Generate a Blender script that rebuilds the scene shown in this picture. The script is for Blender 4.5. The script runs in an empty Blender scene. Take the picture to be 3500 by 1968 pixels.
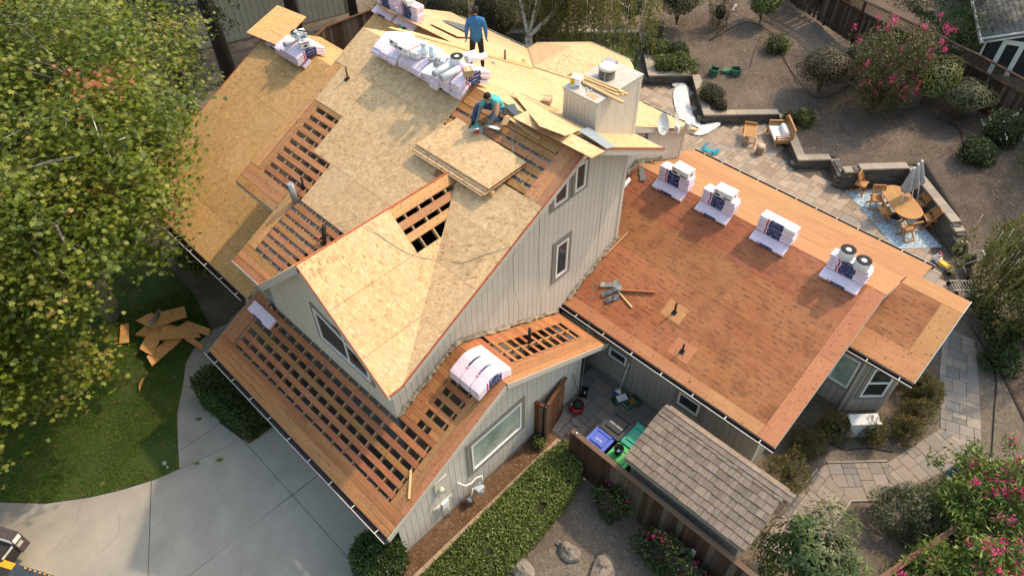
import bpy, math, random
import numpy as np
from mathutils import Matrix, Vector
R=math.radians
random.seed(7); RNG=np.random.default_rng(11)
scene=bpy.context.scene
COL=scene.collection
# ---------------------------------------------------------------- camera
cam=bpy.data.cameras.new('camera'); camo=bpy.data.objects.new('camera',cam); COL.objects.link(camo)
cam.sensor_width=36; cam.lens=25.13; cam.clip_start=.1; cam.clip_end=600
PT,YA,RO=R(46.85),R(134.125),R(-.332)
fw=Vector((math.cos(PT)*math.cos(YA),math.cos(PT)*math.sin(YA),-math.sin(PT)))
rt=Vector((math.sin(YA),-math.cos(YA),0)); up=rt.cross(fw)
r2=rt*math.cos(RO)+up*math.sin(RO); u2=-rt*math.sin(RO)+up*math.cos(RO)
mw=Matrix((r2,u2,-fw)).transposed().to_4x4(); mw.translation=Vector((7.321,-3.52,18.173))
camo.matrix_world=mw; scene.camera=camo
# ---------------------------------------------------------------- sky, sun, exposure
SUNV=Vector((1.69,6.05,7.75)).normalized()
w=bpy.data.worlds.new('World'); scene.world=w; w.use_nodes=True
nt=w.node_tree; bg=nt.nodes['Background']
sk=nt.nodes.new('ShaderNodeTexSky'); sk.sky_type='NISHITA'; sk.sun_disc=False
sk.sun_elevation=math.asin(SUNV.z); sk.sun_rotation=math.atan2(SUNV.x,SUNV.y)
sk.air_density=2.2; sk.dust_density=3.4; sk.ozone_density=1.0
nt.links.new(sk.outputs[0],bg.inputs[0]); bg.inputs[1].default_value=.15
sl=bpy.data.lights.new('sun','SUN'); sl.energy=2.0; sl.angle=R(1.6); sl.color=(1.0,.79,.56)
so=bpy.data.objects.new('sun',sl); COL.objects.link(so)
so.rotation_euler=SUNV.to_track_quat('Z','Y').to_euler()
vs=scene.view_settings; vs.view_transform='Standard'; vs.look='None'; vs.gamma=1; vs.use_curve_mapping=False; vs.exposure=0.97
# ---------------------------------------------------------------- object helpers
def tag(o,label=None,cat=None,group=None,kind=None):
    if label:o['label']=label
    if cat:o['category']=cat
    if group:o['group']=group
    if kind:o['kind']=kind
    return o
def empty(name,loc=(0,0,0),label=None,cat=None,group=None,rz=0):
    o=bpy.data.objects.new(name,None); o.empty_display_size=.2; o.location=loc; o.rotation_euler[2]=rz
    COL.objects.link(o); return tag(o,label,cat,group)
def setpar(o,p,local=False):
    o.parent=p
    if not local:
        t=Vector((0,0,0)); q=p
        # parents only carry a translation when children are given in world coordinates
        while q is not None:
            t+=q.location; 
            if q.parent is not None: t+=q.matrix_parent_inverse.translation
            q=q.parent
        o.matrix_parent_inverse=Matrix.Translation(-t)
def link(name,me,mat=None,parent=None,local=False):
    o=bpy.data.objects.new(name,me); COL.objects.link(o)
    if mat is not None:
        for m in (mat if isinstance(mat,(list,tuple)) else [mat]): me.materials.append(m)
    if parent is not None:setpar(o,parent,local)
    return o
class MB:
    "collects boxes, prisms, tubes and lathes into one mesh"
    def __init__(s): s.v=[];s.f=[];s.m=[];s.mi=0;s.sm=[]
    def add(s,vs,fs,smooth=False):
        b=len(s.v); s.v+= [tuple(p) for p in vs]; s.f+=[tuple(i+b for i in f) for f in fs]; s.m+=[s.mi]*len(fs); s.sm+=[smooth]*len(fs); return s
    def box(s,a,b):
        (x0,y0,z0),(x1,y1,z1)=a,b
        x0,x1=min(x0,x1),max(x0,x1);y0,y1=min(y0,y1),max(y0,y1);z0,z1=min(z0,z1),max(z0,z1)
        return s.add([(x0,y0,z0),(x1,y0,z0),(x1,y1,z0),(x0,y1,z0),(x0,y0,z1),(x1,y0,z1),(x1,y1,z1),(x0,y1,z1)],
          [(0,3,2,1),(4,5,6,7),(0,1,5,4),(1,2,6,5),(2,3,7,6),(3,0,4,7)])
    def obox(s,c,ax,ay,az):
        c,ax,ay,az=map(Vector,(c,ax,ay,az))
        P=[c+i*ax+j*ay+k*az for k in(-1,1) for j in(-1,1) for i in(-1,1)]
        F=[(0,2,3,1),(4,5,7,6),(0,1,5,4),(2,6,7,3),(0,4,6,2),(1,3,7,5)]
        if ax.cross(ay).dot(az)<0:F=[f[::-1] for f in F]
        return s.add(P,F)
    def beam(s,a,b,w,h,upv=(0,0,1)):
        a,b=Vector(a),Vector(b);d=(b-a);L=d.length;d=d/L;u=Vector(upv)
        if abs(d.dot(u))>.98:u=Vector((1,0,0))
        sd=d.cross(u).normalized();u=sd.cross(d).normalized()
        return s.obox((a+b)/2,d*L/2,sd*w/2,u*h/2)
    def prism(s,top,bot):
        n=len(top)
        area=Vector((0,0,0))
        for i in range(n): area+=Vector(top[i]).cross(Vector(top[(i+1)%n]))
        d=Vector(top[0])-Vector(bot[0])
        F=[tuple(range(n)),tuple(range(2*n-1,n-1,-1))]+[(i,n+i,n+(i+1)%n,(i+1)%n) for i in range(n)]
        if area.dot(d)<0:F=[f[::-1] for f in F]
        return s.add(list(top)+list(bot),F)
    def tube(s,pts,r,n=8,smooth=True,cap=True):
        pts=[Vector(p) for p in pts]; m=len(pts)
        rs=r if isinstance(r,(list,tuple)) else [r]*m
        V=[];F=[];pu=None
        for i,p in enumerate(pts):
            t=(pts[min(i+1,m-1)]-pts[max(i-1,0)])
            if t.length<1e-9:t=Vector((0,0,1))
            t.normalize()
            if pu is None:
                pu=Vector((0,0,1)) if abs(t.z)<.9 else Vector((1,0,0))
            a=t.cross(pu).normalized(); b=a.cross(t).normalized(); pu=b
            for k in range(n):
                th=2*math.pi*k/n; V.append(p+(a*math.cos(th)+b*math.sin(th))*rs[i])
        for i in range(m-1):
            for k in range(n):
                F.append((i*n+k,i*n+(k+1)%n,(i+1)*n+(k+1)%n,(i+1)*n+k))
        F=[f[::-1] for f in F]
        s.add(V,F,smooth)
        if cap:
            b=len(s.v)-len(V)
            s.f.append(tuple(b+k for k in range(n)));s.m.append(s.mi);s.sm.append(False)
            s.f.append(tuple(b+(m-1)*n+k for k in range(n-1,-1,-1)));s.m.append(s.mi);s.sm.append(False)
        return s
    def lathe(s,prof,c=(0,0,0),n=20,axis=None,smooth=True):
        c=Vector(c); az=Vector(axis).normalized() if axis else Vector((0,0,1))
        ax=az.orthogonal().normalized(); ay=az.cross(ax)
        V=[];F=[]
        for r,z in prof:
            for k in range(n):
                th=2*math.pi*k/n; V.append(c+ax*r*math.cos(th)+ay*r*math.sin(th)+az*z)
        for i in range(len(prof)-1):
            for k in range(n):
                F.append((i*n+k,i*n+(k+1)%n,(i+1)*n+(k+1)%n,(i+1)*n+k))
        s.add(V,F,smooth); b=len(s.v)-len(V)
        if prof[0][0]>1e-5: s.f.append(tuple(b+k for k in range(n-1,-1,-1)));s.m.append(s.mi);s.sm.append(False)
        if prof[-1][0]>1e-5: s.f.append(tuple(b+(len(prof)-1)*n+k for k in range(n)));s.m.append(s.mi);s.sm.append(False)
        return s
    def mesh(s,name):
        me=bpy.data.meshes.new(name); me.from_pydata(s.v,[],s.f)
        if any(s.m): me.polygons.foreach_set('material_index',s.m)
        if any(s.sm): me.polygons.foreach_set('use_smooth',s.sm)
        me.update(); return me
    def build(s,name,mat=None,parent=None,local=False): return link(name,s.mesh(name),mat,parent,local)
def clip(poly,a,b,c):
    "keep a*x+b*y<=c"
    out=[];n=len(poly)
    for i in range(n):
        p,q=poly[i],poly[(i+1)%n]; dp=a*p[0]+b*p[1]-c; dq=a*q[0]+b*q[1]-c
        if dp<=1e-9:out.append(p)
        if (dp<-1e-9 and dq>1e-9) or (dp>1e-9 and dq<-1e-9):
            t=dp/(dp-dq); out.append((p[0]+t*(q[0]-p[0]),p[1]+t*(q[1]-p[1])))
    return out
def rect(x0,y0,x1,y1): return [(x0,y0),(x1,y0),(x1,y1),(x0,y1)]
def sheet(name,poly,zf,off,th,mat,parent):
    if len(poly)<3:return None
    t=[(x,y,zf(x,y)+off) for x,y in poly]; b=[(x,y,z-th) for x,y,z in t]
    m=MB().prism(t,b)
    if isinstance(mat,(list,tuple)): m.m=[0,0]+[1]*len(poly)
    return m.build(name,mat,parent)
def copytree(o,parent=None):
    c=o.copy(); COL.objects.link(c)
    if parent is not None: c.parent=parent; c.matrix_parent_inverse=o.matrix_parent_inverse.copy()
    for ch in o.children: copytree(ch,c)
    return c
def rough_mesh(me,amp,seed=0):
    r=np.random.default_rng(seed); co=np.empty(len(me.vertices)*3); me.vertices.foreach_get('co',co)
    co+=r.normal(0,amp,co.shape); me.vertices.foreach_set('co',co); me.update()
# ---------------------------------------------------------------- materials
class NG:
    def __init__(s,name):
        m=bpy.data.materials.new(name); m.use_nodes=True; s.m=m; s.t=m.node_tree; s.b=s.t.nodes['Principled BSDF']
        s.b.inputs['Specular IOR Level'].default_value=.25
    def n(s,typ,**k):
        x=s.t.nodes.new('ShaderNode'+typ)
        for a,v in k.items():
            if a.startswith('i_'): x.inputs[a[2:].replace('_',' ')].default_value=v
            elif a[0]=='i' and a[1:].isdigit(): x.inputs[int(a[1:])].default_value=v
            else: setattr(x,a,v)
        return x
    def l(s,a,b): s.t.links.new(a,b)
    def math(s,op,a,b=None,c=None,clamp=False):
        x=s.n('Math',operation=op); x.use_clamp=clamp
        for i,v in enumerate((a,b,c)):
            if v is None: continue
            if isinstance(v,(int,float)): x.inputs[i].default_value=v
            else: s.l(v,x.inputs[i])
        return x.outputs[0]
    def coords(s,scale=(1,1,1),rot=(0,0,0),rand=False,gen='Object'):
        tc=s.n('TexCoord'); o=tc.outputs[gen]
        if rand:
            oi=s.n('ObjectInfo'); mv=s.n('VectorMath',operation='SCALE'); mv.inputs[0].default_value=(37.1,19.7,51.3); s.l(oi.outputs['Random'],mv.inputs['Scale'])
            ad=s.n('VectorMath',operation='ADD'); s.l(o,ad.inputs[0]); s.l(mv.outputs[0],ad.inputs[1]); o=ad.outputs[0]
        mp=s.n('Mapping'); mp.inputs['Scale'].default_value=scale; mp.inputs['Rotation'].default_value=rot; s.l(o,mp.inputs['Vector']); return mp.outputs[0]
    def noise(s,vec,scale,detail=3,rough=.6,dist=0):
        x=s.n('TexNoise'); x.inputs['Scale'].default_value=scale; x.inputs['Detail'].default_value=detail; x.inputs['Roughness'].default_value=rough; x.inputs['Distortion'].default_value=dist
        if vec is not None:s.l(vec,x.inputs['Vector'])
        return x.outputs[0]
    def voro(s,vec,scale,feature='F1',out='Color',rnd=1):
        x=s.n('TexVoronoi',feature=feature); x.inputs['Scale'].default_value=scale; x.inputs['Randomness'].default_value=rnd
        s.l(vec,x.inputs['Vector']); return x.outputs[out]
    def ramp(s,fac,stops):
        x=s.n('ValToRGB'); e=x.color_ramp.elements
        while len(e)<len(stops): e.new(.5)
        for k,(p,c) in enumerate(stops):
            e[k].position=p; e[k].color=(c,c,c,1) if isinstance(c,(int,float)) else (*c,1)
        s.l(fac,x.inputs[0]); return x.outputs[0]
    def mix(s,fac,a,b,mode='MIX'):
        x=s.n('Mix',data_type='RGBA',blend_type=mode)
        for i,v in ((0,fac),(6,a),(7,b)):
            if isinstance(v,(int,float)): x.inputs[i].default_value=v if i==0 else (v,v,v,1)
            elif isinstance(v,tuple): x.inputs[i].default_value=(*v,1)
            else: s.l(v,x.inputs[i])
        return x.outputs[2]
    def objvar(s,col,amt,hue=0):
        oi=s.n('ObjectInfo'); hs=s.n('HueSaturation'); 
        s.l(s.math('MULTIPLY_ADD',oi.outputs['Random'],2*amt,1-amt),hs.inputs['Value'])
        if hue:
            r2=s.math('FRACT',s.math('MULTIPLY',oi.outputs['Random'],7.31)); s.l(s.math('MULTIPLY_ADD',r2,2*hue,.5-hue),hs.inputs['Hue'])
        s.l(col,hs.inputs['Color']); return hs.outputs[0]
    def out(s,col,rough=.8,bump=None,dist=.01,strength=.5,metal=0):
        if isinstance(col,tuple): s.b.inputs['Base Color'].default_value=(*col,1)
        else: s.l(col,s.b.inputs['Base Color'])
        if isinstance(rough,(int,float)): s.b.inputs['Roughness'].default_value=rough
        else: s.l(rough,s.b.inputs['Roughness'])
        s.b.inputs['Metallic'].default_value=metal
        if bump is not None:
            x=s.n('Bump'); x.inputs['Strength'].default_value=strength; x.inputs['Distance'].default_value=dist; s.l(bump,x.inputs['Height']); s.l(x.outputs[0],s.b.inputs['Normal'])
        return s.m
def plain(name,col,rough=.7,var=.12,scale=6,objvar=0,metal=0,bump=.0,spec=None,hue=0,detail=4):
    g=NG(name); v=g.coords(rand=objvar>0); n=g.noise(v,scale,detail)
    lo=tuple(c*(1-var) for c in col); hi=tuple(min(1,c*(1+var)) for c in col)
    c=g.ramp(n,[(.3,lo),(.7,hi)])
    if objvar or hue:c=g.objvar(c,objvar,hue)
    if spec is not None:g.b.inputs['Specular IOR Level'].default_value=spec
    return g.out(c,rough,n if bump else None,.01,bump,metal)
def osb_mat(name,dark,mid,light,grey=0.0):
    g=NG(name); layers=[]
    tc=g.coords()
    for k,(ang,sc) in enumerate(((.35,1.0),(1.45,1.1),(2.4,.9),(-.25,1.25))):
        wv=g.n('VectorMath',operation='ADD'); nz=g.n('TexNoise'); nz.inputs['Scale'].default_value=2.3; g.l(tc,nz.inputs['Vector'])
        sb=g.n('VectorMath',operation='SCALE'); sb.inputs['Scale'].default_value=.10; g.l(nz.outputs['Color'],sb.inputs[0]); g.l(tc,wv.inputs[0]); g.l(sb.outputs[0],wv.inputs[1])
        mp=g.n('Mapping'); mp.inputs['Rotation'].default_value=(0,0,ang); mp.inputs['Location'].default_value=(k*3.7,k*1.3,0); g.l(wv.outputs[0],mp.inputs['Vector'])
        mp2=g.n('Mapping'); mp2.inputs['Scale'].default_value=(11*sc,38*sc,.01); g.l(mp.outputs[0],mp2.inputs['Vector'])
        cl=g.voro(mp2.outputs[0],1.0); sp=g.n('SeparateColor'); g.l(cl,sp.inputs[0]); layers.append(sp.outputs)
    # a strand of a layer shows when its random channel wins
    val=layers[0][0]
    for k in (1,2,3):
        pick=g.math('GREATER_THAN',layers[k][1],.62); mx=g.n('Mix',data_type='FLOAT'); g.l(pick,mx.inputs[0]); g.l(val,mx.inputs[2]); g.l(layers[k][0],mx.inputs[3]); val=mx.outputs[0]
    big=g.noise(tc,.55,3); fine=g.noise(g.coords((60,60,60)),1,2)
    f=g.math('ADD',g.math('MULTIPLY_ADD',big,.30,-.15),val); f=g.math('MULTIPLY_ADD',fine,.16,g.math('SUBTRACT',f,.08))
    c=g.ramp(f,[(.0,dark),(.07,tuple(.4*a+.6*b for a,b in zip(dark,mid))),(.22,mid),(.68,mid),(1,light)])
    mot=g.noise(tc,5.5,4,.65); c=g.mix(1,c,g.ramp(mot,[(.28,.80),(.72,1.14)]),'MULTIPLY')
    g2=g.ramp(g.noise(tc,.9,4),[(.45,0),(.75,1)]); c=g.mix(g.math('MULTIPLY',g2,.25),c,tuple(.6*a+.4*b for a,b in zip(mid,(.62,.52,.38))))
    if grey: c=g.mix(grey,c,(.42,.36,.27))
    c=g.objvar(c,.07)
    return g.out(c,.72,val,.004,.5)
def board_mat(name,cols,axis='x',marks=.5,gloss=.75,var=.16):
    g=NG(name); sc=(1.2,16,16) if axis=='x' else (16,1.2,16)
    v=g.coords(sc,rand=True); n=g.noise(v,1.3,5,.65,.6)
    c=g.ramp(n,[(.25,cols[0]),(.5,cols[1]),(.75,cols[2])])
    big=g.noise(g.coords(rand=True),1.4,3); c=g.mix(g.ramp(big,[(.42,0),(.72,.55)]),c,cols[3])
    # old nail and felt marks
    msc=(26,5,5) if axis=='x' else (5,26,5)
    mk=g.noise(g.coords(msc,rand=True),1.0,2,.5); mk=g.ramp(mk,[(.66,0),(.70,1)])
    sp=g.voro(g.coords((7,7,7),rand=True),1.0,out='Distance'); sp=g.ramp(sp,[(.10,1),(.16,0)])
    c=g.mix(g.math('MULTIPLY',g.math('MAXIMUM',mk,sp),marks),c,(.035,.022,.016))
    c=g.objvar(c,var,.012)
    return g.out(c,gloss,n,.006,.6)
MAT={}
MAT['osb']=osb_mat('osb',(.33,.175,.068),(.52,.345,.178),(.63,.46,.28))
MAT['osb_old']=osb_mat('osb_weathered',(.25,.125,.05),(.45,.265,.10),(.55,.36,.16))
MAT['osb_edge']=plain('osb_red_edge',(.42,.10,.045),.7,.3,14)
MAT['deck_x']=board_mat('old_deck_along',((.25,.098,.034),(.37,.165,.062),(.45,.225,.095),(.30,.19,.11)),'x',.75)
MAT['deck_y']=board_mat('old_deck_across',((.29,.125,.048),(.41,.20,.082),(.49,.26,.12),(.34,.22,.13)),'y',.75)
MAT['gdeck_x']=board_mat('garage_deck_along',((.24,.088,.034),(.36,.142,.056),(.43,.19,.082),(.25,.135,.07)),'x',.7)
MAT['gdeck_y']=board_mat('garage_deck_across',((.24,.098,.042),(.34,.148,.066),(.41,.195,.092),(.25,.145,.085)),'y',.75)
MAT['rafter']=board_mat('rafter_wood',((.28,.16,.08),(.36,.21,.11),(.42,.26,.14),(.3,.18,.1)),'y',.1)
MAT['lumber']=board_mat('fresh_lumber',((.50,.32,.15),(.60,.41,.2),(.66,.47,.25),(.55,.36,.17)),'x',.08,.6)
MAT['lumber_y']=board_mat('fresh_lumber_y',((.50,.32,.15),(.60,.41,.2),(.66,.47,.25),(.55,.36,.17)),'y',.08,.6)
def ply_mat():
    g=NG('wing_plywood'); v=g.coords(); g1=g.noise(g.coords((1.1,13,1)),1.0,5,.7,.5)
    c=g.ramp(g1,[(.25,(.235,.078,.032)),(.5,(.295,.104,.043)),(.75,(.345,.135,.058))])
    big=g.noise(v,.8,4); c=g.mix(g.ramp(big,[(.4,0),(.7,.6)]),c,(.39,.175,.082))
    bl=g.noise(g.coords((1,1,1)),2.6,5,.7); c=g.mix(g.ramp(bl,[(.48,0),(.72,.75)]),c,(.15,.056,.028))
    # staple rows: short dark dashes in bands that run along the eave
    sp=g.n('SeparateXYZ'); wob=g.noise(g.coords((1.2,.3,1)),1.0,2); g.l(v,sp.inputs[0])
    yy=g.math('MULTIPLY_ADD',wob,.09,sp.outputs[1]); row=g.math('MULTIPLY',yy,7.6); fr=g.math('FRACT',row); fl=g.math('FLOOR',row)
    cx=g.n('CombineXYZ'); g.l(g.math('MULTIPLY',sp.outputs[0],6.5),cx.inputs[0]); g.l(g.math('MULTIPLY',fl,13.7),cx.inputs[1]); g.l(g.math('MULTIPLY',yy,14),cx.inputs[2])
    dn=g.noise(cx.outputs[0],1.0,2,.6); dash=g.ramp(dn,[(.53,0),(.575,1)])
    band=g.math('LESS_THAN',g.math('ABSOLUTE',g.math('SUBTRACT',fr,.5)),.105)
    pres=g.ramp(g.noise(g.coords((.5,.5,.5)),1.0,2),[(.3,.55),(.6,1)])
    mask=g.math('MULTIPLY',g.math('MULTIPLY',dash,band),pres)
    c=g.mix(g.math('MULTIPLY',mask,.85),c,(.045,.032,.03))
    c=g.objvar(c,.11,.008); return g.out(c,.72,g1,.004,.4)
MAT['ply']=ply_mat()
def ply2():
    g=NG('wing_back_plywood'); g1=g.noise(g.coords((.9,15,1)),1.0,5,.7,.7)
    c=g.ramp(g1,[(.25,(.24,.11,.05)),(.5,(.335,.17,.078)),(.75,(.41,.23,.115))])
    bl=g.noise(g.coords((.6,2,1)),1.8,4,.7); c=g.mix(g.ramp(bl,[(.52,0),(.75,.6)]),c,(.33,.125,.05))
    st=g.noise(g.coords((1.5,22,1)),1.0,3,.7); c=g.mix(g.ramp(st,[(.56,0),(.70,.6)]),c,(.12,.065,.035))
    c=g.objvar(c,.08,.006); return g.out(c,.7,g1,.004,.4)
MAT['ply_back']=ply2()
MAT['ply_patch']=board_mat('plywood_patch',((.36,.155,.065),(.44,.205,.092),(.49,.25,.12),(.38,.16,.07)),'x',.75,.7,.06)
MAT['ply_patch_y']=board_mat('plywood_edge_strip',((.36,.15,.062),(.44,.20,.088),(.48,.24,.112),(.38,.16,.07)),'y',.8,.7,.06)
def siding(name,col,groove=True):
    g=NG(name); v=g.coords((5,5,.7),rand=True); n=g.noise(v,2,5,.7); d=g.noise(g.coords(),.9,4)
    c=g.ramp(n,[(.3,tuple(x*.93 for x in col)),(.7,tuple(min(1,x*1.05) for x in col))])
    c=g.mix(g.ramp(d,[(.45,0),(.8,.3)]),c,tuple(x*.78 for x in col)); c=g.objvar(c,.025)
    return g.out(c,.65,n,.004,.35)
MAT['siding']=siding('painted_siding',(.54,.495,.43)); MAT['siding_back']=siding('siding_groove',(.13,.115,.098))
MAT['trim']=siding('taupe_trim',(.235,.205,.172)); MAT['fascia']=siding('fascia_paint',(.46,.42,.36)); MAT['soffit']=siding('soffit_paint',(.33,.31,.28))
MAT['wing_siding']=siding('wing_siding',(.335,.305,.262))
MAT['white_vinyl']=plain('white_vinyl_frame',(.74,.73,.70),.4,.04)
MAT['gutter']=plain('dark_gutter',(.05,.032,.03),.45,.3,9); MAT['gutter_lip']=plain('white_gutter_lip',(.5,.49,.46),.4,.15)
MAT['metal_strip']=plain('drip_metal',(.55,.53,.5),.35,.1,metal=.6)
def glass(name,col,rough=.06):
    g=NG(name); n=g.noise(g.coords(),1.7,3); c=g.ramp(n,[(.35,tuple(x*.7 for x in col)),(.65,tuple(x*1.25 for x in col))]); g.b.inputs['Specular IOR Level'].default_value=.7
    return g.out(c,rough)
MAT['glass']=glass('dark_window_glass',(.025,.032,.032)); MAT['glass_blind']=glass('window_with_pale_blind',(.30,.36,.31),.12); MAT['glass_screen']=glass('insect_screen_pane',(.028,.031,.033),.5)
MAT['insul']=plain('grey_insulation',(.24,.215,.18),.95,.45,9,bump=1)
MAT['dark']=plain('unlit_dark',(.03,.027,.025),.9,.3); MAT['drywall']=plain('drywall_back',(.33,.33,.32),.9,.2,2)  # near-black colour stands in for unlit space below openings
MAT['paper']=plain('torn_building_paper',(.24,.20,.15),.85,.45,7,bump=.6)
def concrete(name,col,stain):
    g=NG(name); v=g.coords(); n=g.noise(v,.6,6,.65); f=g.noise(v,70,3,.8); s=g.noise(v,9,4,.75); big=g.noise(v,.28,4)
    c=g.ramp(n,[(.3,tuple(x*.84 for x in col)),(.7,tuple(x*1.12 for x in col))]); c=g.mix(g.ramp(f,[(.35,.0),(.75,.38)]),c,tuple(x*.5 for x in col))
    c=g.mix(g.ramp(s,[(.5,0),(.78,.38)]),c,tuple(x*.62 for x in col)); c=g.mix(g.ramp(big,[(.44,0),(.62,.7)]),c,stain)
    return g.out(c,.85,f,.004,.5)
MAT['concrete']=concrete('driveway_concrete',(.345,.318,.272),(.17,.16,.148)); MAT['foundation']=concrete('foundation_concrete',(.3,.27,.23),(.2,.17,.14))
MAT['joint']=plain('dirty_joint',(.045,.04,.035),.9,.3,12)
def dirt(name,a,b,c3,sc=1.0):
    g=NG(name); v=g.coords(); n=g.noise(v,.55*sc,6,.7); m=g.noise(v,14,5,.75); k=g.voro(g.coords((26,26,26)),1.0)
    c=g.ramp(n,[(.32,a),(.52,b),(.7,c3)]); c=g.mix(g.ramp(m,[(.3,.0),(.75,.6)]),c,tuple(x*.45 for x in a))
    sp=g.n('SeparateColor'); g.l(k,sp.inputs[0]); c=g.mix(g.ramp(sp.outputs[0],[(.9,0),(.95,.3)]),c,tuple(min(1,x*1.6) for x in c3))
    return g.out(c,.95,m,.03,.7)
MAT['dirt']=dirt('bare_dirt',(.10,.08,.062),(.16,.13,.10),(.225,.185,.145)); MAT['mulch']=dirt('mulch_bed',(.085,.062,.046),(.145,.108,.081),(.215,.165,.125),.6)
MAT['soil']=dirt('damp_soil',(.085,.045,.024),(.15,.085,.045),(.22,.14,.085),2)
MAT['lawn']=dirt('lawn_soil',(.03,.05,.010),(.05,.085,.016),(.075,.075,.025),2)
def stone(name,cols,objvar=.16,hue=.015,sc=9,bump=.5,rough=.88):
    g=NG(name); v=g.coords(rand=True); n=g.noise(v,sc,5,.7); f=g.noise(v,55,3,.8)
    c=g.ramp(n,[(.3,cols[0]),(.7,cols[1])]); c=g.mix(g.ramp(f,[(.4,0),(.8,.4)]),c,tuple(x*.5 for x in cols[0]))
    oi=g.n('ObjectInfo'); r=g.math('FRACT',g.math('MULTIPLY',oi.outputs['Random'],5.77)); c=g.mix(g.ramp(r,[(.45,0),(.95,.8)]),c,cols[2])
    c=g.objvar(c,objvar,hue); return g.out(c,rough,f,.006,bump)
MAT['paver']=stone('tan_paver',((.30,.222,.158),(.37,.285,.21),(.235,.215,.195)),.13,.012)
MAT['paver_grey']=stone('grey_paver',((.225,.185,.15),(.28,.24,.205),(.15,.148,.148)),.15,.012)
MAT['strip_paver']=stone('border_paver',((.34,.235,.165),(.41,.30,.22),(.33,.25,.19)),.08,.006)
MAT['block']=stone('retaining_block',((.09,.078,.066),(.13,.115,.098),(.075,.07,.064)),.2,.01,14,1)
MAT['cap']=stone('capstone',((.30,.245,.185),(.36,.30,.235),(.25,.225,.19)),.1,.008)
MAT['sand']=plain('joint_sand',(.10,.082,.064),.95,.3,12)
MAT['rock']=stone('field_rock',((.17,.14,.11),(.27,.23,.19),(.16,.15,.14)),.1,.01,4,1)
def fence_mat(name,cols,grey):
    g=NG(name); n=g.noise(g.coords((9,9,.9),rand=True),1.5,5,.7); c=g.ramp(n,[(.25,cols[0]),(.55,cols[1]),(.8,cols[2])])
    oi=g.n('ObjectInfo'); r=g.math('FRACT',g.math('MULTIPLY',oi.outputs['Random'],3.9)); c=g.mix(g.ramp(r,[(.55,0),(.95,.75)]),c,grey); c=g.objvar(c,.25,.008)
    return g.out(c,.85,n,.006,.6)
MAT['fence']=fence_mat('old_fence_board',((.030,.016,.010),(.055,.029,.017),(.085,.046,.028)),(.12,.10,.082))
MAT['fence_red']=fence_mat('redwood_rail',((.06,.025,.013),(.105,.045,.023),(.15,.075,.042)),(.15,.10,.07))
MAT['shake']=stone('cedar_shake',((.205,.150,.112),(.29,.222,.172),(.235,.195,.165)),.2,.01,6,1)
def shake_mat():
    g=NG('cedar_shake_grain'); n=g.noise(g.coords((22,2.2,2.2),rand=True),1.2,5,.7); c=g.ramp(n,[(.25,(.115,.088,.068)),(.5,(.19,.15,.118)),(.8,(.265,.215,.172))])
    c=g.objvar(c,.2,.01); return g.out(c,.88,n,.01,.8)
MAT['shake']=shake_mat()
def leaf(name,stops,rough=.55,trans=.25,sat=1):
    g=NG(name); a=g.n('Attribute',attribute_name='rnd'); c=g.ramp(a.outputs['Fac'],stops)
    n=g.noise(g.coords(),.35,3); c=g.mix(1,c,g.ramp(n,[(.3,.72),(.7,1.22)]),'MULTIPLY')
    g.l(c,g.b.inputs['Base Color']); g.b.inputs['Roughness'].default_value=rough; g.b.inputs['Specular IOR Level'].default_value=.35
    tr=g.n('BsdfTranslucent'); g.l(c,tr.inputs[0]); ms=g.n('MixShader'); ms.inputs[0].default_value=trans
    g.l(g.b.outputs[0],ms.inputs[1]); g.l(tr.outputs[0],ms.inputs[2]); g.l(ms.outputs[0],g.t.nodes['Material Output'].inputs[0]); return g.m
MAT['syc']=leaf('sycamore_leaf',[(0,(.06,.095,.012)),(.35,(.12,.165,.018)),(.7,(.20,.235,.028)),(.95,(.32,.30,.06)),(1,(.30,.12,.045))],.5,.4)
MAT['hedge']=leaf('hedge_leaf',[(0,(.05,.08,.016)),(.5,(.10,.14,.027)),(.9,(.17,.19,.042)),(1,(.2,.17,.065))],.5,.2)
MAT['box']=leaf('boxwood_leaf',[(0,(.016,.034,.009)),(.5,(.034,.062,.014)),(1,(.07,.10,.022))],.4,.2)
MAT['olive']=leaf('dry_shrub_leaf',[(0,(.05,.055,.02)),(.5,(.085,.08,.028)),(1,(.15,.10,.045))],.6,.2)
MAT['yellowgreen']=leaf('yellow_green_leaf',[(0,(.05,.075,.012)),(.5,(.11,.14,.022)),(1,(.2,.21,.04))],.5,.3)
MAT['birch']=leaf('birch_leaf',[(0,(.06,.07,.016)),(.5,(.115,.125,.028)),(1,(.2,.18,.05))],.6,.4)
MAT['dryleaf']=leaf('reddish_shrub_leaf',[(0,(.045,.05,.02)),(.5,(.085,.07,.032)),(1,(.12,.07,.042))],.6,.2)
MAT['nandina']=leaf('nandina_leaf',[(0,(.045,.06,.015)),(.4,(.09,.10,.022)),(.75,(.15,.12,.03)),(1,(.21,.085,.035))],.6,.25)
MAT['conifer']=leaf('conifer_needle',[(0,(.014,.024,.010)),(.6,(.03,.045,.016)),(1,(.055,.065,.024))],.7,.1)
MAT['oleander']=leaf('oleander_leaf',[(0,(.06,.10,.02)),(.5,(.13,.19,.036)),(1,(.25,.31,.08))],.45,.3)
MAT['grass']=leaf('grass_blade',[(0,(.05,.10,.010)),(.5,(.105,.185,.018)),(.9,(.18,.25,.03)),(1,(.28,.25,.08))],.6,.3)
MAT['sage']=leaf('grey_green_leaf',[(0,(.06,.075,.035)),(.5,(.11,.125,.06)),(1,(.2,.2,.11))],.6,.3)
MAT['pink']=leaf('pink_bloom',[(0,(.5,.018,.13)),(.5,(.7,.045,.22)),(1,(.8,.14,.34))],.6,.35)
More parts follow.
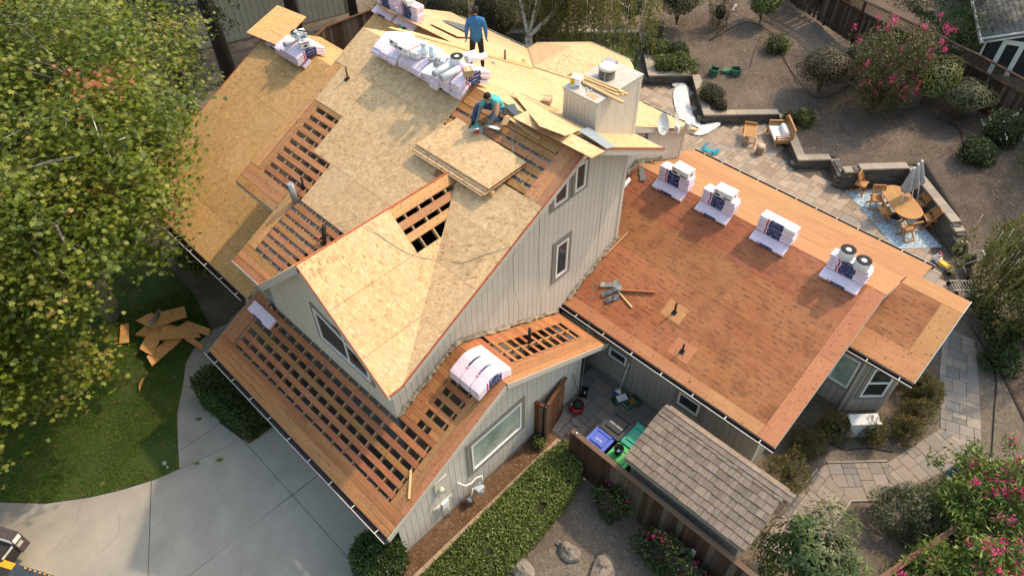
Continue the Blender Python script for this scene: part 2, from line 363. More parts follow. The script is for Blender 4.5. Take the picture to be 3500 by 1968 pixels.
MAT['magenta']=leaf('magenta_bract',[(0,(.2,.006,.06)),(.5,(.33,.012,.11)),(1,(.45,.03,.17))],.6,.3)
MAT['white_bloom']=leaf('white_bloom',[(0,(.6,.6,.52)),(1,(.8,.8,.76))],.6,.3)
MAT['brownleaf']=leaf('dead_leaf',[(0,(.14,.05,.025)),(.5,(.24,.1,.05)),(1,(.33,.2,.11))],.7,.2)
MAT['chip']=leaf('wood_chip',[(0,(.07,.045,.03)),(.5,(.16,.105,.07)),(1,(.32,.24,.17))],.85,.0)
MAT['bark']=plain('grey_bark',(.22,.19,.155),.9,.4,7,bump=.7); MAT['bark_dark']=plain('dark_bark',(.05,.042,.036),.95,.4,9,bump=.8); MAT['bark_white']=plain('pale_branch',(.52,.49,.43),.8,.25,8); MAT['twig']=plain('brown_twig',(.12,.085,.055),.9,.3,8)
# ---------------------------------------------------------------- ground, driveway, lawn, terrace, paving
def poly_obj(name,poly,z,mat,th=.0,kind='structure',parent=None):
    m=MB()
    if th: m.prism([(x,y,z) for x,y in poly],[(x,y,z-th) for x,y in poly])
    else: 
        A=sum(poly[i][0]*poly[(i+1)%len(poly)][1]-poly[(i+1)%len(poly)][0]*poly[i][1] for i in range(len(poly)))
        f=tuple(range(len(poly))); m.add([(x,y,z) for x,y in poly],[f if A>0 else f[::-1]])
    o=m.build(name,mat,parent)
    if kind and parent is None:o['kind']=kind
    return o
def inside(p,poly):
    x,y=p;c=False;n=len(poly)
    for i in range(n):
        x1,y1=poly[i];x2,y2=poly[(i+1)%n]
        if (y1>y)!=(y2>y) and x<(x2-x1)*(y-y1)/(y2-y1)+x1:c=not c
    return c
poly_obj('ground',rect(-160,-120,160,200),-.03,MAT['dirt'])
LAWN=[(-6.73,-3.5),(-6.52,-3.1),(-6.51,-2.82),(-6.92,-2.63),(-8.25,-1.93),(-9.08,-1.29),(-9.77,-.82),(-10.22,-.25),(-10.41,.48),(-12.5,.9),(-22,1.0),(-24,-9),(-12,-9.6),(-9.12,-6.69),(-8.16,-5.82),(-7.47,-4.91),(-7.06,-4.22)]
poly_obj('lawn',LAWN,.0,MAT['lawn'])
poly_obj('driveway_base',[(.3,.3),(.3,-16),(-16,-16),(-9.1,-6.71),(-7.04,-4.24),(-6.5,-3.1),(-6.49,-2.82),(-8.23,-1.95),(-9.75,-.84),(-10.39,.48),(-10.4,2),(-6,2)],-.012,MAT['joint'])
drv=empty('driveway',(-3,-4,0)); drv['kind']='structure'
def inset(poly,d):
    cx=sum(p[0] for p in poly)/len(poly);cy=sum(p[1] for p in poly)/len(poly);out=[]
    for x,y in poly:
        L=math.hypot(x-cx,y-cy); out.append((x-(x-cx)/L*d,y-(y-cy)/L*d))
    return out
SL=[rect(-3.5,-1.06,.32,.05),rect(-6.02,-1.06,-3.5,.05),rect(-3.53,-14,.32,-1.06),
 [(-6.02,-1.06),(-3.5,-1.06),(-3.55,-5.27),(-6.71,-3.54),(-6.49,-2.82)],
 [(-6.71,-3.54),(-3.55,-5.27),(-3.55,-16),(-16,-16),(-9.1,-6.71),(-8.14,-5.84),(-7.45,-4.93),(-7.04,-4.24)],
 [(-6.49,-2.82),(-6.02,-1.06),(-6.99,-1.21),(-7.01,-2.57)],[(-7.01,-2.57),(-6.99,-1.21),(-8.55,-.83),(-9.01,-1.34),(-8.23,-1.95)],
 [(-9.01,-1.34),(-8.55,-.83),(-8.7,.9),(-8.0,1.9),(-10.7,2.2),(-10.32,.96),(-10.39,.48),(-10.2,-.25),(-9.75,-.84)]]
for s in SL: poly_obj('slab',inset(s,.012),.004,MAT['concrete'],.06,None,drv)
for path in ([(-7.62,-4.95),(-7.35,-5.3),(-7.1,-5.45),(-6.75,-6.05),(-6.6,-6.5)],[(-3.0,-2.9),(-2.75,-3.15),(-2.3,-3.3),(-1.95,-3.75)],[(-6.4,-4.6),(-5.9,-4.85),(-5.75,-5.4)]):
    for a,b in zip(path[:-1],path[1:]): MB().beam((a[0],a[1],.0035),(b[0],b[1],.0035),.005,.003).build('crack',MAT['joint'],drv)
poly_obj('porch_step',[(-10.9,1.9),(-8.2,1.9),(-8.2,3.4),(-10.9,3.4)],.14,MAT['concrete'],.16)
poly_obj('side_bed',[(0,-.35),(.56,-.35),(.56,5.3),(0,5.3)],.012,MAT['soil'])
poly_obj('front_bed',[(-8.6,-1.15),(-5.75,-1.02),(-5.75,.1),(-8.6,1.2)],.018,MAT['soil'])
# garden terrace behind the retaining walls (heights follow the wall tops)
WALLX=[(-22,16.8,.42),(-18,20.4,.42),(-13.6,24.6,.42),(-11.88,26.2,.42),(-9.12,23.25,.42),(-7.7,24.75,.42),(-5.36,22.3,.42),(-3.1,24.5,.42),(-.72,22.15,.42),(.17,23.1,.42),(.95,22.3,.55),(1.5,22.65,.85),(3.2,24.4,.92),(5.4,21.95,.92),(6.05,21.15,.6),(7.2,19.3,.2),(8.2,17.6,.0),(10.2,15.2,.0),(14,12,.0),(40,8,.0)]
WALLX=[(x,y-(.24 if -19<x<6 else 0),z) for x,y,z in WALLX]
def terr_z(x,y):
    for i in range(len(WALLX)-1):
        a,b=WALLX[i],WALLX[i+1]
        if a[0]<=x<=b[0]:
            t=(x-a[0])/(b[0]-a[0]); yw=a[1]+t*(b[1]-a[1]); z0=a[2]+t*(b[2]-a[2]); d=max(0,y-yw)
            return z0+min(.085*d,.95-0*z0 if z0<.5 else .55)
    return .4
m=MB(); rows=[-1,0,.25,.6,1.1,1.8,2.8,4.2,6,9,14,30]
for i in range(len(WALLX)-1):
    a,b=WALLX[i],WALLX[i+1]; n=max(1,int((b[0]-a[0])/1.2))
    for k in range(n):
        V=[];F=[]
        for tt in (k/n,(k+1)/n):
            x=a[0]+tt*(b[0]-a[0]);yw=a[1]+tt*(b[1]-a[1])
            for r in rows: V.append((x,yw+max(r,0),-.05 if r<0 else terr_z(x,yw+r)+(0 if r<.3 else .05*math.sin(x*1.7+r)*math.sin(yw+r*1.3))))
        q=len(rows)
        for j in range(q-1):F.append((j,q+j,q+j+1,j+1))
        m.add(V,F,True)
o=m.build('garden_terrace',MAT['mulch']); o['kind']='structure'
poly_obj('right_bed',[(5.2,6.6),(12,6.6),(14,12),(9.5,17),(7.6,19),(6.6,17.2),(6.2,15.5),(5.6,9)],-.012,MAT['dirt'])
poly_obj('back_lawn',[(-14.4,21.5),(-9.3,22.4),(-11.9,25.5),(-14.9,23.4)],.005,MAT['lawn'])
# paving
def pave_cells(poly,org,ang,u,sizes,seed):
    r=random.Random(seed); ca,sa=math.cos(ang),math.sin(ang)
    loc=[((x-org[0])*ca+(y-org[1])*sa,-(x-org[0])*sa+(y-org[1])*ca) for x,y in poly]
    x0=min(p[0] for p in loc);x1=max(p[0] for p in loc);y0=min(p[1] for p in loc);y1=max(p[1] for p in loc)
    nx=int((x1-x0)/u)+2;ny=int((y1-y0)/u)+2; occ=[[0]*ny for _ in range(nx)]; out=[]
    for j in range(ny):
        for i in range(nx):
            if occ[i][j]:continue
            ss=sizes[:]; r.shuffle(ss); ss.append((1,1))
            for a,b in ss:
                if i+a<=nx and j+b<=ny and all(not occ[i+p][j+q] for p in range(a) for q in range(b)):
                    for p in range(a):
                        for q in range(b):occ[i+p][j+q]=1
                    out.append((x0+i*u,y0+j*u,x0+(i+a)*u,y0+(j+b)*u));break
    back=lambda p:(org[0]+p[0]*ca-p[1]*sa,org[1]+p[0]*sa+p[1]*ca)
    return out,back,loc
def convex(poly):
    s=[]
    for i in range(len(poly)):
        a,b,c=poly[i],poly[(i+1)%len(poly)],poly[(i+2)%len(poly)]; s.append((b[0]-a[0])*(c[1]-b[1])-(b[1]-a[1])*(c[0]-b[0]))
    return all(x>0 for x in s) or all(x<0 for x in s)
def paver_polys(poly,org,ang,u,sizes,seed,gap=.006):
    cells,back,loc=pave_cells(poly,org,ang,u,sizes,seed); res=[]; cv=convex(loc)
    A=sum(loc[i][0]*loc[(i+1)%len(loc)][1]-loc[(i+1)%len(loc)][0]*loc[i][1] for i in range(len(loc)))
    for x0,y0,x1,y1 in cells:
        p=rect(x0+gap,y0+gap,x1-gap,y1-gap)
        if cv:
            for i in range(len(loc)):
                a,b=loc[i],loc[(i+1)%len(loc)]; nx_,ny_=(b[1]-a[1]),-(b[0]-a[0])
                if A<0:nx_,ny_=-nx_,-ny_
                p=clip(p,nx_,ny_,nx_*a[0]+ny_*a[1])
                if len(p)<3:break
            if len(p)<3:continue
            ar=abs(sum(p[i][0]*p[(i+1)%len(p)][1]-p[(i+1)%len(p)][0]*p[i][1] for i in range(len(p))))/2
            if ar<.004:continue
        else:
            if not all(inside(q,loc) for q in p):continue
        res.append([back(q) for q in p])
    return res
def ccw(p):
    A=sum(p[i][0]*p[(i+1)%len(p)][1]-p[(i+1)%len(p)][0]*p[i][1] for i in range(len(p)))
    return p if A>0 else p[::-1]
def lay(parent,polys,z,mat,th=.03,jit=.004,limit=300,name='paver'):
    C=camo.matrix_world.translation
    def key(p): return (p[0][0]-C.x)**2+(p[0][1]-C.y)**2
    polys=sorted(polys,key=key)
    for p in polys[:limit]:
        dz=random.uniform(-jit,jit); p=ccw(p)
        q=inset(p,.004)
        m=MB(); n=len(p)
        V=[(x,y,z+dz) for x,y in q]+[(x,y,z+dz-.005) for x,y in p]+[(x,y,z-th) for x,y in p]
        F=[tuple(range(n))]+[(i,n+i,n+(i+1)%n,(i+1)%n) for i in range(n)]+[(n+i,2*n+i,2*n+(i+1)%n,n+(i+1)%n) for i in range(n)]
        m.add(V,F); m.build(name,mat,parent)
    if len(polys)>limit:
        m=MB();rn=[]
        for p in polys[limit:]:
            dz=random.uniform(-jit,jit);p=ccw(p);b=len(m.f);m.prism([(x,y,z+dz) for x,y in p],[(x,y,z-th) for x,y in p]); rn+=[random.random()]*(len(m.f)-b)
        o=m.build(name+'_field',MAT['paver_many'],parent); o['kind']='stuff'
        at=o.data.attributes.new('rnd','FLOAT','FACE'); at.data.foreach_set('value',rn)
def _pm():
    g=NG('tan_paver_field'); a=g.n('Attribute',attribute_name='rnd'); v=g.coords(); n=g.noise(v,9,5,.7)
    c=g.ramp(a.outputs['Fac'],[(0,(.24,.18,.13)),(.4,(.34,.255,.185)),(.7,(.40,.31,.23)),(1,(.23,.21,.19))]); c=g.mix(g.ramp(n,[(.35,0),(.75,.4)]),c,(.16,.13,.10)); return g.out(c,.88,n,.005,.4)
MAT['paver_many']=_pm()
SZ=[(2,2),(2,1),(1,2),(2,3),(3,2),(2,2)]
PATIO=[(-10.4,21.2),(-9.0,22.6),(-7.5,24.15),(-5.34,21.72),(-2.97,24.02),(-.73,21.58),(.21,22.54),(1.13,21.64),(2.85,23.42),(5.74,20.6),(6.6,19.4),(7.2,17.3),(6.3,15.6),(-2.6,15.4),(-4.7,15.8),(-8,17.6),(-10.4,18.5)]
pat=empty('patio',(0,19,0)); pat['kind']='structure'
poly_obj('patio_sand',PATIO,-.004,MAT['sand'])
lay(pat,paver_polys(PATIO,(0,16),0,.2,SZ,3),.012,MAT['paver'])
PA=[[(6.45,6.6),(7.6,6.8),(7.6,9.37),(6.55,9.75)],[(6.55,9.75),(7.6,9.37),(8.38,10.15),(7.84,11.18),(6.64,9.96)],[(7.84,11.18),(8.38,10.15),(9.62,13.36),(8.47,13.32)],[(8.47,13.32),(9.62,13.36),(8.71,15.71),(7.62,15.39)],[(7.62,15.39),(8.71,15.71),(7.95,17.4),(7.0,17.3)]]
AN=[0,math.pi/4,R(72),R(111),R(108)]
pth=empty('garden_path',(7.5,11,0)); pth['kind']='structure'
pp=[]
for k,(p,a) in enumerate(zip(PA,AN)):
    poly_obj('path_sand',p,-.002,MAT['sand']); pp+=paver_polys(p,p[0],a,.19,SZ,20+k,.005)
lay(pth,pp,.014,MAT['paver_grey'])
SY=[(-.35,8.3),(-.35,5.45),(.6,5.3),(1.3,5.0),(3.0,5.0),(3.0,8.3)]
syd=empty('side_yard',(1,6.5,0)); syd['kind']='structure'; poly_obj('side_yard_sand',SY,-.004,MAT['sand'])
lay(syd,paver_polys(SY,(0,5),0,.2,SZ,9),.012,MAT['paver_grey'])
stp=empty('border_strip',(.68,2,0)); stp['kind']='structure'
poly_obj('border_sand',rect(.56,-1.4,.81,5.3),.0,MAT['sand'])
lay(stp,[rect(.565,-1.4+k*.305,.805,-1.4+k*.305+.298) for k in range(22)],.03,MAT['strip_paver'],.04)
# pale concrete edging along the path
edg=MB()
for a,b in [((6.44,8.2),(6.5,9.6)),((6.6,9.98),(7.8,11.2)),((7.62,8.35),(7.62,9.35)),((7.62,9.35),(8.38,10.12))]:
    edg.beam((a[0],a[1],.012),(b[0],b[1],.012),.05,.05)
o=edg.build('path_edging',MAT['foundation']); o['kind']='structure'
# ---------------------------------------------------------------- the house
S_=.525
zM=lambda x,y:8.623-S_*(7.2-y)
zN=lambda x,y:8.623-S_*(y-7.2)
zG=lambda x,y:4.491-S_*abs(3.396-y)
zL=lambda x,y:3.30+S_*(y-1.0) if y<7.25 else 6.58-S_*(y-7.25)
zD=lambda x,y:6.68-S_*(10.9-y)
zW=lambda x,y:2.6+.46*(y-7.55) if y<12.025 else 2.6+.46*(16.5-y)
zE=lambda x,y:2.98+.46*(y-11.45) if y<13.56 else 2.6+.46*(16.5-y)
zP=lambda x,y:7.752-.881*(x+3.157)
zQ=lambda x,y:7.752-.967*(-3.157-x)
house=empty('house',(-3,4,0),'two storey grey house with half stripped roof of old boards and new pale sheets','house')
OSB=[MAT['osb'],MAT['osb_edge']]
def part(name): 
    return None
# --- walls
def wall(c,axis,sgn,u0,u1,zb,zt,mat='siding',breaks=(),bw=.2,boards=True):
    P=(lambda u,z,d:(c+sgn*d,u,z)) if axis=='x' else (lambda u,z,d:(u,c+sgn*d,z))
    us=sorted([u0,u1]+[b for b in breaks if u0<b<u1])
    prof=[(u,zb(u)) for u in us]+[(u,zt(u)) for u in us[::-1]]
    m=MB().prism([P(u,z,0) for u,z in prof],[P(u,z,-.1) for u,z in prof])
    w=m.build('wall',MAT['siding_back' if boards else mat],house)
    if boards:
        n=max(1,round((u1-u0)/bw)); st=(u1-u0)/n
        for k in range(n):
            a,b=u0+k*st+.005,u0+(k+1)*st-.005; q=sorted([a,b]+[x for x in breaks if a<x<b])
            pr=[(u,zb(u)+.01) for u in q]+[(u,zt(u)) for u in q[::-1]]
            MB().prism([P(u,z,.013) for u,z in pr],[P(u,z,.001) for u,z in pr]).build('siding_board',MAT[mat],w)
    return w
def window(c,axis,sgn,u0,u1,z0,z1,mull=(),panes=('glass',),trim=.13,top=None):
    "taupe casing, white frame, one pane per light; top(u) gives a raked head"
    P=(lambda u,z,d:(c+sgn*d,u,z)) if axis=='x' else (lambda u,z,d:(u,c+sgn*d,z))
    tp=top or (lambda u:z1)
    def fr(m,a,b,za,zb_,w,d0,d1):
        for (ua,ub,zl,zh) in ((a,a+w,za,None),(b-w,b,za,None)):
            q=[(ua,zl),(ub,zl),(ub,zb_(ub)),(ua,zb_(ua))]; m.prism([P(u,z,d1) for u,z in q],[P(u,z,d0) for u,z in q])
        for q in ([(a+w,za),(b-w,za),(b-w,za+w),(a+w,za+w)],[(a+w,zb_(a+w)-w),(b-w,zb_(b-w)-w),(b-w,zb_(b-w)),(a+w,zb_(a+w))]):
            m.prism([P(u,z,d1) for u,z in q],[P(u,z,d0) for u,z in q])
    m=MB(); fr(m,u0,u1,z0,tp,trim,.014,.045); wd=m.build('window',MAT['trim'],house)
    t2=lambda u:tp(u)-trim; f=MB(); fr(f,u0+trim,u1-trim,z0+trim,t2,.055,.016,.06)
    ed=[u0+trim+.055]+list(mull)+[u1-trim-.055]
    for x in mull:
        q=[(x-.022,z0+trim+.05),(x+.022,z0+trim+.05),(x+.022,t2(x)-.05),(x-.022,t2(x)-.05)]; f.prism([P(u,z,.055) for u,z in q],[P(u,z,.02) for u,z in q])
    f.build('window_frame',MAT['white_vinyl'],wd)
    for k in range(len(ed)-1):
        a,b=ed[k],ed[k+1]; q=[(a,z0+trim+.05),(b,z0+trim+.05),(b,t2(b)-.05),(a,t2(a)-.05)]
        MB().prism([P(u,z,.028) for u,z in q],[P(u,z,.018) for u,z in q]).build('pane',MAT[panes[k%len(panes)]],wd)
    return wd
BK=(3.396,7.2,7.35,12.025)
wall(-1.35,'x',1,1.394,9.9,lambda y:(zG(0,y) if y<7.35 else zW(0,y))-.04,lambda y:(zM(0,y) if y<7.2 else zN(0,y))-.16,'siding',BK,.185)
wall(-2.45,'x',1,9.9,14.85,lambda y:zW(0,y)-.04,lambda y:zN(0,y)-.16,'siding',BK,.19)
wall(0,'x',1,0,6.86,lambda y:.16,lambda y:zG(0,y)-.17,'siding',BK,.19)
wall(1.394,'y',-1,-6.5,-1.35,lambda x:zG(x,1.394)-.05,lambda x:min(zP(x,0),zQ(x,0))-.2,'siding',(-3.157,),.2)
wall(8.05,'y',-1,-1.3,5.1,lambda x:.12,lambda x:2.62,'wing_siding',(),.2)
wall(5.1,'x',1,8.05,11.8,lambda y:.12,lambda y:zW(0,y)-.16,'wing_siding',(),.2)
wall(11.85,'y',-1,5.1,6.12,lambda x:.12,lambda x:2.95,'wing_siding',(),.2)
wall(6.88,'x',1,12.6,14.7,lambda y:.12,lambda y:zE(0,y)-.16,'wing_siding',(13.56,),.2)
# hidden sides, plain
for a in ((0,'y',-1,-7.05,0,2.5),(-7.05,'x',-1,0,1.5,2.5),(6.86,'y',1,-1.3,0,2.45),(2.8,'y',-1,-8.35,-6.5,6.1),(-6.5,'x',-1,1.394,2.8,5.35),(2.2,'y',-1,-14,-7,3.7),(-14,'x',-1,2.2,9,3.7),(14.85,'y',1,-13.6,-2.45,4.4),(16.1,'y',1,-2.45,5.4,2.7)):
    wall(a[0],a[1],a[2],a[3],a[4],(lambda u:.05),(lambda u,h=a[5]:h),'siding',(),.2,False)
wall(-8.35,'x',-1,2.8,10.8,lambda y:3.5,lambda y:(zM(0,y) if y<7.2 else zN(0,y))-.2,'siding',(7.2,),.2,False)
# angled wall of the end bay
bw_=MB(); bw_.prism([(6.12,11.85,.12),(6.88,12.6,.12),(6.88,12.6,2.95),(6.12,11.85,2.95)],[(6.05,11.92,.12),(6.81,12.67,.12),(6.81,12.67,2.95),(6.05,11.92,2.95)]); bwo=bw_.build('wall',MAT['siding_back'],house)
dv=Vector((.76,.75,0)); nv=Vector((.702,-.712,0))
for k in range(5):
    a=Vector((6.12,11.85,0))+dv*(k/5+.006);b=Vector((6.12,11.85,0))+dv*((k+1)/5-.006)
    q=[(a,.13),(b,.13),(b,2.95),(a,2.95)]
    MB().prism([tuple(p+nv*.013+Vector((0,0,z))) for p,z in q],[tuple(p+nv*.001+Vector((0,0,z))) for p,z in q]).build('siding_board',MAT['wing_siding'],bwo)
def diag_window():
    b0=Vector((6.12,11.85,0)); m=MB(); wd=None
    def pc(m,t0,t1,z0,z1,d0,d1):
        a,b=b0+dv*t0,b0+dv*t1; q=[(a,z0),(b,z0),(b,z1),(a,z1)]
        m.prism([tuple(p+nv*d1+Vector((0,0,z))) for p,z in q],[tuple(p+nv*d0+Vector((0,0,z))) for p,z in q])
    for t in ((.08,.18,.75,2.3),(.82,.92,.75,2.3),(.18,.82,.75,.87),(.18,.82,2.18,2.3)): pc(m,*t,.014,.045)
    wd=m.build('window',MAT['trim'],house); f=MB()
    for t in ((.18,.23,.87,2.18),(.77,.82,.87,2.18),(.23,.77,.87,.92),(.23,.77,2.13,2.18),(.23,.77,1.5,1.55)): pc(f,*t,.016,.06)
    f.build('window_frame',MAT['white_vinyl'],wd)
    for z0,z1 in ((.92,1.5),(1.55,2.13)):
        p=MB(); pc(p,.23,.77,z0,z1,.018,.028); p.build('pane',MAT['glass'],wd)
diag_window()
# foundation plinths
for a,b in (((0,0,0),(.02,6.86,.155)),((-1.3,8.03,0),(5.1,8.05,.115)),((5.1,8.05,0),(5.12,11.8,.115))):
    MB().box(a,b).build('foundation',MAT['foundation'],house)
window(0,'x',1,2.32,4.46,1.0,2.52,(),('glass_blind',),.15)
window(-1.35,'x',1,6.93,7.69,3.87,5.38,(),('glass',),.14)
window(-1.35,'x',1,6.74,7.5,6.56,7.7,(),('glass',),.13); window(-1.35,'x',1,7.55,8.16,6.58,7.6,(),('glass',),.1)
window(1.394,'y',-1,-4.22,-2.0,4.05,5.42,(-2.95,),('glass_screen','glass'),.12,top=lambda x:5.42 if x<-2.9 else 5.42-.62*(x+2.9))
window(8.05,'y',-1,2.52,3.46,.95,1.75,(),('glass',),.13); window(8.05,'y',-1,.05,.95,.95,1.62,(),('glass',),.13)
window(11.85,'y',-1,5.2,6.04,.95,2.4,(),('glass_blind',),.12)
# corner trims of the gable walls
for (x,y,z0,z1,ax) in ((-1.33,1.44,3.45,5.2,'x'),(-1.33,9.86,zW(0,9.9),6.9,'x'),(-2.43,14.78,3.3,4.4,'x'),(.02,.05,.16,2.4,'x'),(.02,6.8,.16,2.4,'x'),(5.12,8.1,.12,2.6,'x')):
    MB().box((x-.02,y-.06,z0),(x+.012,y+.06,z1)).build('corner_trim',MAT['siding'],house)
MB().box((5.02,8.018,.12),(5.1,8.04,2.55)).build('corner_trim',MAT['wing_siding'],house)
# --- roof parts
def edge_beam(m,a,b,zf,drop,h,w,off=(0,0)):
    a3=(a[0]+off[0],a[1]+off[1],zf(*a)-drop-h/2); b3=(b[0]+off[0],b[1]+off[1],zf(*b)-drop-h/2); m.beam(a3,b3,w,h)
def roof_part(name,edges,mat='fascia'):
    root=None
    for a,b,zf in edges:
        m=MB(); edge_beam(m,a,b,zf,.034,.17,.03)
        if root is None: root=m.build(name,MAT[mat],house)
        else: m.build('fascia',MAT[mat],root)
    return root
front=roof_part('front_roof',[((-.66,7.2),(-.66,1.33),zM),((-8.79,7.2),(-8.79,2.36),zM),((-8.8,2.36),(-6.96,2.36),zM),((-6.94,2.3),(-6.94,.9),zM),((-6.96,.9),(-5.7,.9),zM)])
rear=roof_part('rear_roof',[((-.66,7.2),(-.66,10.58),zN),((-.66,10.58),(-2.1,10.58),zN),((-2.12,10.6),(-2.3,15.28),zN),((-4.66,15.28),(-2.3,15.28),zN),((-13.9,15.28),(-9.98,15.28),zN),((-8.79,7.2),(-8.79,10.9),zN)])
gab=roof_part('gable_roof',[((-3.157,.89),(-.65,.89),zP),((-3.157,.89),(-5.7,.89),zQ),((-.66,.89),(-.66,1.34),zP)])
gar=roof_part('garage_roof',[((.42,-.5),(.42,3.396),zG),((.42,3.396),(.42,7.5),zG),((-7.44,-.5),(-7.44,1.3),zG),((-7.45,-.49),(.43,-.49),zG),((-1.3,7.49),(.43,7.49),zG)])
lef=roof_part('left_roof',[((-14.39,1.03),(-14.39,7.25),zL),((-14.39,7.25),(-14.39,9.1),zL),((-14.4,1.04),(-7.46,1.04),zL)])
win=roof_part('wing_roof',[((5.57,7.56),(5.57,12.025),zW),((5.57,12.025),(5.57,13.5),zW),((-1.35,7.56),(5.58,7.56),zW),((-2.8,16.49),(5.85,16.49),zW)])
end=roof_part('end_roof',[((7.24,11.46),(7.24,13.56),zE),((7.24,13.56),(7.24,14.9),zE),((5.5,11.46),(7.25,11.46),zE),((5.85,14.9),(7.25,14.9),zE)])
# soffit boards under the overhangs
def soffit(parent,poly,zf,drop=.19): sheet('soffit',poly,zf,-drop,.015,MAT['soffit'],parent)
soffit(front,rect(-1.34,1.33,-.67,7.2),zM); soffit(rear,rect(-1.34,7.2,-.67,10.56),zN); soffit(gar,rect(.01,-.48,.41,3.396),zG); soffit(gar,rect(.01,3.396,.41,7.48),zG)
soffit(gab,[(-3.157,.9),(-.67,.9),(-.67,1.39),(-3.157,1.39)],zP); soffit(gab,[(-5.7,.9),(-3.157,.9),(-3.157,1.39),(-5.7,1.39)],zQ)
soffit(win,rect(-1.3,7.58,5.56,8.04),zW); soffit(win,rect(5.11,8.05,5.56,12.0),zW)
def cut(p,fs):
    for f in fs:
        p=clip(p,*f)
        if len(p)<3:return []
    return p
def line_side(p0,p1,keep):
    "half plane through p0,p1 that contains keep"
    a,b=p1[1]-p0[1],-(p1[0]-p0[0]); c=a*p0[0]+b*p0[1]
    if a*keep[0]+b*keep[1]>c:a,b,c=-a,-b,-c
    return (a,b,c)
VP=line_side((-3.157,5.54),(-.642,1.32),(0,5)); VQ=line_side((-3.157,5.54),(-5.69,.875),(-8,5)); VPi=line_side((-3.157,5.54),(-.642,1.32),(-3,1))
def lay_sheets(parent,zf,y0,y1,xs,cuts=(),mat=OSB,off=0,th=.012,gap=.005,name='osb_sheet'):
    for x0,x1 in zip(xs[:-1],xs[1:]):
        p=cut(rect(x0+gap/2,y0+gap/2,x1-gap/2,y1-gap/2),cuts)
        if p: sheet(name,p,zf,off+random.uniform(-.002,.002),th,mat,parent)
# front slope, left of the cross gable
lay_sheets(front,zM,6.11,7.2,[-8.8,-6.36,-4.35]); lay_sheets(front,zM,5.04,6.11,[-8.43,-5.95,-3.6],[line_side((-4.34,5),(-4.34,6),(-6,5))] if 0 else ())
lay_sheets(front,zM,3.97,5.04,[-7.2,-4.75,-3.0],[VQ]); lay_sheets(front,zM,2.9,3.97,[-6.43,-4.44,-3.5],[VQ])
# front slope, right of the valley
for y0,y1,xs in ((4.65,5.68,[-3.2,-.66]),(3.6,4.65,[-3.2,-1.05,-.66]),(2.55,3.6,[-2.6,-.66]),(1.32,2.55,[-2.6,-.66])): lay_sheets(front,zM,y0,y1,xs,[VP])
# cross gable, right slope (rows follow the ridge)
def lay_P(x0,x1,ys):
    for a,b in zip(ys[:-1],ys[1:]):
        p=cut(rect(x0+.003,a+.003,x1-.003,b-.003),[VPi])
        if p: sheet('osb_sheet',p,zP,random.uniform(-.002,.002),.012,OSB,gab)
lay_P(-3.157,-2.28,[.88,3.33]); lay_P(-2.28,-1.37,[.88,2.25,4.6]); lay_P(-1.37,-.646,[.88,3.3])
# cross gable, far slope
for a,b in ((.88,3.3),(3.3,5.6)):
    p=cut(rect(-5.69,a,-3.16,b),[line_side((-3.157,5.54),(-5.69,.875),(-3.3,1))])
    if p: sheet('osb_sheet',p,zQ,0,.012,OSB,gab)
# rear slope
for i in range(8):
    y0=7.2+1.08*i; y1=min(15.3,y0+1.08); st=[0,-1.1,-.4,-1.6,-.7,0,-1.3,-.5][i]
    cuts=[]
    x0=-8.8 if y0<10.2 else -14.5; x1=-.66 if y0<10.1 else -2.15
    if y0<9.3: cuts=[]
    elif y0<10.4: cuts=[(0,1,10.58)]
    xs=[x0];x=x0+2.44+st
    if x-x0<.6:x+=1.22
    while x<x1-.5: xs.append(x);x+=2.44
    xs.append(x1)
    if x0<-10: cuts=cuts+[line_side((-12.95,10.9),(-14.4,15.3),(-5,12))]
    if 9.3<y0<10.4:
        lay_sheets(rear,zN,y0,min(y1,10.58),xs); lay_sheets(rear,zN,10.58,y1,[-8.8,-6.4,-4.2,-2.12])
        lay_sheets(rear,zN,10.9,y1,[-13.5,-11,-8.8],[line_side((-12.95,10.9),(-14.4,15.3),(-5,12))]); continue
    lay_sheets(rear,zN,y0,y1,xs,cuts)
lay_sheets(rear,zD,8.9,9.95,[-12.95,-10.6,-8.4],(),[MAT['osb_old'],MAT['osb_edge']]); lay_sheets(rear,zD,9.95,10.9,[-12.95,-11.8,-9.4,-8.2],(),[MAT['osb_old'],MAT['osb_edge']])
A0,A1=(-7.15,12.5,5.86),(-7.2,14.45,5.82)
EB=[(-9.98,15.28,4.40),(-10.06,15.87,4.38),(-8.57,17.34,4.38),(-6.61,17.3,4.38),(-6.25,17.02,4.38),(-4.66,15.23,4.40)]
for t in ([A0,EB[0],A1],[EB[0],EB[1],A1],[EB[1],EB[2],A1],[EB[2],EB[3],A1],[EB[3],EB[4],A1],[EB[4],EB[5],A1],[EB[5],A0,A1]):
    q=[(x,y,z+.014) for x,y,z in t]; m=MB().prism(q,[(x,y,z-.014) for x,y,z in q]); m.m=[0,0,1,1,1]; m.build('osb_sheet',OSB,rear)
m=MB()
for a,b in zip(EB[:-1],EB[1:]): m.beam((a[0],a[1],a[2]-.12),(b[0],b[1],b[2]-.12),.03,.18)
m.build('fascia',MAT['fascia'],rear)
# left wing
OS2=[MAT['osb_old'],MAT['osb_edge']]
for i,(y0,y1) in enumerate(((1.03,2.1),(2.1,3.17),(3.17,4.24),(4.24,5.31),(5.31,6.38),(6.38,7.25))):
    xs=[-14.4]+[x for x in (-14.4+(1.22 if i%2 else 2.44)+2.44*k for k in range(4)) if x<-8.6]+[-7.47 if y0<2 else -8.36]
    lay_sheets(lef,zL,y0,y1,xs,(),OS2)
lay_sheets(lef,zL,7.25,8.3,[-14.4,-12,-9.6,-8.4],(),OS2); lay_sheets(lef,zL,8.3,9.05,[-14.4,-13.2,-10.8,-8.4],(),OS2)
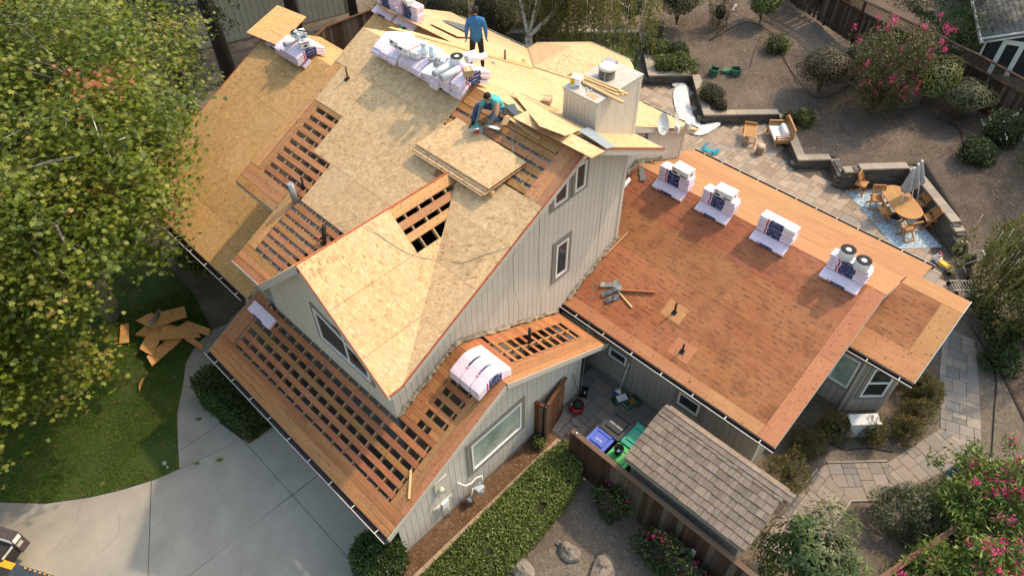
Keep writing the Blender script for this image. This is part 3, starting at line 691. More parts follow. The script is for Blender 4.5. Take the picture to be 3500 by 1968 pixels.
# --- old skip boards, deck planks and rafters
TH=.019
def brd(parent,x0,y0,x1,y1,zf,mat,cuts=(),off=-.013,name='roof_board'):
    p=cut(rect(x0,y0,x1,y1),cuts)
    if p: return sheet(name,p,zf,off+random.uniform(-.003,.003),TH,MAT[mat],parent)
def rows(parent,x0,x1,y0,y1,step,wd,zf,mat,cuts=(),off=-.013,jx=.03,split=True):
    y=y0
    while y+wd<=y1+.02:
        a,b=x0+random.uniform(-jx,jx),x1+random.uniform(-jx,jx)
        jy=random.uniform(-.008,.008)
        if split and b-a>2.6 and random.random()<.6:
            c=a+(b-a)*random.uniform(.3,.7); brd(parent,a,y+jy,c-.004,y+wd+jy,zf,mat,cuts,off); brd(parent,c,y+jy+.004,b,y+wd+jy+.004,zf,mat,cuts,off)
        else: brd(parent,a,y+jy,b,y+wd+jy,zf,mat,cuts,off)
        y+=step
def cols(parent,xs,y0,y1,zf,mat,cuts=(),off=-.011):
    for a,b in zip(xs[:-1],xs[1:]): brd(parent,a+.003,y0,b-.003,y1,zf,mat,cuts,off)
def rafters(parent,xs,y0,y1,zf,cuts=(),off=-.036,dep=.15):
    for x in xs:
        p=cut(rect(x-.019,y0,x+.019,y1),cuts)
        if p: sheet('rafter',p,zf,off,dep,MAT['rafter'],parent)
ar=lambda a,b,s:[a+s*k for k in range(int((b-a)/s)+1)]
cols(front,[-8.8,-8.61,-8.43],2.92,6.11,zM,'deck_y'); cols(front,[-8.41,-8.25],2.92,4.95,zM,'deck_y',(),-.016)
rows(front,-8.8,-6.97,2.34,2.92,.192,.186,zM,'deck_x',jx=.004,split=False)
rows(front,-8.4,-6.2,2.98,5.04,.243,.135,zM,'deck_x',off=-.016)
cols(front,[-6.95,-6.77,-6.58],1.4,2.9,zM,'deck_y',(),-.008)
rows(front,-6.95,-5.5,.88,1.38,.172,.167,zM,'deck_x',[VQ],jx=.003,split=False)
rows(front,-6.57,-3.5,1.47,3.0,.203,.13,zM,'deck_x',[VQ],off=-.016,jx=.01)
rows(front,-4.36,-1.2,5.06,7.0,.222,.15,zM,'deck_x',[line_side((-3.157,5.54),(-.642,1.32),(0,5))] if 0 else (),off=-.016,jx=.01)
brd(front,-4.34,6.98,-.7,7.19,zM,'deck_x',(),-.012); brd(front,-4.34,6.78,-1.25,6.93,zM,'deck_x',(),-.012)
cols(front,[-1.22,-1.04,-.86,-.67],5.68,6.99,zM,'deck_y')
rafters(front,ar(-8.6,-4.8,.406),2.36,5.2,zM,[VQ]); rafters(front,ar(-6.7,-4.6,.406),.9,3.0,zM,[VQ]); rafters(front,ar(-4.3,-.9,.406),4.9,7.15,zM)
# gable hole: boards along the ridge
for x in ar(-3.10,-2.45,.232):
    p=cut(rect(x,3.25,x+.14,5.6),[VPi])
    if p: sheet('roof_board',p,zP,-.014,TH,MAT['deck_y'],gab)
brd(gab,-3.155,3.2,-3.02,5.5,zP,'deck_y',[VPi],-.010)
for y in ar(3.2,5.3,.406):
    p=cut(rect(-3.15,y-.019,-2.2,y+.019),[VPi])
    if p: sheet('rafter',p,zP,-.036,.15,MAT['rafter'],gab)
# garage: eave boards, rake boards, skip boards
rows(gar,-7.44,.40,-.5,.02,.133,.128,zG,'gdeck_x',jx=.002)
cols(gar,[-7.44,-7.28,-7.1,-6.9],.03,1.39,zG,'gdeck_y')
rows(gar,-6.88,-.12,.10,1.42,.258,.138,zG,'gdeck_x',off=-.017,jx=.0)
cols(gar,[-.10,.06,.24,.42],.03,3.39,zG,'gdeck_y'); cols(gar,[-.10,.06,.24,.42],3.40,7.48,zG,'gdeck_y')
y=1.42;k=0
while y<3.35:
    a=-1.29;b=-.1
    if k%2==1: 
        brd(gar,a,y,-.80,y+.136,zG,'gdeck_x'); 
        if k in (1,): brd(gar,-.40,y,b,y+.136,zG,'gdeck_x')
    else: brd(gar,a,y,b,y+.136,zG,'gdeck_x',(),-.014)
    y+=.142;k+=1
rows(gar,-1.29,-.1,3.42,4.25,.15,.145,zG,'gdeck_x',jx=0,split=False)
y=4.27;k=0
while y<6.85:
    wd=.1
    brd(gar,-1.29,y,-.88,y+.145,zG,'gdeck_x')
    if k%2==0: brd(gar,-.88,y+.01,-.12,y+.115,zG,'gdeck_x',(),-.018)
    y+=.15;k+=1
rows(gar,-1.29,-.1,6.9,7.45,.15,.145,zG,'gdeck_x',jx=0,split=False)
rafters(gar,ar(-7.25,-1.3,.406),-.3,1.4,zG); rafters(gar,[-1.0,-.6,-.2,.2],-.3,3.36,zG); rafters(gar,[-1.0,-.55,-.15],3.42,7.4,zG)
# insulation and attic below the openings
def lumpy(name,x0,x1,y0,y1,zf,drop,mat,parent,amp=.05,st=.09,cuts=None):
    nx,ny=int((x1-x0)/st)+1,int((y1-y0)/st)+1; m=MB();V=[];F=[]
    for j in range(ny+1):
        for i in range(nx+1):
            x=x0+(x1-x0)*i/nx;y=y0+(y1-y0)*j/ny; V.append((x,y,zf(x,y)-drop+random.uniform(-amp,amp)))
    for j in range(ny):
        for i in range(nx):
            a=j*(nx+1)+i; cx=(V[a][0]+V[a+1][0])/2; cy=V[a][1]
            if cuts and not cuts(cx,cy):continue
            F.append((a,a+1,a+nx+2,a+nx+1))
    m.add(V,F,True); return m.build(name,mat,parent)
lumpy('insulation',-6.9,-4.2,.95,3.0,zM,.085,MAT['insul'],front,.028,cuts=lambda x,y:x<-3.35-(5.54-y)*.543)
lumpy('insulation',-4.3,-.8,5.0,7.1,zM,.09,MAT['insul'],front,.035)
MB().box((-8.3,2.85,5.15),(-1.4,9.8,5.2)).build('attic_floor',MAT['dark'],house)  # attic floors coloured near black to paint in the dark interior
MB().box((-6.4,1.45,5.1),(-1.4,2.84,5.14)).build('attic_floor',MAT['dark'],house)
MB().box((-7.0,.05,.0),(-.05,6.8,.03)).build('garage_floor',MAT['foundation'],house)
MB().box((-7.0,1.45,3.35),(-1.4,6.8,3.4)).build('garage_ceiling',MAT['drywall'],house)
MB().box((-7.0,1.44,.03),(-1.38,1.5,3.35)).build('garage_partition',MAT['drywall'],house)
# torn building paper where roof meets wall
def ragged(parent,path,zf,wd,n,seed,lift=.05):
    r=random.Random(seed); m=MB();V=[];F=[]
    for k in range(n+1):
        t=k/n*(len(path)-1);i=min(int(t),len(path)-2);f=t-i
        x=path[i][0]+f*(path[i+1][0]-path[i][0]);y=path[i][1]+f*(path[i+1][1]-path[i][1]); nx_,ny_=wd
        z=zf(x,y); w1=r.uniform(.6,1.3);w2=r.uniform(.5,1.2)
        V+=[(x,y,z+.11+r.uniform(-.03,.04)),(x+nx_*.4*w2,y+ny_*.4*w2,z+.06+r.uniform(-.015,.03)),(x+nx_*w1,y+ny_*w1,z+.02+r.uniform(0,lift))]
    for k in range(n):
        a=3*k; F+=[(a,a+1,a+4,a+3),(a+1,a+2,a+5,a+4)]
    m.add(V,F); return m.build('building_paper',MAT['paper'],parent)
ragged(house,[(-1.33,1.42),(-1.33,3.396),(-1.33,7.3)],zG,(.09,0),70,1); ragged(house,[(-1.33,7.7),(-1.33,9.9)],zW,(.1,0),26,2); ragged(house,[(-2.42,10.0),(-2.42,12.02)],zW,(.12,0),20,3); ragged(house,[(-2.42,12.04),(-2.42,13.6)],zW,(.1,0),16,4)
# --- right wing plywood
ys=[7.55,8.66,9.77,10.88,12.025]
for i in range(4):
    x0=-1.37 if i<2 else -2.47; xs=[x0]; x=-1.37+(2.44 if i%2 else 1.22)
    while x<4.9: xs.append(x);x+=2.44
    lay_sheets(win,zW,ys[i],ys[i+1],xs+[5.1],(),MAT['ply'],0,.016,.004,'plywood_sheet')
for a,b in ((7.55,9.95),(9.96,12.02)): sheet('plywood_strip',rect(5.104,a,5.58,b),zW,.003,.018,MAT['ply_patch_y'],win)
lay_sheets(win,zW,7.55,7.86,[-1.36,1.1,3.5,5.1],(),MAT['ply_patch'],.006,.008,.004,'plywood_strip')
ys=[12.025,13.14,14.25,15.36,16.5]
for i in range(4):
    xs=[-2.82];x=-2.82+(1.5 if i%2 else 2.44)
    while x<5.3: xs.append(x);x+=2.44
    lay_sheets(win,zW,ys[i],ys[i+1],xs+[5.85 if i>1 else 5.57],(),MAT['ply_back'],0,.016,.004,'plywood_sheet')
sheet('plywood_strip',rect(5.104,12.03,5.6,13.3),zW,.004,.02,MAT['ply_patch_y'],win)
lay_sheets(end,zE,11.45,12.1,[5.35,7.25],(),MAT['ply_patch'],.004,.016,.004,'plywood_sheet'); lay_sheets(end,zE,12.1,13.56,[5.35,6.72],(),MAT['ply'],0,.016,.004,'plywood_sheet'); lay_sheets(end,zE,12.1,13.56,[6.72,7.25],(),MAT['ply_patch_y'],.002,.016,.004,'plywood_sheet')
lay_sheets(end,zE,13.56,14.9,[5.6,7.25],(),MAT['ply_back'],.002,.016,.004,'plywood_sheet'); lay_sheets(end,zE,14.9,16.5,[5.6,5.86],(),MAT['ply_back'],.0,.016,.004,'plywood_sheet')
MB().prism([(5.36,11.5,2.98),(5.36,13.5,3.9),(5.36,13.3,4.05),(5.36,12.0,4.6),(5.36,11.5,4.4)],[(5.3,11.5,2.98),(5.3,13.5,3.9),(5.3,13.3,4.05),(5.3,12.0,4.6),(5.3,11.5,4.4)]).build('gable_wall',MAT['wing_siding'],house)
for x,y in ((1.48,8.96),(2.31,8.23)):
    sheet('patch_sheet',rect(x-.33,y-.22,x+.30,y+.25),zW,.008,.01,MAT['ply_patch'],win)
# --- gutters: trough, white outer lip, spikes
def gutter(a,b,z,out,name='gutter',lip=True,back=MAT['gutter'],spikes=7):
    a,b=Vector(a),Vector(b);o=Vector(out);d=(b-a).normalized(); m=MB()
    prof=[(0,0),(0,-.11),(.09,-.11),(.125,-.02),(.115,-.02),(.083,-.1),(.008,-.1),(.008,0)]
    V=[];n=len(prof)
    for e in (a,b):
        for u,v in prof:V.append((e.x+o.x*u,e.y+o.y*u,z+v))
    m.add(V,[(i,(i+1)%n,n+(i+1)%n,n+i) for i in range(n)]+[tuple(range(n)),tuple(range(2*n-1,n-1,-1))]); g=m.build(name,back,house)
    l=MB(); l.beam((a.x+o.x*.125,a.y+o.y*.125,z-.018),(b.x+o.x*.125,b.y+o.y*.125,z-.018),.016,.022); l.build('gutter_lip',MAT['gutter_lip'],g)
    for k in range(spikes):
        p=a+(b-a)*((k+.6)/spikes); l=MB(); l.beam((p.x,p.y,z-.012),(p.x+o.x*.13,p.y+o.y*.13,z-.008),.022,.012); l.build('gutter_spike',MAT['gutter_lip'],g)
gutter((-7.46,-.51),(.44,-.51),2.43,(0,-1),spikes=9); gutter((-14.4,1.01),(-7.6,1.01),3.27,(0,-1),spikes=8)
gutter((-1.36,7.53),(5.62,7.53),2.59,(0,-1),spikes=7); gutter((-2.85,16.52),(5.9,16.52),2.58,(0,1),spikes=12)
gutter((5.5,11.43),(7.27,11.43),2.95,(0,-1),spikes=2); gutter((-13.9,15.32),(-10.0,15.32),4.33,(0,1),spikes=5); gutter((-4.6,15.32),(-2.3,15.32),4.33,(0,1),spikes=3); gutter((-8.57,17.36),(-6.61,17.33),4.33,(0,1),spikes=2)
MB().beam((-6.97,.868,5.285),(-5.71,.868,5.285),.02,.03).build('drip_edge',MAT['metal_strip'],house)
# red primed drip edges on the new sheets and pale metal on the rakes
for a,b in (((-.64,7.2,8.611),(-.64,1.3,zM(0,1.3)-.012)),((-.64,7.2,8.611),(-.64,10.56,zN(0,10.56)-.012)),((-3.16,.868,7.745),(-.63,.868,zP(-.63,0)-.015)),((-.63,.87,zP(-.63,0)-.02),(-.63,1.3,zP(-.63,0)-.02)),((-14.41,1.03,zL(0,1.03)-.01),(-14.41,7.2,zL(0,7.2)-.01)),((-3.157,.88,7.76),(-3.157,5.5,7.76))):
    MB().beam(a,b,.012 if a[0]!=-3.157 else .03,.05 if a[0]!=-3.157 else .02).build('red_edge',MAT['osb_edge'],house)
m=MB(); m.beam((7.262,11.45,2.97),(7.262,13.56,3.94),.02,.05); m.beam((7.262,13.56,3.94),(7.262,14.9,3.33),.02,.05); m.build('drip_edge',MAT['gutter_lip'],house)
m=MB(); m.beam((6.02,11.78,.05),(6.02,11.78,2.75),.07,.06); m.beam((6.02,11.78,2.75),(6.02,11.47,2.9),.07,.06); m.build('downpipe',MAT['fascia'],house)
# --- chimney chase
ch=MB().box((-2.57,8.58,6.6),(-1.55,10.35,8.72)).build('chimney',MAT['siding_back'],house)
def chs(axis,c,u0,u1,zb,sg):
    n=round((u1-u0)/.125);st=(u1-u0)/n
    for k in range(n):
        a,b=u0+k*st+.003,u0+(k+1)*st-.003
        if axis=='x': MB().box((c,a,zb),(c+.012*sg,b,8.6)).build('siding_board',MAT['siding'],ch)
        else: MB().box((a,c,zb),(b,c+.012*sg,8.6)).build('siding_board',MAT['siding'],ch)
chs('x',-1.55,8.68,10.25,6.8,1); chs('y',8.58,-2.47,-1.65,7.6,-1)
t=MB()
t.box((-1.55,8.565,6.8),(-1.53,8.68,8.6)); t.box((-1.55,10.25,6.8),(-1.53,10.36,8.6)); t.box((-1.65,8.56,7.6),(-1.532,8.58,8.6)); t.box((-2.58,8.56,7.6),(-2.47,8.58,8.6))
t.box((-2.585,8.555,8.6),(-1.535,8.58,8.72)); t.box((-1.55,8.58,8.6),(-1.525,10.365,8.72)); t.build('corner_trim',MAT['siding'],ch)
MB().box((-2.6,8.53,8.722),(-1.51,10.38,8.765)).build('chimney_cap',plain('chase_cover',(.40,.375,.335),.6,.15,5),ch)
c=MB(); c.lathe([(.195,0),(.20,.02),(.19,.03),(.19,.26)],(-2.1,9.62,8.765),24); fl=c.build('flue_screen',plain('rusty_screen',(.15,.12,.095),.7,.5,30),ch)
c=MB(); c.lathe([(.235,0),(.24,.03),(.19,.075),(.0,.085)],(-2.1,9.62,9.02),28); c.build('flue_lid',plain('cream_lid',(.62,.58,.49),.6,.15,6),fl)
for k in range(4):
    th=k*math.pi/2+.4; c=MB(); c.beam((-2.1+.205*math.cos(th),9.62+.205*math.sin(th),8.77),(-2.1+.205*math.cos(th),9.62+.205*math.sin(th),9.01),.02,.008); c.build('strap',MAT['gutter_lip'],fl)
# --- vent pipes
def pipe(x,y,zf,h,r,mat,parent,tilt=(0,0)):
    z=zf(x,y); m=MB(); m.tube([(x,y,z-.12),(x+tilt[0],y+tilt[1],z+h)],r,12); m.lathe([(r*.82,0),(r*.82,.002)],(x+tilt[0],y+tilt[1],z+h+.001),12); return m.build('vent_pipe',mat,parent)
MAT['iron']=plain('black_iron_pipe',(.022,.018,.016),.6,.3,9); MAT['galv']=plain('galvanised_pipe',(.30,.31,.31),.5,.2,8,metal=.5); MAT['copper']=plain('brown_pipe',(.2,.11,.06),.6,.3,8)
pipe(1.48,8.96,zW,.38,.03,MAT['iron'],win); pipe(2.31,8.23,zW,.3,.03,MAT['iron'],win); pipe(-.56,5.25,zG,.55,.045,MAT['iron'],gar)
pipe(-7.97,5.9,zM,.34,.03,MAT['copper'],front); pipe(-6.55,2.82,zM,.55,.085,MAT['galv'],front,(-.03,0)); pipe(-6.62,3.15,zM,.3,.03,MAT['iron'],front,(-.05,.05)); pipe(-4.9,2.45,zM,.55,.055,MAT['iron'],front,(.02,.12))
pipe(-7.55,11.55,zN,.36,.035,MAT['copper'],rear); pipe(-8.05,14.2,zN,.36,.035,MAT['copper'],rear)
for x,y,zf,pr in ((1.48,8.93,zW,win),(2.31,8.2,zW,win),(-7.97,5.86,zM,front)):
    sheet('pipe_hole_dark',rect(x-.07,y-.06,x+.07,y+.08),zf,.012,.004,MAT['dark'],pr)  # dark sheet on the deck paints the shade of the cut hole
# ---------------------------------------------------------------- roofing materials on the roofs
def print_mat(name,base,ink,sx=1,sy=1,dens=.5,amt=.6,rough=.55,axis='xy'):
    g=NG(name); v=g.coords(); n=g.noise(g.coords((3,3,3),rand=True),2.2,3)
    c=g.ramp(n,[(.3,tuple(x*.94 for x in base)),(.7,tuple(min(1,x*1.04) for x in base))])
    sp=g.n('SeparateXYZ'); g.l(v,sp.inputs[0]); A=sp.outputs['XYZ'.index(axis[0].upper())]; B=sp.outputs['XYZ'.index(axis[1].upper())]
    row=g.math('MULTIPLY',B,38*sy); fr=g.math('FRACT',row); fl=g.math('FLOOR',row)
    cx=g.n('CombineXYZ'); g.l(g.math('MULTIPLY',A,70*sx),cx.inputs[0]); g.l(g.math('MULTIPLY',fl,3.7),cx.inputs[1])
    t=g.ramp(g.noise(cx.outputs[0],1,1),[(.5,0),(.54,1)]); band=g.math('LESS_THAN',g.math('ABSOLUTE',g.math('SUBTRACT',fr,.5)),.26)
    blk=g.ramp(g.voro(g.coords((5*sx,9*sy,5)),1.0,out='Distance'),[(.30,1),(.38,0)]) if dens<1 else None
    m=g.math('MULTIPLY',t,band)
    if blk is not None: m=g.math('MULTIPLY',m,blk)
    c=g.mix(g.math('MULTIPLY',m,amt),c,ink); return g.out(c,rough)
MAT['wrap']=print_mat('shingle_wrapper',(.72,.60,.69),(.26,.24,.38),1,1,.5,.5,.42)
MAT['wrap_w']=print_mat('white_shingle_wrapper',(.80,.79,.79),(.4,.4,.5),1,1,.5,.3,.45)
def band_mat():
    g=NG('navy_label'); v=g.coords(); sp=g.n('SeparateXYZ'); g.l(v,sp.inputs[0]); s=g.math('ADD',sp.outputs[0],sp.outputs[1])
    t=g.ramp(g.noise(g.coords((34,34,1),rand=True),1.0,1),[(.50,0),(.54,1)]); zz=sp.outputs[2]
    b=g.math('LESS_THAN',g.math('ABSOLUTE',g.math('SUBTRACT',zz,.052)),.016)
    return g.out(g.mix(g.math('MULTIPLY',g.math('MULTIPLY',t,b),.7),(.022,.027,.10),(.42,.42,.55)),.45)
MAT['navy']=band_mat(); MAT['redlogo']=plain('red_logo',(.45,.02,.06),.5,.1)
BL,BWD,BT=1.04,.335,.092
def bundle_mesh(bend,name):
    "a wrapped bundle: rounded slab, bent over a ridge when bend>0"
    m=MB(); n=14; V=[];F=[]
    prof=[(-.5,.22),(-.5,.78),(-.46,1),(.46,1),(.5,.78),(.5,.22),(.46,0),(-.46,0)]
    r=random.Random(5)
    for i in range(n+1):
        t=-.5+i/n; e=1-.035*(abs(t)>.49)
        for k,(u,w) in enumerate(prof):
            x=t*BL+ (0 if 0<i<n else math.copysign(.004,t)*math.sin(k)); z=w*BT*e - bend*(math.sqrt(x*x+.012)-.11)+r.uniform(-.0025,.0025)
            V.append((x,u*BWD*e+r.uniform(-.002,.002),z))
    p=len(prof)
    for i in range(n):
        for k in range(p):F.append((i*p+k,i*p+(k+1)%p,(i+1)*p+(k+1)%p,(i+1)*p+k))
    F=[f[::-1] for f in F]; m.add(V,F,False)
    m.add([V[k] for k in range(p)],[tuple(range(p))]);m.add([V[n*p+k] for k in range(p)],[tuple(range(p-1,-1,-1))])
    return m.mesh(name)
BM={0:bundle_mesh(0,'bundle_flat'),1:bundle_mesh(.46,'bundle_bent')}
def band_mesh(bend,red=False):
    m=MB(); n=6; a,b=(-.20,.20) if not red else (-.275,-.235)
    V=[]
    for i in range(n+1):
        x=a+(b-a)*i/n; dz=-bend*(math.sqrt(x*x+.012)-.11)
        for y,z in ((-.5*BWD-.003,.012),(-.5*BWD-.004,.075),(-.46*BWD,BT+.002),(-.40*BWD,BT+.0025)): V.append((x,y,z+dz))
    F=[(i*4+k,(i+1)*4+k,(i+1)*4+k+1,i*4+k+1) for i in range(n) for k in range(3)]
    m.add(V,F,True); return m.mesh('band')
BB={0:band_mesh(0),1:band_mesh(.46)}; BR={0:band_mesh(0,True),1:band_mesh(.46,True)}
for x in (0,1): BM[x].materials.append(MAT['wrap']); BB[x].materials.append(MAT['navy']); BR[x].materials.append(MAT['redlogo'])
BW=BM[0].copy(); BW.materials.clear(); BW.materials.append(MAT['wrap_w'])
def bundle(loc,rz,bent,label,group,tilt=0,white=False,band=True):
    o=bpy.data.objects.new('shingle_bundle',BW if white else BM[bent]); COL.objects.link(o); o.location=loc
    o.rotation_euler=(tilt,0,rz+random.uniform(-.02,.02)); tag(o,label,'shingle bundle',group)
    if band:
        for me,nm in ((BB[bent],'label_band'),(BR[bent],'logo')):
            c=bpy.data.objects.new(nm,me); COL.objects.link(c); c.parent=o
    return o
ORD=['topmost','second','third','fourth','fifth','sixth','seventh','eighth']
def stack(cx,cy,z0,n,desc,group,white_top=False,rz=0):
    for k in range(n):
        i=n-1-k
        bundle((cx+random.uniform(-.02,.02),cy+random.uniform(-.015,.015),z0+k*BT*.97),rz,0,('%s pink bundle of %s'%(ORD[i].capitalize() if i else 'Topmost',desc)) if n>1 else desc,group,0,white_top and k==n-1)
aW=math.atan(.46);aM=math.atan(.525)
WS=[(-.93,'the ridge stack beside the tall gable wall',5),(.595,'the ridge stack second from the gable wall',5),(2.405,'the ridge stack with no box or roll on top',6),(4.505,'the ridge stack carrying two black rolls',5)]
gW='shingle bundles along the right wing ridge'
for x,d,n in WS:
    bundle((x,11.59+.5*BWD*math.cos(aW)+.02,zW(0,11.59+.165)+.02),0,0,'Bundle lying on the slope before '+d,gW,aW)
    stack(x+.02,12.0,4.72,n,d,gW,white_top=(n==6))
# cross-laid bundles draped over the main ridge
gM='shingle bundles draped over the main ridge'
for x,d in ((-7.145,'leftmost of three'),(-6.02,'middle of three'),(-4.93,'rightmost of three')):
    bundle((x,6.72+.17,zM(0,6.885)+.02),0,0,'Shingle bundle flat on the slope, %s under the main ridge pile'%d,gM,aM)
LAY=[2,2,2,2,3,3,3,3,4,4]
for k,n in enumerate(LAY):
    x=-7.52+.342*k
    for j in range(n):
        pos='%s column from the white cartons end'%['first','second','third','fourth','fifth','sixth','seventh','eighth','ninth','tenth'][k]
        lay_='top' if j==n-1 else ('bottom' if j==0 else ['','second','third'][j])
        bundle((x+random.uniform(-.02,.02),7.14+random.uniform(-.09,.06),8.64+BT*1.0*j+.07+random.uniform(0,.012)),math.pi/2+random.uniform(-.05,.05),1,'Pink bundle bent over main ridge, %s layer, %s'%(lay_,pos),gM,0,False,k==9 or (j==n-1 and k in(3,6)) )
gL='shingle bundles on the left wing'
for x,d in ((-13.5,'left'),(-12.3,'right')): bundle((x,6.72+.2,zL(0,6.9)+.02),0,0,'Shingle bundle flat on left wing slope, %s of the two'%d,gL,aM)
for k in range(4):
    for j in range(3 if k else 2):
        bundle((-13.0+.342*k,7.12,6.62+.05+BT*j),math.pi/2,1,'Pink bundle bent over left wing ridge, %s layer, %s column from the tree side'%(['bottom','middle','top'][j],['first','second','third','fourth'][k]),gL,0,False,k==3)
gD='shingle bundles on the far ridge'
for x,d in ((-12.5,'left'),(-11.35,'right')):
    bundle((x,10.48+.17,zD(0,10.64)+.02),0,0,'Shingle bundle flat on the far slope below the %s far stack'%d,gD,aM)
    stack(x,10.9,6.74,7 if d=='left' else 6,'the %s far stack at the top of the photo'%d,gD)
gG='shingle bundles on the garage roof'
for k in range(3):
    for j in range(3):
        bundle((-.62+.345*k,3.22,4.53+BT*j-.02),math.pi/2,1,'Pink bundle bent over garage ridge, %s layer, %s column from the grey wall'%(['bottom','middle','top'][j],['first','second','third'][k]),gG)
bundle((-6.68,1.02,zG(0,1.02)+.005),-.0,0,'single torn lilac bundle at left end of the garage roof boards',gG,aM)
# --- cartons
MAT['carton']=print_mat('white_carton',(.80,.79,.77),(.06,.05,.07),.6,.6,.5,.8,.6,'xz'); MAT['kraft']=plain('kraft_cardboard',(.42,.28,.16),.85,.1,7); MAT['black_print']=plain('black_print',(.03,.03,.035),.6,.2); MAT['red_print']=plain('red_print',(.42,.05,.06),.6,.2); MAT['yellow_print']=plain('yellow_print',(.65,.42,.05),.6,.2); MAT['blue_print']=plain('blue_print',(.05,.16,.36),.6,.2)
def carton(c,dx,dy,dz,rz,label,marks=(),mat='carton',name='carton',group='cartons of roofing supplies'):
    o=empty(name,c,label,'box',group,rz)
    b=MB().box((-dx/2,-dy/2,0),(dx/2,dy/2,dz)).build('carton_body',MAT[mat],o,True)
    t=MB(); t.box((-dx/2+.003,-.012,dz),(dx/2-.003,.012,dz+.0015)); t.build('tape',plain('tape_%d'%random.randrange(9999),(.7,.66,.58),.35,.05),o,True)
    for face,u0,u1,v0,v1,mt in marks:
        m=MB(); e=.0025
        if face=='f': m.box((u0*dx-dx/2,-dy/2-e,v0*dz),(u1*dx-dx/2,-dy/2+.001,v1*dz))
        else: m.box((dx/2-.001,u0*dy-dy/2,v0*dz),(dx/2+e,u1*dy-dy/2,v1*dz))
        m.build('print_and_hole_patch',MAT[mt],o,True)
    return o
STD=(('f',.1,.2,.62,.85,'red_print'),('f',.08,.36,.12,.4,'black_print'),('f',.55,.92,.1,.28,'black_print'),('s',.35,.65,.3,.62,'black_print'),('s',.0,1,.85,.95,'red_print'))  # black side patch paints the dark of a hole, the rest is print
carton((-.72,11.98,4.72+5*BT),.58,.36,.22,-.04,'white carton on the stack nearest the gable wall',STD)
carton((.72,11.98,4.72+5*BT),.58,.36,.22,.03,'white carton on the second ridge stack of the right wing',STD)
carton((-6.7,6.93,9.0),.36,.56,.2,-.02,'long white carton at the left end of the main ridge pile',(('f',.1,.4,.5,.8,'black_print'),('f',.6,.9,.2,.4,'black_print')))
carton((-6.33,6.9,8.97),.36,.56,.2,.03,'long white carton second in the main ridge pile',(('f',.1,.4,.5,.8,'black_print'),('s',0,1,.7,.8,'red_print')))
carton((-6.02,6.9,8.96),.26,.4,.15,.05,'small white carton between long cartons and metal vents',())
carton((-4.3,6.98,9.06),.24,.22,.17,-.5,'small brown cardboard box on the main ridge pile',(),'kraft')
carton((-12.0,7.05,6.97),.4,.3,.2,-.35,'lower white carton on the left wing pile',(('s',0,1,.8,.95,'red_print'),('s',.3,.7,.2,.5,'black_print')))
carton((-12.12,7.1,7.175),.36,.28,.2,-.3,'upper white carton with blue print on the left wing pile',(('s',.2,.8,.3,.6,'blue_print'),))
carton((-11.3,10.8,6.74+6*BT*.97),.42,.3,.18,-.2,'white carton beside the black roll on the far stack',(('f',0,1,.1,.25,'black_print'),))
carton((-2.4,8.82,8.766),.26,.22,.24,.3,'white and yellow nail box on the chimney top',(('f',.0,.45,.2,.9,'yellow_print'),('f',.5,.95,.1,.2,'black_print'),('s',.2,.8,.25,.6,'black_print')))
carton((-3.5,9.0,zN(0,9.0)),.24,.3,.18,.5,'open brown box lying on the rear slope by the chimney',(),'kraft')
# open box beside the kneeling man
ob=empty('open_carton',(-3.06,6.72,zM(0,6.72)+.02),'open brown carton with white flap beside the kneeling worker','box','cartons of roofing supplies'); ob.rotation_euler=(aM*.8,0,.35)
m=MB(); m.box((-.17,-.13,0),(.17,.13,.01))
for a,b in (((-.17,-.13,0),(-.162,.13,.16)),((.162,-.13,0),(.17,.13,.16)),((-.17,.122,0),(.17,.13,.16))): m.box(a,b)
m.build('carton_body',MAT['kraft'],ob,True)
MB().obox((0,-.2,.1),(.17,0,0),(0,.075,-.07),(0,.003,.003)).build('printed_side',MAT['carton'],ob,True)
MB().obox((.24,.02,.15),(.075,0,.02),(0,.12,0),(0,0,.003)).build('flap',MAT['kraft'],ob,True); MB().obox((-.05,.17,.2),(.12,0,0),(0,.03,.05),(0,.003,-.002)).build('flap',MAT['kraft'],ob,True)
# --- rolls and tubes
MAT['rollblack']=plain('bitumen_roll',(.022,.022,.024),.85,.4,30); MAT['rollpaper']=print_mat('roll_paper',(.70,.69,.67),(.12,.12,.14),.4,.5,.5,.8,.5,'xz'); MAT['tube']=plain('white_underlay_roll',(.66,.66,.66),.45,.08,3); MAT['tubegrey']=plain('grey_roll_end',(.36,.37,.38),.6,.15); MAT['purple']=plain('purple_sleeve',(.34,.25,.45),.5,.1)
def roll(c,r,h,label):
    o=empty('black_roll',c,label,'roll','black bitumen rolls')
    m=MB(); m.lathe([(r*.97,0),(r,.01),(r,h-.012),(r*.97,h)],(0,0,0),28); m.build('paper_label',MAT['rollpaper'],o,True)
    m=MB(); ri=r*.36; m.lathe([(ri,h-.06),(ri,h+.004),(r*.7,h+.007),(r*.98,h+.004),(r*.985,h-.004)],(0,0,0),28); m.build('roll_coil',MAT['rollblack'],o,True)
    m=MB(); m.lathe([(ri,h-.05),(0,h-.05)],(0,0,0),20); m.build('roll_core',MAT['dark'],o,True)
    return o
zt5=4.72+5*BT*.97
roll((4.32,12.0,zt5),.2,.27,'left black roll on the last ridge stack of the right wing'); roll((4.78,11.92,zt5-.02),.2,.27,'right black roll on the last ridge stack of the right wing')
roll((-4.86,7.14,9.04),.165,.24,'black roll standing on the main ridge pile'); roll((-12.55,7.15,6.97),.165,.22,'black roll on the left wing pile'); roll((-11.6,10.95,6.74+6*BT*.97),.165,.22,'black roll on the far stack beside a carton')
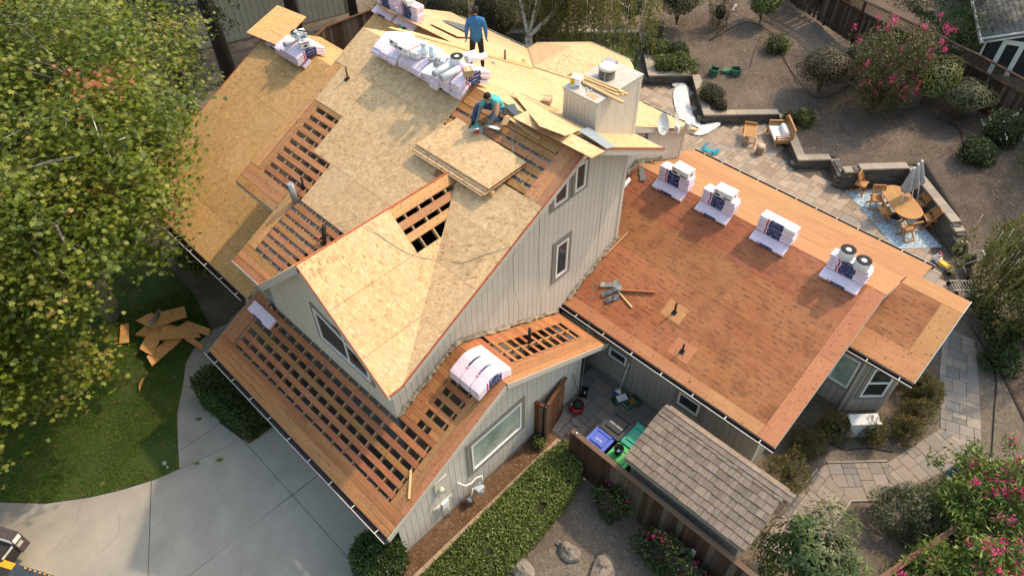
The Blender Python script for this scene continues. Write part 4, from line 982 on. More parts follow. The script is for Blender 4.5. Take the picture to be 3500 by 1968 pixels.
def tube_roll(a,b,r,label,sleeve=False):
    a,b=Vector(a),Vector(b);o=empty('underlay_roll',a,label,'roll','white underlay rolls'); d=b-a
    m=MB(); m.tube([(0,0,0),d],r,20); m.build('roll_body',MAT['tube'],o,True); dn=d.normalized()
    m=MB(); m.tube([-dn*.003,-dn*.001],r*.97,20); m.tube([-dn*.006,-dn*.0035],r*.3,14); m.build('roll_end',MAT['tubegrey'],o,True)
    if sleeve: m=MB(); m.tube([d*.72,d*.86],r*1.02,20,cap=False); m.build('sleeve',MAT['purple'],o,True)
tube_roll((-4.92,6.42,9.06),(-4.96,7.3,9.1),.085,'white roll lying on main ridge pile, left of the pair'); tube_roll((-4.66,6.42,9.06),(-4.62,7.2,9.1),.085,'white roll with purple sleeve lying on main ridge pile',True)
tube_roll((-4.9,7.5,9.02),(-4.78,8.05,8.95),.085,'white roll behind the black roll, right of the pair'); tube_roll((-5.12,7.45,9.02),(-5.05,7.95,8.97),.08,'white roll behind the black roll, left of the pair')
tube_roll((-12.45,6.62,6.98),(-12.5,7.0,7.03),.085,'short white roll on the left wing pile'); 
m=empty('caulk_gun',(-11.95,7.12,7.40),'black and silver caulking gun on the left wing cartons','tool'); b=MB(); b.tube([(-.2,-.1,.03),(.16,.1,.03)],.028,10); b.build('barrel',MAT['black_print'],m,True); b=MB(); b.beam((-.2,-.1,.03),(-.25,-.07,-.02),.02,.05); b.tube([(-.2,-.1,.03),(-.31,-.16,.05)],.008,6); b.build('handle',MAT['galv'],m,True)
b=empty('red_drill',(-12.35,10.85,6.74+7*BT*.97),'red and black power tool on the left far stack','tool'); q=MB(); q.tube([(-.1,0,.05),(.1,.02,.05)],.035,10); q.build('motor',MAT['red_print'],b,True); q=MB(); q.beam((-.06,0,.03),(-.08,-.1,.01),.035,.04); q.build('grip',MAT['black_print'],b,True)
# --- bright metal vents and flashings on the pile
MAT['tin']=plain('bright_tin',(.68,.69,.70),.28,.1,9,metal=.85); MAT['tinblue']=plain('slate_metal',(.27,.33,.37),.4,.12,3,metal=.25); MAT['tindark']=plain('dark_metal_flashing',(.12,.14,.15),.5,.2,3,metal=.3)
def tin_vent(c,label,h=.33,r=.085,cap=True):
    o=empty('metal_vent',c,label,'roof vent','bright metal vents on the main pile')
    m=MB(); m.lathe([(r*1.35,0),(r*1.4,.015),(r*1.05,.03),(r,.04),(r,h)],(0,0,0),22); m.build('flue',MAT['tin'],o,True)
    if cap: m=MB(); m.lathe([(r*.9,h),(r*1.25,h+.005),(r*1.28,h+.03),(r*.8,h+.05),(0,h+.055)],(0,0,0),22); m.build('vent_cap',plain('pale_cap',(.7,.7,.68),.4,.05),o,True)
    else: m=MB(); m.lathe([(r*.97,h-.002),(r*.5,h-.12),(0,h-.12)],(0,0,0),22); m.build('inner_wall',MAT['tindark'],o,True)
tin_vent((-5.9,6.98,8.96),'tall capped metal vent left on the main pile'); tin_vent((-5.64,7.02,8.98),'open topped metal vent right beside the capped one',.33,.085,False)
o=empty('pipe_boot',(-5.32,6.92,8.98),'flared metal pipe boot with square base on the pile','flashing'); m=MB(); m.obox((0,0,.01),(.17,0,.03),(0,.17,.02),(0,0,.002)); m.build('base_plate',MAT['tin'],o,True); m=MB(); m.lathe([(.13,.0),(.07,.16),(.065,.2)],(0,0,.01),18); m.lathe([(.07,0),(.07,.22)],(0,0,0),18,(.8,.5,.3)); m.build('cone',MAT['tin'],o,True)
MB().obox((-5.18,6.5,9.02),(.16,.03,0),(-.03,.14,.02),(0,0,.006)).build('underlay_sample',plain('pale_blue_sheet',(.6,.66,.68),.5,.05)); tag(bpy.context.scene.objects['underlay_sample'],'pale blue metal plate lying under the white rolls','metal plate')
# --- loose sheets and boards
def loose(name,pts,th,mat,label,cat,group=None):
    n=Vector((0,0,0));P=[Vector(p) for p in pts]
    for i in range(len(P)): n+=P[i].cross(P[(i+1)%len(P)])
    n.normalize()
    if n.z<0:n=-n
    m=MB().prism(P,[p-n*th for p in P])
    if isinstance(mat,list): m.m=[0,0]+[1]*len(P)
    return tag(m.build(name,mat),label,cat,group)
gs='loose sheets of new sheathing'
def onM(x,y,h): return (x,y,zM(x,y)+h*1.13)
# stack being cut: two visible sheets, slightly fanned
def sheetM(pts,h,label):
    return loose('loose_sheet',[onM(x,y,h) for x,y in pts],.013,OSB,label,'sheet',gs)
base=[(-4.44,5.27,7.87),(-4.10,6.36,8.24),(-1.69,6.27,8.19),(-1.92,5.27,7.87)]
for k in range(5):
    dx=[-.10,-.02,-.07,-.01,0][k]; dy=[-.17,-.13,-.06,-.02,0][k]; dz=-.021*(4-k)
    loose('loose_sheet',[(x+dx*.6,y+dy,z+dz+dy*.37) for x,y,z in base],.013,OSB,['Lowest sheet of the tilted stack being cut','Second lowest sheet of the stack being cut','Middle sheet of the stack being cut','Second sheet from the top of the stack being cut','Top sheet of the stack the worker is cutting'][k],'sheet',gs)
for x in (-4.2,-2.1): tag(MB().beam((x,5.35,zM(0,5.35)+.06),(x+.25,5.35,zM(0,5.35)+.06),.09,.12).build('wood_block',MAT['lumber']),'pale wood block propping the cut stack, %s one'%('left' if x<-3 else 'right'),'block')
# sheets at the ridge by the chimney
loose('loose_sheet',[(-3.92,8.1,8.26),(-1.72,6.72,8.93),(-1.06,6.85,8.92),(-1.72,8.45,8.02)],.013,OSB,'pale tapered sheet leaning over the ridge beside the chimney','sheet',gs)
loose('loose_sheet',[(-2.62,6.78,8.72),(-.26,6.82,8.74),(-.26,7.28,8.68),(-2.6,7.3,8.68)],.013,OSB,'long red edged sheet overhanging the gable peak','sheet',gs)
loose('metal_flashing',[(-1.33,7.62,8.56),(-.28,7.36,8.70),(-.42,7.9,8.40),(-1.66,8.5,8.06)],.003,MAT['tinblue'],'wide bluish sheet metal flashing at the gable peak','flashing')
loose('metal_flashing',[(-1.62,8.52,8.08),(-.8,8.46,8.12),(-.8,8.40,8.17),(-1.62,8.46,8.13)],.003,MAT['tinblue'],'narrow bluish metal strip at the foot of the chimney','flashing')
loose('metal_flashing',[(-3.95,8.5,8.02),(-2.85,8.72,7.9),(-2.86,8.66,7.93),(-3.96,8.44,8.05)],.004,MAT['tindark'],'thin dark metal strip lying on the rear slope','flashing')
loose('metal_flashing',[(-3.05,7.3,8.66),(-2.5,7.0,8.6),(-2.55,6.95,8.58),(-3.25,7.12,8.6)],.004,MAT['tindark'],'short dark metal flashing poking out at the ridge','flashing')
loose('loose_sheet',[(-10.87,11.29,6.54),(-11.67,12.5,5.9),(-9.9,12.4,5.96),(-9.5,11.3,6.55)],.013,OSB,'pale sheet lying on the far rear slope near the standing man','sheet',gs)
loose('felt_sheet',[(-11.8,12.6,5.86),(-11.94,12.95,5.7),(-11.6,13.9,5.22),(-10.5,12.6,5.88)],.01,[MAT['tindark'],MAT['osb_edge']],'dark grey triangular felt offcut with red edge on the far slope','felt')
loose('loose_sheet',[(-14.75,6.55,6.62),(-16.0,8.55,6.46),(-14.5,8.75,6.46),(-13.2,6.8,6.6)],.013,OS2,'square sheet jutting past the left wing rake','sheet',gs)
def plank(a,b,w,t,label,mat='lumber',group='loose lumber',name='plank'):
    m=MB().beam(a,b,w,t); return tag(m.build(name,MAT[mat]),label,'plank',group)
for k,(a,b,d) in enumerate((((-9.2,8.35),(-6.9,12.2),'nearest the pile'),((-9.3,8.5),(-7.1,12.4),'second'),((-9.25,8.72),(-7.3,12.55),'third'),((-9.35,8.85),(-7.95,11.2),'shortest, farthest back'))):
    plank((a[0],a[1],zN(*a)+.03),(b[0],b[1],zN(*b)+.03),.05,.03,'long pale batten on the rear slope, %s of four'%d,'lumber_y')
plank((-7.25,12.3,zN(0,12.3)+.03),(-8.0,12.9,zN(0,12.9)+.05),.08,.03,'short pale board at the rear valley','lumber')
plank((-3.02,6.94,zM(0,6.94)+.03),(-1.82,6.86,zM(0,6.86)+.03),.085,.03,'pale board lying loose on the skip boards near the chimney')
plank((-.17,.79,zG(0,.79)+.02),(.24,.35,zG(0,.35)+.02),.055,.02,'short pale offcut on the garage rake boards')
for k,(a,b,z,d) in enumerate((((-2.84,9.02),(-1.32,9.12),8.81,'lower left'),((-2.7,9.12),(-1.25,9.2),8.81,'lower middle'),((-2.62,9.2),(-1.2,9.28),8.81,'lower right'),((-2.78,9.05),(-1.42,9.18),8.85,'upper left'),((-2.6,9.14),(-1.28,9.24),8.85,'upper right'),((-2.45,8.98),(-1.05,8.94),8.81,'longest, overhanging the front'))):
    plank((a[0],a[1],z),(b[0],b[1],z),.092,.042,'pale stud on the chimney top, %s in the bunch'%d)
m=MB(); m.box((-2.62,10.05,8.767),(-2.3,10.33,8.84)); tag(m.build('plastic_case',plain('mauve_case',(.3,.27,.32),.5,.1)),'dark mauve case behind the chimney flue lid','case')
for k,(x,y) in enumerate(((-2.02,8.78),(-1.96,8.86),(-2.1,8.84))):
    m=MB(); m.lathe([(.02,0),(.022,.03),(.012,.045),(.0,.05)],(x,y,8.766),10); tag(m.build('pipe_fitting',MAT['tin']),'small shiny pipe fitting on the chimney top, %s of three'%['nearest the nail box','middle','nearest the front edge'][k],'fitting','pipe fittings on the chimney')
m=MB(); m.box((-1.95,8.62,8.7665),(-1.66,8.8,8.7695)); tag(m.build('cardboard_scrap',MAT['kraft']),'flat tan cardboard scrap at the chimney corner','cardboard')
# demolition scrap on the right wing
gd='scrap pieces on the right wing'
plank((-.2,8.66,zW(0,8.66)+.05),(.68,9.12,zW(0,9.12)+.05),.085,.04,'reddish stud lying on the right wing scrap','gdeck_x',gd); plank((-.22,8.62,zW(0,8.62)+.03),(.43,8.46,zW(0,8.46)+.03),.045,.02,'thin splintered lath lying below the reddish stud','lumber',gd)
for k,(x,y,a,l,t) in enumerate(((-.55,8.62,.5,.24,'crumpled grey metal flashing on the scrap heap'),(-.38,8.5,1.0,.26,'bent dark metal strip on the scrap heap'),(-.3,8.72,-.3,.18,'pale shingle chunk on the scrap heap'),(-.2,8.36,.9,.2,'dark felt strip at the foot of the scrap heap'))):
    m=MB(); r=random.Random(k); ca,sa=math.cos(a),math.sin(a)
    V=[];F=[]
    for i in range(5):
        for s in (-1,1):
            px=x+ca*(i/4-.5)*l*2-sa*s*.07;py=y+sa*(i/4-.5)*l*2+ca*s*.07; V.append((px,py,zW(0,py)+.03+r.uniform(0,.06)))
    for i in range(4):F.append((2*i,2*i+1,2*i+3,2*i+2))
    m.add(V,F); tag(m.build('metal_scrap',MAT['galv' if k in(0,2) else 'tindark']),t,'scrap',gd)
loose('metal_flashing',[(-2.22,11.95,zW(0,11.95)+.05),(-2.1,12.0,zW(0,11.98)+.08),(-1.74,11.68,zW(0,11.68)+.07),(-1.88,11.6,zW(0,11.6)+.04)],.02,MAT['galv'],'grey metal channel lying by the wing wall','flashing')
m=MB(); V=[];F=[]
for i in range(7):
    a=i/6*math.pi; 
    for s in (0,1): V.append((-2.2+.16*math.sin(a)*.6,11.05+.4*s,zW(0,11.05+.4*s)+.02+.14*(1-math.cos(a))*.5))
for i in range(6):F.append((2*i,2*i+1,2*i+3,2*i+2))
m.add(V,F,True); tag(m.build('white_flashing',plain('white_metal',(.72,.73,.74),.4,.05)),'curled white metal sheet at the gable wall corner','flashing')
plank((-1.22,9.2,zW(0,9.2)+.06),(-1.1,10.1,zW(0,10.1)+.1),.03,.02,'thin yellow lath leaning at the gable wall foot','lumber_y',gd)
# --- hoses and cords
MAT['hose']=plain('pale_green_hose',(.22,.29,.23),.6,.15); MAT['cordblack']=plain('black_cord',(.02,.02,.02),.6,.2)
def bez(pts,n=10):
    P=[Vector(p) for p in pts];out=[]
    for i in range(len(P)-1):
        p0=P[max(i-1,0)];p1=P[i];p2=P[i+1];p3=P[min(i+2,len(P)-1)]
        for k in range(n):
            t=k/n; out.append(.5*((2*p1)+(p2-p0)*t+(2*p0-5*p1+4*p2-p3)*t*t+(3*p1-p0-3*p2+p3)*t**3))
    out.append(P[-1]); return out
def cord(name,pts,r,mat,label,cat='hose',n=8):
    m=MB().tube(bez(pts,n),r,6); return tag(m.build(name,MAT[mat]),label,cat)
def gp(x,y,f,h=.012): return (x,y,f(x,y)+h)
cord('air_hose',[gp(-5.0,2.9,zM,.05),gp(-4.5,3.25,zM,.15),(-4.2,3.0,7.2),(-3.24,2.63,7.8),gp(-2.87,2.78,zP),gp(-2.44,3.05,zP),gp(-2.17,3.33,zP),gp(-1.93,3.66,zM,.02),gp(-1.42,3.85,zM),gp(-1.05,4.25,zM),gp(-.69,4.63,zM,.02),(-.6,4.75,7.2),(-1.2,5.3,6.0),(-1.28,5.47,4.7),(-1.2,5.75,3.45),(-1.1,6.2,3.2)],.006,'hose','pale green air hose looping over the cross gable and down the wall')
cord('air_hose',[(-2.6,7.0,8.7),gp(-2.45,6.6,zM,.05),gp(-2.0,6.2,zM,.05),gp(-1.4,5.85,zM,.03),gp(-.68,5.6,zM,.03),(-.6,5.55,7.6),(-1.25,6.3,5.8),(-1.28,6.4,4.4),(-1.1,6.3,3.2)],.006,'hose','green hose hanging past the upper gable windows')
cord('air_hose',[(-.35,7.45,8.6),(-.2,7.3,7.0),(-.1,7.2,5.0),(.1,6.9,2.8),(.3,6.6,.6)],.006,'hose','thin hose hanging straight down from the gable peak')
# ---------------------------------------------------------------- people
def grow(name,verts,edges,mats,regions,root,parent=None,sub=2):
    "skin a jointed skeleton into one continuous surface, then colour it by body region"
    me=bpy.data.meshes.new(name+'_skel'); me.from_pydata([v[0] for v in verts],edges,[]); o=bpy.data.objects.new(name+'_skel',me); COL.objects.link(o)
    sk=o.modifiers.new('skin','SKIN'); sk.use_smooth_shade=True
    for i,v in enumerate(verts):
        d=me.skin_vertices[0].data[i]; d.radius=(v[1],v[2] if len(v)>2 else v[1]); d.use_root=(i==root)
    ss=o.modifiers.new('sub','SUBSURF'); ss.levels=sub; ss.render_levels=sub
    dg=bpy.context.evaluated_depsgraph_get(); nm=bpy.data.meshes.new_from_object(o.evaluated_get(dg)); bpy.data.objects.remove(o)
    for m in mats:nm.materials.append(m)
    segs=[(Vector(verts[a][0]),Vector(verts[b][0]),r,verts[a][1],verts[b][1]) for (a,b),r in zip(edges,regions)]
    for p in nm.polygons:
        c=p.center;best=None
        for a,b,r,ra,rb in segs:
            d=b-a;t=max(0,min(1,(c-a).dot(d)/max(d.length_squared,1e-9))); e=(a+d*t-c).length-(ra+(rb-ra)*t)*.9
            if best is None or e<best[0]:best=(e,r)
        p.material_index=best[1]; p.use_smooth=True
    return link(name,nm,None,parent)
MAT['skin']=plain('skin',(.40,.22,.14),.55,.08); MAT['hair']=plain('dark_hair',(.012,.010,.009),.7,.3,20); MAT['bluetop']=plain('blue_knit',(.035,.13,.28),.9,.18,7); MAT['blackpant']=plain('black_trousers',(.018,.016,.016),.85,.3,7); MAT['teal']=plain('turquoise_shirt',(.07,.36,.36),.85,.22,9); MAT['jeans']=plain('blue_jeans',(.045,.085,.16),.9,.3,9); MAT['boot']=plain('dark_boot',(.02,.018,.017),.7,.3); MAT['glove']=plain('grey_glove',(.16,.15,.15),.85,.35,20); MAT['capblk']=plain('black_cap',(.016,.016,.018),.8,.2)
def hand(V,E,Rg,wrist,palm,dirv,side,reg,curl):
    "palm plus five fingers growing from it"
    w=Vector(V[wrist][0]); d=Vector(dirv).normalized(); s=Vector(side).normalized(); n=d.cross(s).normalized()
    V.append((tuple(w+d*.075),.034,.02)); p=len(V)-1; E.append((wrist,p)); Rg.append(reg)
    for k,(o,l) in enumerate(((-.03,.058),(-.01,.068),(.011,.064),(.03,.05))):
        V.append((tuple(w+d*.10+s*o),.0095)); a=len(V)-1; E.append((p,a)); Rg.append(reg)
        V.append((tuple(w+d*(.10+l*.6)+s*o+n*curl*.02),.0088)); b=len(V)-1; E.append((a,b)); Rg.append(reg)
        V.append((tuple(w+d*(.10+l)+s*o+n*curl*.055),.0075)); c=len(V)-1; E.append((b,c)); Rg.append(reg)
    V.append((tuple(w+d*.05-s*.045+n*curl*.015),.011)); a=len(V)-1; E.append((p,a)); Rg.append(reg)
    V.append((tuple(w+d*.085-s*.058+n*curl*.035),.009)); b=len(V)-1; E.append((a,b)); Rg.append(reg)
def head_mesh(c,fwd,tilt=0,scale=1.0):
    "ovoid skull with brow, nose, chin, ears"
    m=MB(); f=Vector(fwd).normalized(); u=Vector((0,0,1)); u=(u-f*u.dot(f)).normalized(); s=f.cross(u)
    V=[];F=[];n=18;r=14
    for j in range(r+1):
        ph=math.pi*j/r; zz=math.cos(ph); rad=math.sin(ph)
        for i in range(n):
            th=2*math.pi*i/n; x=rad*math.cos(th);y=rad*math.sin(th)  # x fwd
            jaw=1-.28*max(0,-zz-.1); px=.096*x*(1 if zz>-.2 else 1-.05)+(.012 if (x>.6 and zz<-.3) else 0); py=.074*y*jaw; pz=.118*zz
            if x>.85*rad and abs(y)<.2 and -.35<zz<.08: px+=.024*(1-abs(zz+.15)*3) if abs(zz+.15)<.3 else 0
            if x>.7*rad and .02<abs(y)<.55 and .0<zz<.22: px-=.008
            V.append(tuple(Vector(c)+(f*px+s*py+u*pz)*scale))
    for j in range(r):
        for i in range(n): F.append((j*n+i,(j+1)*n+i,(j+1)*n+(i+1)%n,j*n+(i+1)%n))
    m.add(V,F,True)
    for sg in (-1,1):
        e=Vector(c)+s*sg*.074*scale-u*.005; m.obox(e,f*.018,s*.009,u*.03)
    return m,f,s,u
def ell(m,c,f,s,u,a,b,d,z0=-1,z1=1,n=18,r=8):
    V=[];F=[]
    for j in range(r+1):
        zz=z0+(z1-z0)*j/r; rad=math.sqrt(max(0,1-zz*zz))
        for i in range(n):
            th=2*math.pi*i/n; V.append(tuple(Vector(c)+f*a*rad*math.cos(th)+s*b*rad*math.sin(th)+u*d*zz))
    for j in range(r):
        for i in range(n): F.append((j*n+i,j*n+(i+1)%n,(j+1)*n+(i+1)%n,(j+1)*n+i))
    F=[q[::-1] for q in F] if f.cross(s).dot(u)<0 else F
    m.add(V,F,True)
def face_bits(parent,c,f,s,u,k=1.0):
    m=MB()
    for sg in (-1,1): ell(m,Vector(c)+f*.083*k+s*sg*.031*k+u*.008*k,f,s,u,.009,.012,.008,-1,1,8,5)
    m.build('eyes',plain('eye_%d'%random.randrange(9999),(.03,.02,.015),.3,.1),parent)
    m=MB(); m.obox(Vector(c)+f*.089*k-u*.058*k,f*.006,s*.024,u*.005); m.build('mouth',plain('lips_%d'%random.randrange(9999),(.28,.10,.08),.5,.1),parent)
# standing man, back to the camera
B=Vector((-6.31,9.17,zN(0,9.17))); f=Vector((-.72,.69,0)); s=Vector((.69,.72,0))  # s = towards the right of the picture
man=empty('person',B,'man standing on the rear slope, blue long sleeved top, black trousers and cap, back turned','person')
L=lambda x,y,z:tuple(B+s*x+f*y+Vector((0,0,z)))
zr=lambda x,y:zN(0,(B+s*x+f*y).y)-B.z
V=[(L(0,0,.90),.165,.15),(L(0,.01,1.10),.168,.145),(L(0,.0,1.28),.185,.15),(L(0,-.01,1.41),.14,.11),(L(0,.0,1.50),.056)]
E=[(0,1),(1,2),(2,3),(3,4)];Rg=[0,0,0,1]
def chain(start,pts,regs):
    p=start
    for (q,rg) in zip(pts,regs): V.append(q);E.append((p,len(V)-1));Rg.append(rg);p=len(V)-1
    return p
for sg,foot in ((-1,(-.17,.06)),(1,(.15,-.02))):
    k=chain(0,[(L(sg*.10,0,.84),.108),(L(sg*.13,.03,.50),.08),(L(foot[0],foot[1],.13+zr(*foot)*.9),.058),(L(foot[0],foot[1]-.03,.055+zr(*foot)),.042)],[2,2,2,3])
    chain(k,[(L(foot[0]+sg*.01,foot[1]+.16,.035+zr(foot[0],foot[1]+.16)),.034)],[3])
for sg in (-1,1):
    k=chain(3,[(L(sg*.19,0,1.38),.085),(L(sg*.265,-.02,1.12),.062),(L(sg*.275,.06,.88),.042)],[0,0,0])
    hand(V,E,Rg,k,None,(sg*.02,.0,-1) and tuple(s*(sg*.03)+f*.05+Vector((0,0,-1))),tuple(f*sg),4,1)
body=grow('body',V,E,[MAT['bluetop'],MAT['skin'],MAT['blackpant'],MAT['boot'],MAT['glove']],Rg,0,man)
hc=B+f*.02+Vector((0,0,1.63)); m,ff,sd,uu=head_mesh(hc,f+Vector((0,0,-.1))); hd=m.build('head',MAT['skin'],man); face_bits(man,hc,ff,sd,uu)
m=MB(); ell(m,hc-ff*.012+uu*.005,ff,sd,uu,.10,.08,.12,-.35,.4); m.build('hair',MAT['hair'],man)
m=MB(); ell(m,hc-ff*.004+uu*.035,ff,sd,uu,.108,.088,.10,-.05,1); m.obox(hc+ff*.13+uu*.04,ff*.055,sd*.065,uu*.006); m.build('cap',MAT['capblk'],man)
# kneeling worker with the saw, facing the camera, head bowed
W0=Vector((-3.22,6.92,zM(0,6.92))); wk=empty('person',W0,'worker crouching on skip boards, turquoise shirt and jeans, bent over a circular saw','person')
V=[((-3.22,6.95,8.64),.15,.14),((-3.23,6.91,8.77),.16,.14),((-3.25,6.84,8.88),.175,.145),((-3.265,6.77,8.955),.135,.11),((-3.28,6.70,8.985),.052)]
E=[(0,1),(1,2),(2,3),(3,4)];Rg=[0,0,0,1]
k=chain(0,[((-3.33,6.90,8.63),.11),((-3.62,6.62,8.70),.082),((-3.61,6.44,8.36),.06),((-3.61,6.42,8.26),.044)],[2,2,2,3]); chain(k,[((-3.60,6.27,8.175),.036)],[3])
k=chain(0,[((-3.12,6.9,8.62),.11),((-3.17,6.56,8.55),.082),((-3.06,6.80,8.46),.06),((-3.03,6.9,8.49),.044)],[2,2,2,3]); chain(k,[((-3.0,6.98,8.55),.034)],[3])
k=chain(3,[((-3.43,6.78,8.93),.08),((-3.48,6.60,8.73),.058)],[0,0]); k=chain(k,[((-3.42,6.42,8.52),.036)],[4]); hand(V,E,Rg,k,None,(.05,-.1,-.06),(-.5,-.4,.3),4,1)
k=chain(3,[((-3.08,6.73,8.93),.08),((-2.98,6.60,8.70),.058)],[0,1]); k=chain(k,[((-3.08,6.42,8.47),.036)],[4]); hand(V,E,Rg,k,None,(-.08,-.1,-.07),(.6,-.3,.2),4,1)
grow('body',V,E,[MAT['teal'],MAT['skin'],MAT['jeans'],MAT['boot'],MAT['glove']],Rg,0,wk)
hc=Vector((-3.295,6.63,9.03)); m,ff,sd,uu=head_mesh(hc,(.0,-.85,-.62)); m.build('head',MAT['skin'],wk); face_bits(wk,hc,ff,sd,uu)
m=MB(); ell(m,hc-ff*.014+uu*.02,ff,sd,uu,.10,.08,.115,-.25,1); m.build('hair',MAT['hair'],wk)
# circular saw
sw=empty('circular_saw',(-3.33,6.27,zM(0,6.27)+.135),'teal and silver circular saw held by the crouching worker','saw'); sw.rotation_euler=(aM,0,.9)
m=MB(); m.box((-.15,-.07,0),(.15,.09,.006)); m.build('base_plate',MAT['galv'],sw,True)
m=MB(); m.lathe([(.085,-.012),(.095,-.006),(.095,.022),(.08,.03),(0,.032)],(0,-.03,.085),22,(0,-1,0)); m.build('blade_guard',MAT['tin'],sw,True)
m=MB(); m.lathe([(.05,0),(.055,.02),(.05,.12),(.03,.14),(0,.142)],(.02,-.01,.09),18,(0,1,0)); m.build('motor',plain('saw_teal',(.03,.22,.22),.45,.1),sw,True)
m=MB(); m.tube([(-.02,.02,.13),(-.05,.02,.19),(-.12,.02,.19),(-.16,.02,.11)],.017,8); m.build('handle',plain('saw_teal_grip',(.025,.2,.2),.5,.1),sw,True)
m=MB(); m.lathe([(.07,0),(.07,.003)],(0,-.07,.06),24,(0,-1,0)); m.build('blade',MAT['red_print'],sw,True)
# nail gun resting on the left boards
ng=empty('nail_gun',(-4.95,2.5,zM(0,2.5)+.03),'black nail gun with red cap lying on the lower left skip boards','tool'); m=MB(); m.lathe([(.035,-.04),(.05,-.02),(.05,.03),(.03,.05)],(-.1,-.05,.05),14,(-.7,-.6,.3)); m.build('cap',plain('coral_red',(.5,.09,.11),.5,.1),ng,True); m=MB(); m.tube([(-.08,-.04,.05),(.05,.03,.1)],.035,10); m.build('barrel',MAT['iron'],ng,True)
sg_=empty('reciprocating_saw',(-9.3,8.94,zN(0,8.94)+.02),'green and black power saw lying at the left end of the battens','saw'); m=MB(); m.tube([(-.16,.0,.06),(.02,.0,.06)],.045,10); m.build('motor',plain('tool_green',(.02,.14,.09),.5,.1),sg_,True); m=MB(); m.tube([(.02,0,.06),(.14,.02,.06)],.025,8); m.beam((.14,.02,.06),(.3,.03,.06),.004,.02); m.tube([(-.12,0,.02),(-.05,0,-.0)],.02,8); m.build('nose',MAT['iron'],sg_,True)
m=MB(); m.lathe([(.045,0),(.05,.01),(.05,.1),(.03,.12),(0,.12)],(-6.9,10.4,zN(0,10.4)),14); tag(m.build('nail_coil_can',MAT['tin']),'small silver can on the rear slope beside the battens','can')
# ---------------------------------------------------------------- garden walls, fences, shed, bins, furniture
def lettering(s,size,loc,ax,ay,mat,parent=None,name='lettering',world=True):
    "flat printed words lying in the plane of ax, ay"
    cu=bpy.data.curves.new('txt','FONT'); cu.body=s; cu.size=size; cu.align_x='CENTER'; cu.align_y='CENTER'; cu.extrude=.0008
    t=bpy.data.objects.new('txt',cu); COL.objects.link(t); dg=bpy.context.evaluated_depsgraph_get(); me=bpy.data.meshes.new_from_object(t.evaluated_get(dg)); bpy.data.objects.remove(t)
    ax,ay=Vector(ax).normalized(),Vector(ay).normalized(); az=ax.cross(ay); M=Matrix((ax,ay,az)).transposed().to_4x4(); M.translation=Vector(loc); me.transform(M); me.materials.clear()
    return link(name,me,mat,parent,not world)
def courses(root,path,hts,mat,capmat,lt,ch=.14,seed=0):
    "stacked block wall along path; hts = wall height at each path point (stepped)"
    r=random.Random(seed); bm=MB().box((-.5,-.5,0),(.5,.5,1)).mesh('block_unit'); bm.materials.append(mat)
    bms=[]
    for k in range(5):
        m=MB().box((-.5,-.5,0),(.5,.5,1)); me=m.mesh('block_face'); rough_mesh(me,.018,k); me.materials.append(mat); bms.append(me)
    cm=[]
    for k in range(3):
        me=MB().box((-.5,-.5,0),(.5,.5,1)).mesh('cap_unit'); rough_mesh(me,.006,k+9); me.materials.append(capmat); cm.append(me)
    for i in range(len(path)-1):
        a,b=Vector((*path[i],0)),Vector((*path[i+1],0)); L=(b-a).length; d=(b-a)/L; nrm=Vector((-d.y,d.x,0)); ang=math.atan2(d.y,d.x)
        nc=int(round((max(hts[i],hts[i+1])-.06)/ch))
        for j in range(nc):
            u=-.2*(j%2)-.02
            while u<L-.03:
                w=min(lt*r.uniform(.8,1.2),L-u+.02); 
                if w<.08:break
                cx=u+w/2; t=max(0,min(1,cx/L)); hh=hts[i]+(hts[i+1]-hts[i])*t
                if (j+1)*ch<=hh+.001+.5*ch and u+w>0:
                    o=bpy.data.objects.new('block',r.choice(bms)); COL.objects.link(o); o.parent=root; p=a+d*cx+nrm*(.13+r.uniform(-.008,.008))-root.location
                    o.location=(p.x,p.y,j*ch+.001); o.rotation_euler[2]=ang; o.scale=(w-.008,.26,ch-.012)
                u+=w
        n=max(1,round(L/.45)); 
        for k in range(n):
            t=(k+.5)/n; hh=hts[i]+(hts[i+1]-hts[i])*t; q=max(1,round((hh-.06)/ch))*ch
            o=bpy.data.objects.new('capstone',r.choice(cm)); COL.objects.link(o); o.parent=root; p=a+d*(t*L)+nrm*.15-root.location
            o.location=(p.x,p.y,q-.004); o.rotation_euler[2]=ang; o.scale=(L/n-.008,.37,.065)
lw=empty('retaining_wall',(-5,22.5,0),'low zigzag retaining wall of grey blocks with tan caps along the patio','wall')
LW=[(-19.5,18.6),(-13.3,24.4),(-11.9,25.75),(-9.05,22.7),(-7.6,24.15),(-5.34,21.72),(-3.0,24.05),(-.74,21.6),(.19,22.56),(1.12,21.64)]
courses(lw,LW,[.45]*9+[.62],MAT['block'],MAT['cap'],.42,.14,4)
hw=empty('retaining_wall',(3,22.6,0),'tall dark retaining wall with stepped ends behind the dining table','wall')
courses(hw,[(1.12,21.64),(1.52,22.08),(2.84,23.46),(5.3,21.4),(5.9,20.9)],[.62,.98,.98,.98,.5],MAT['block'],MAT['cap'],.5,.11,5)
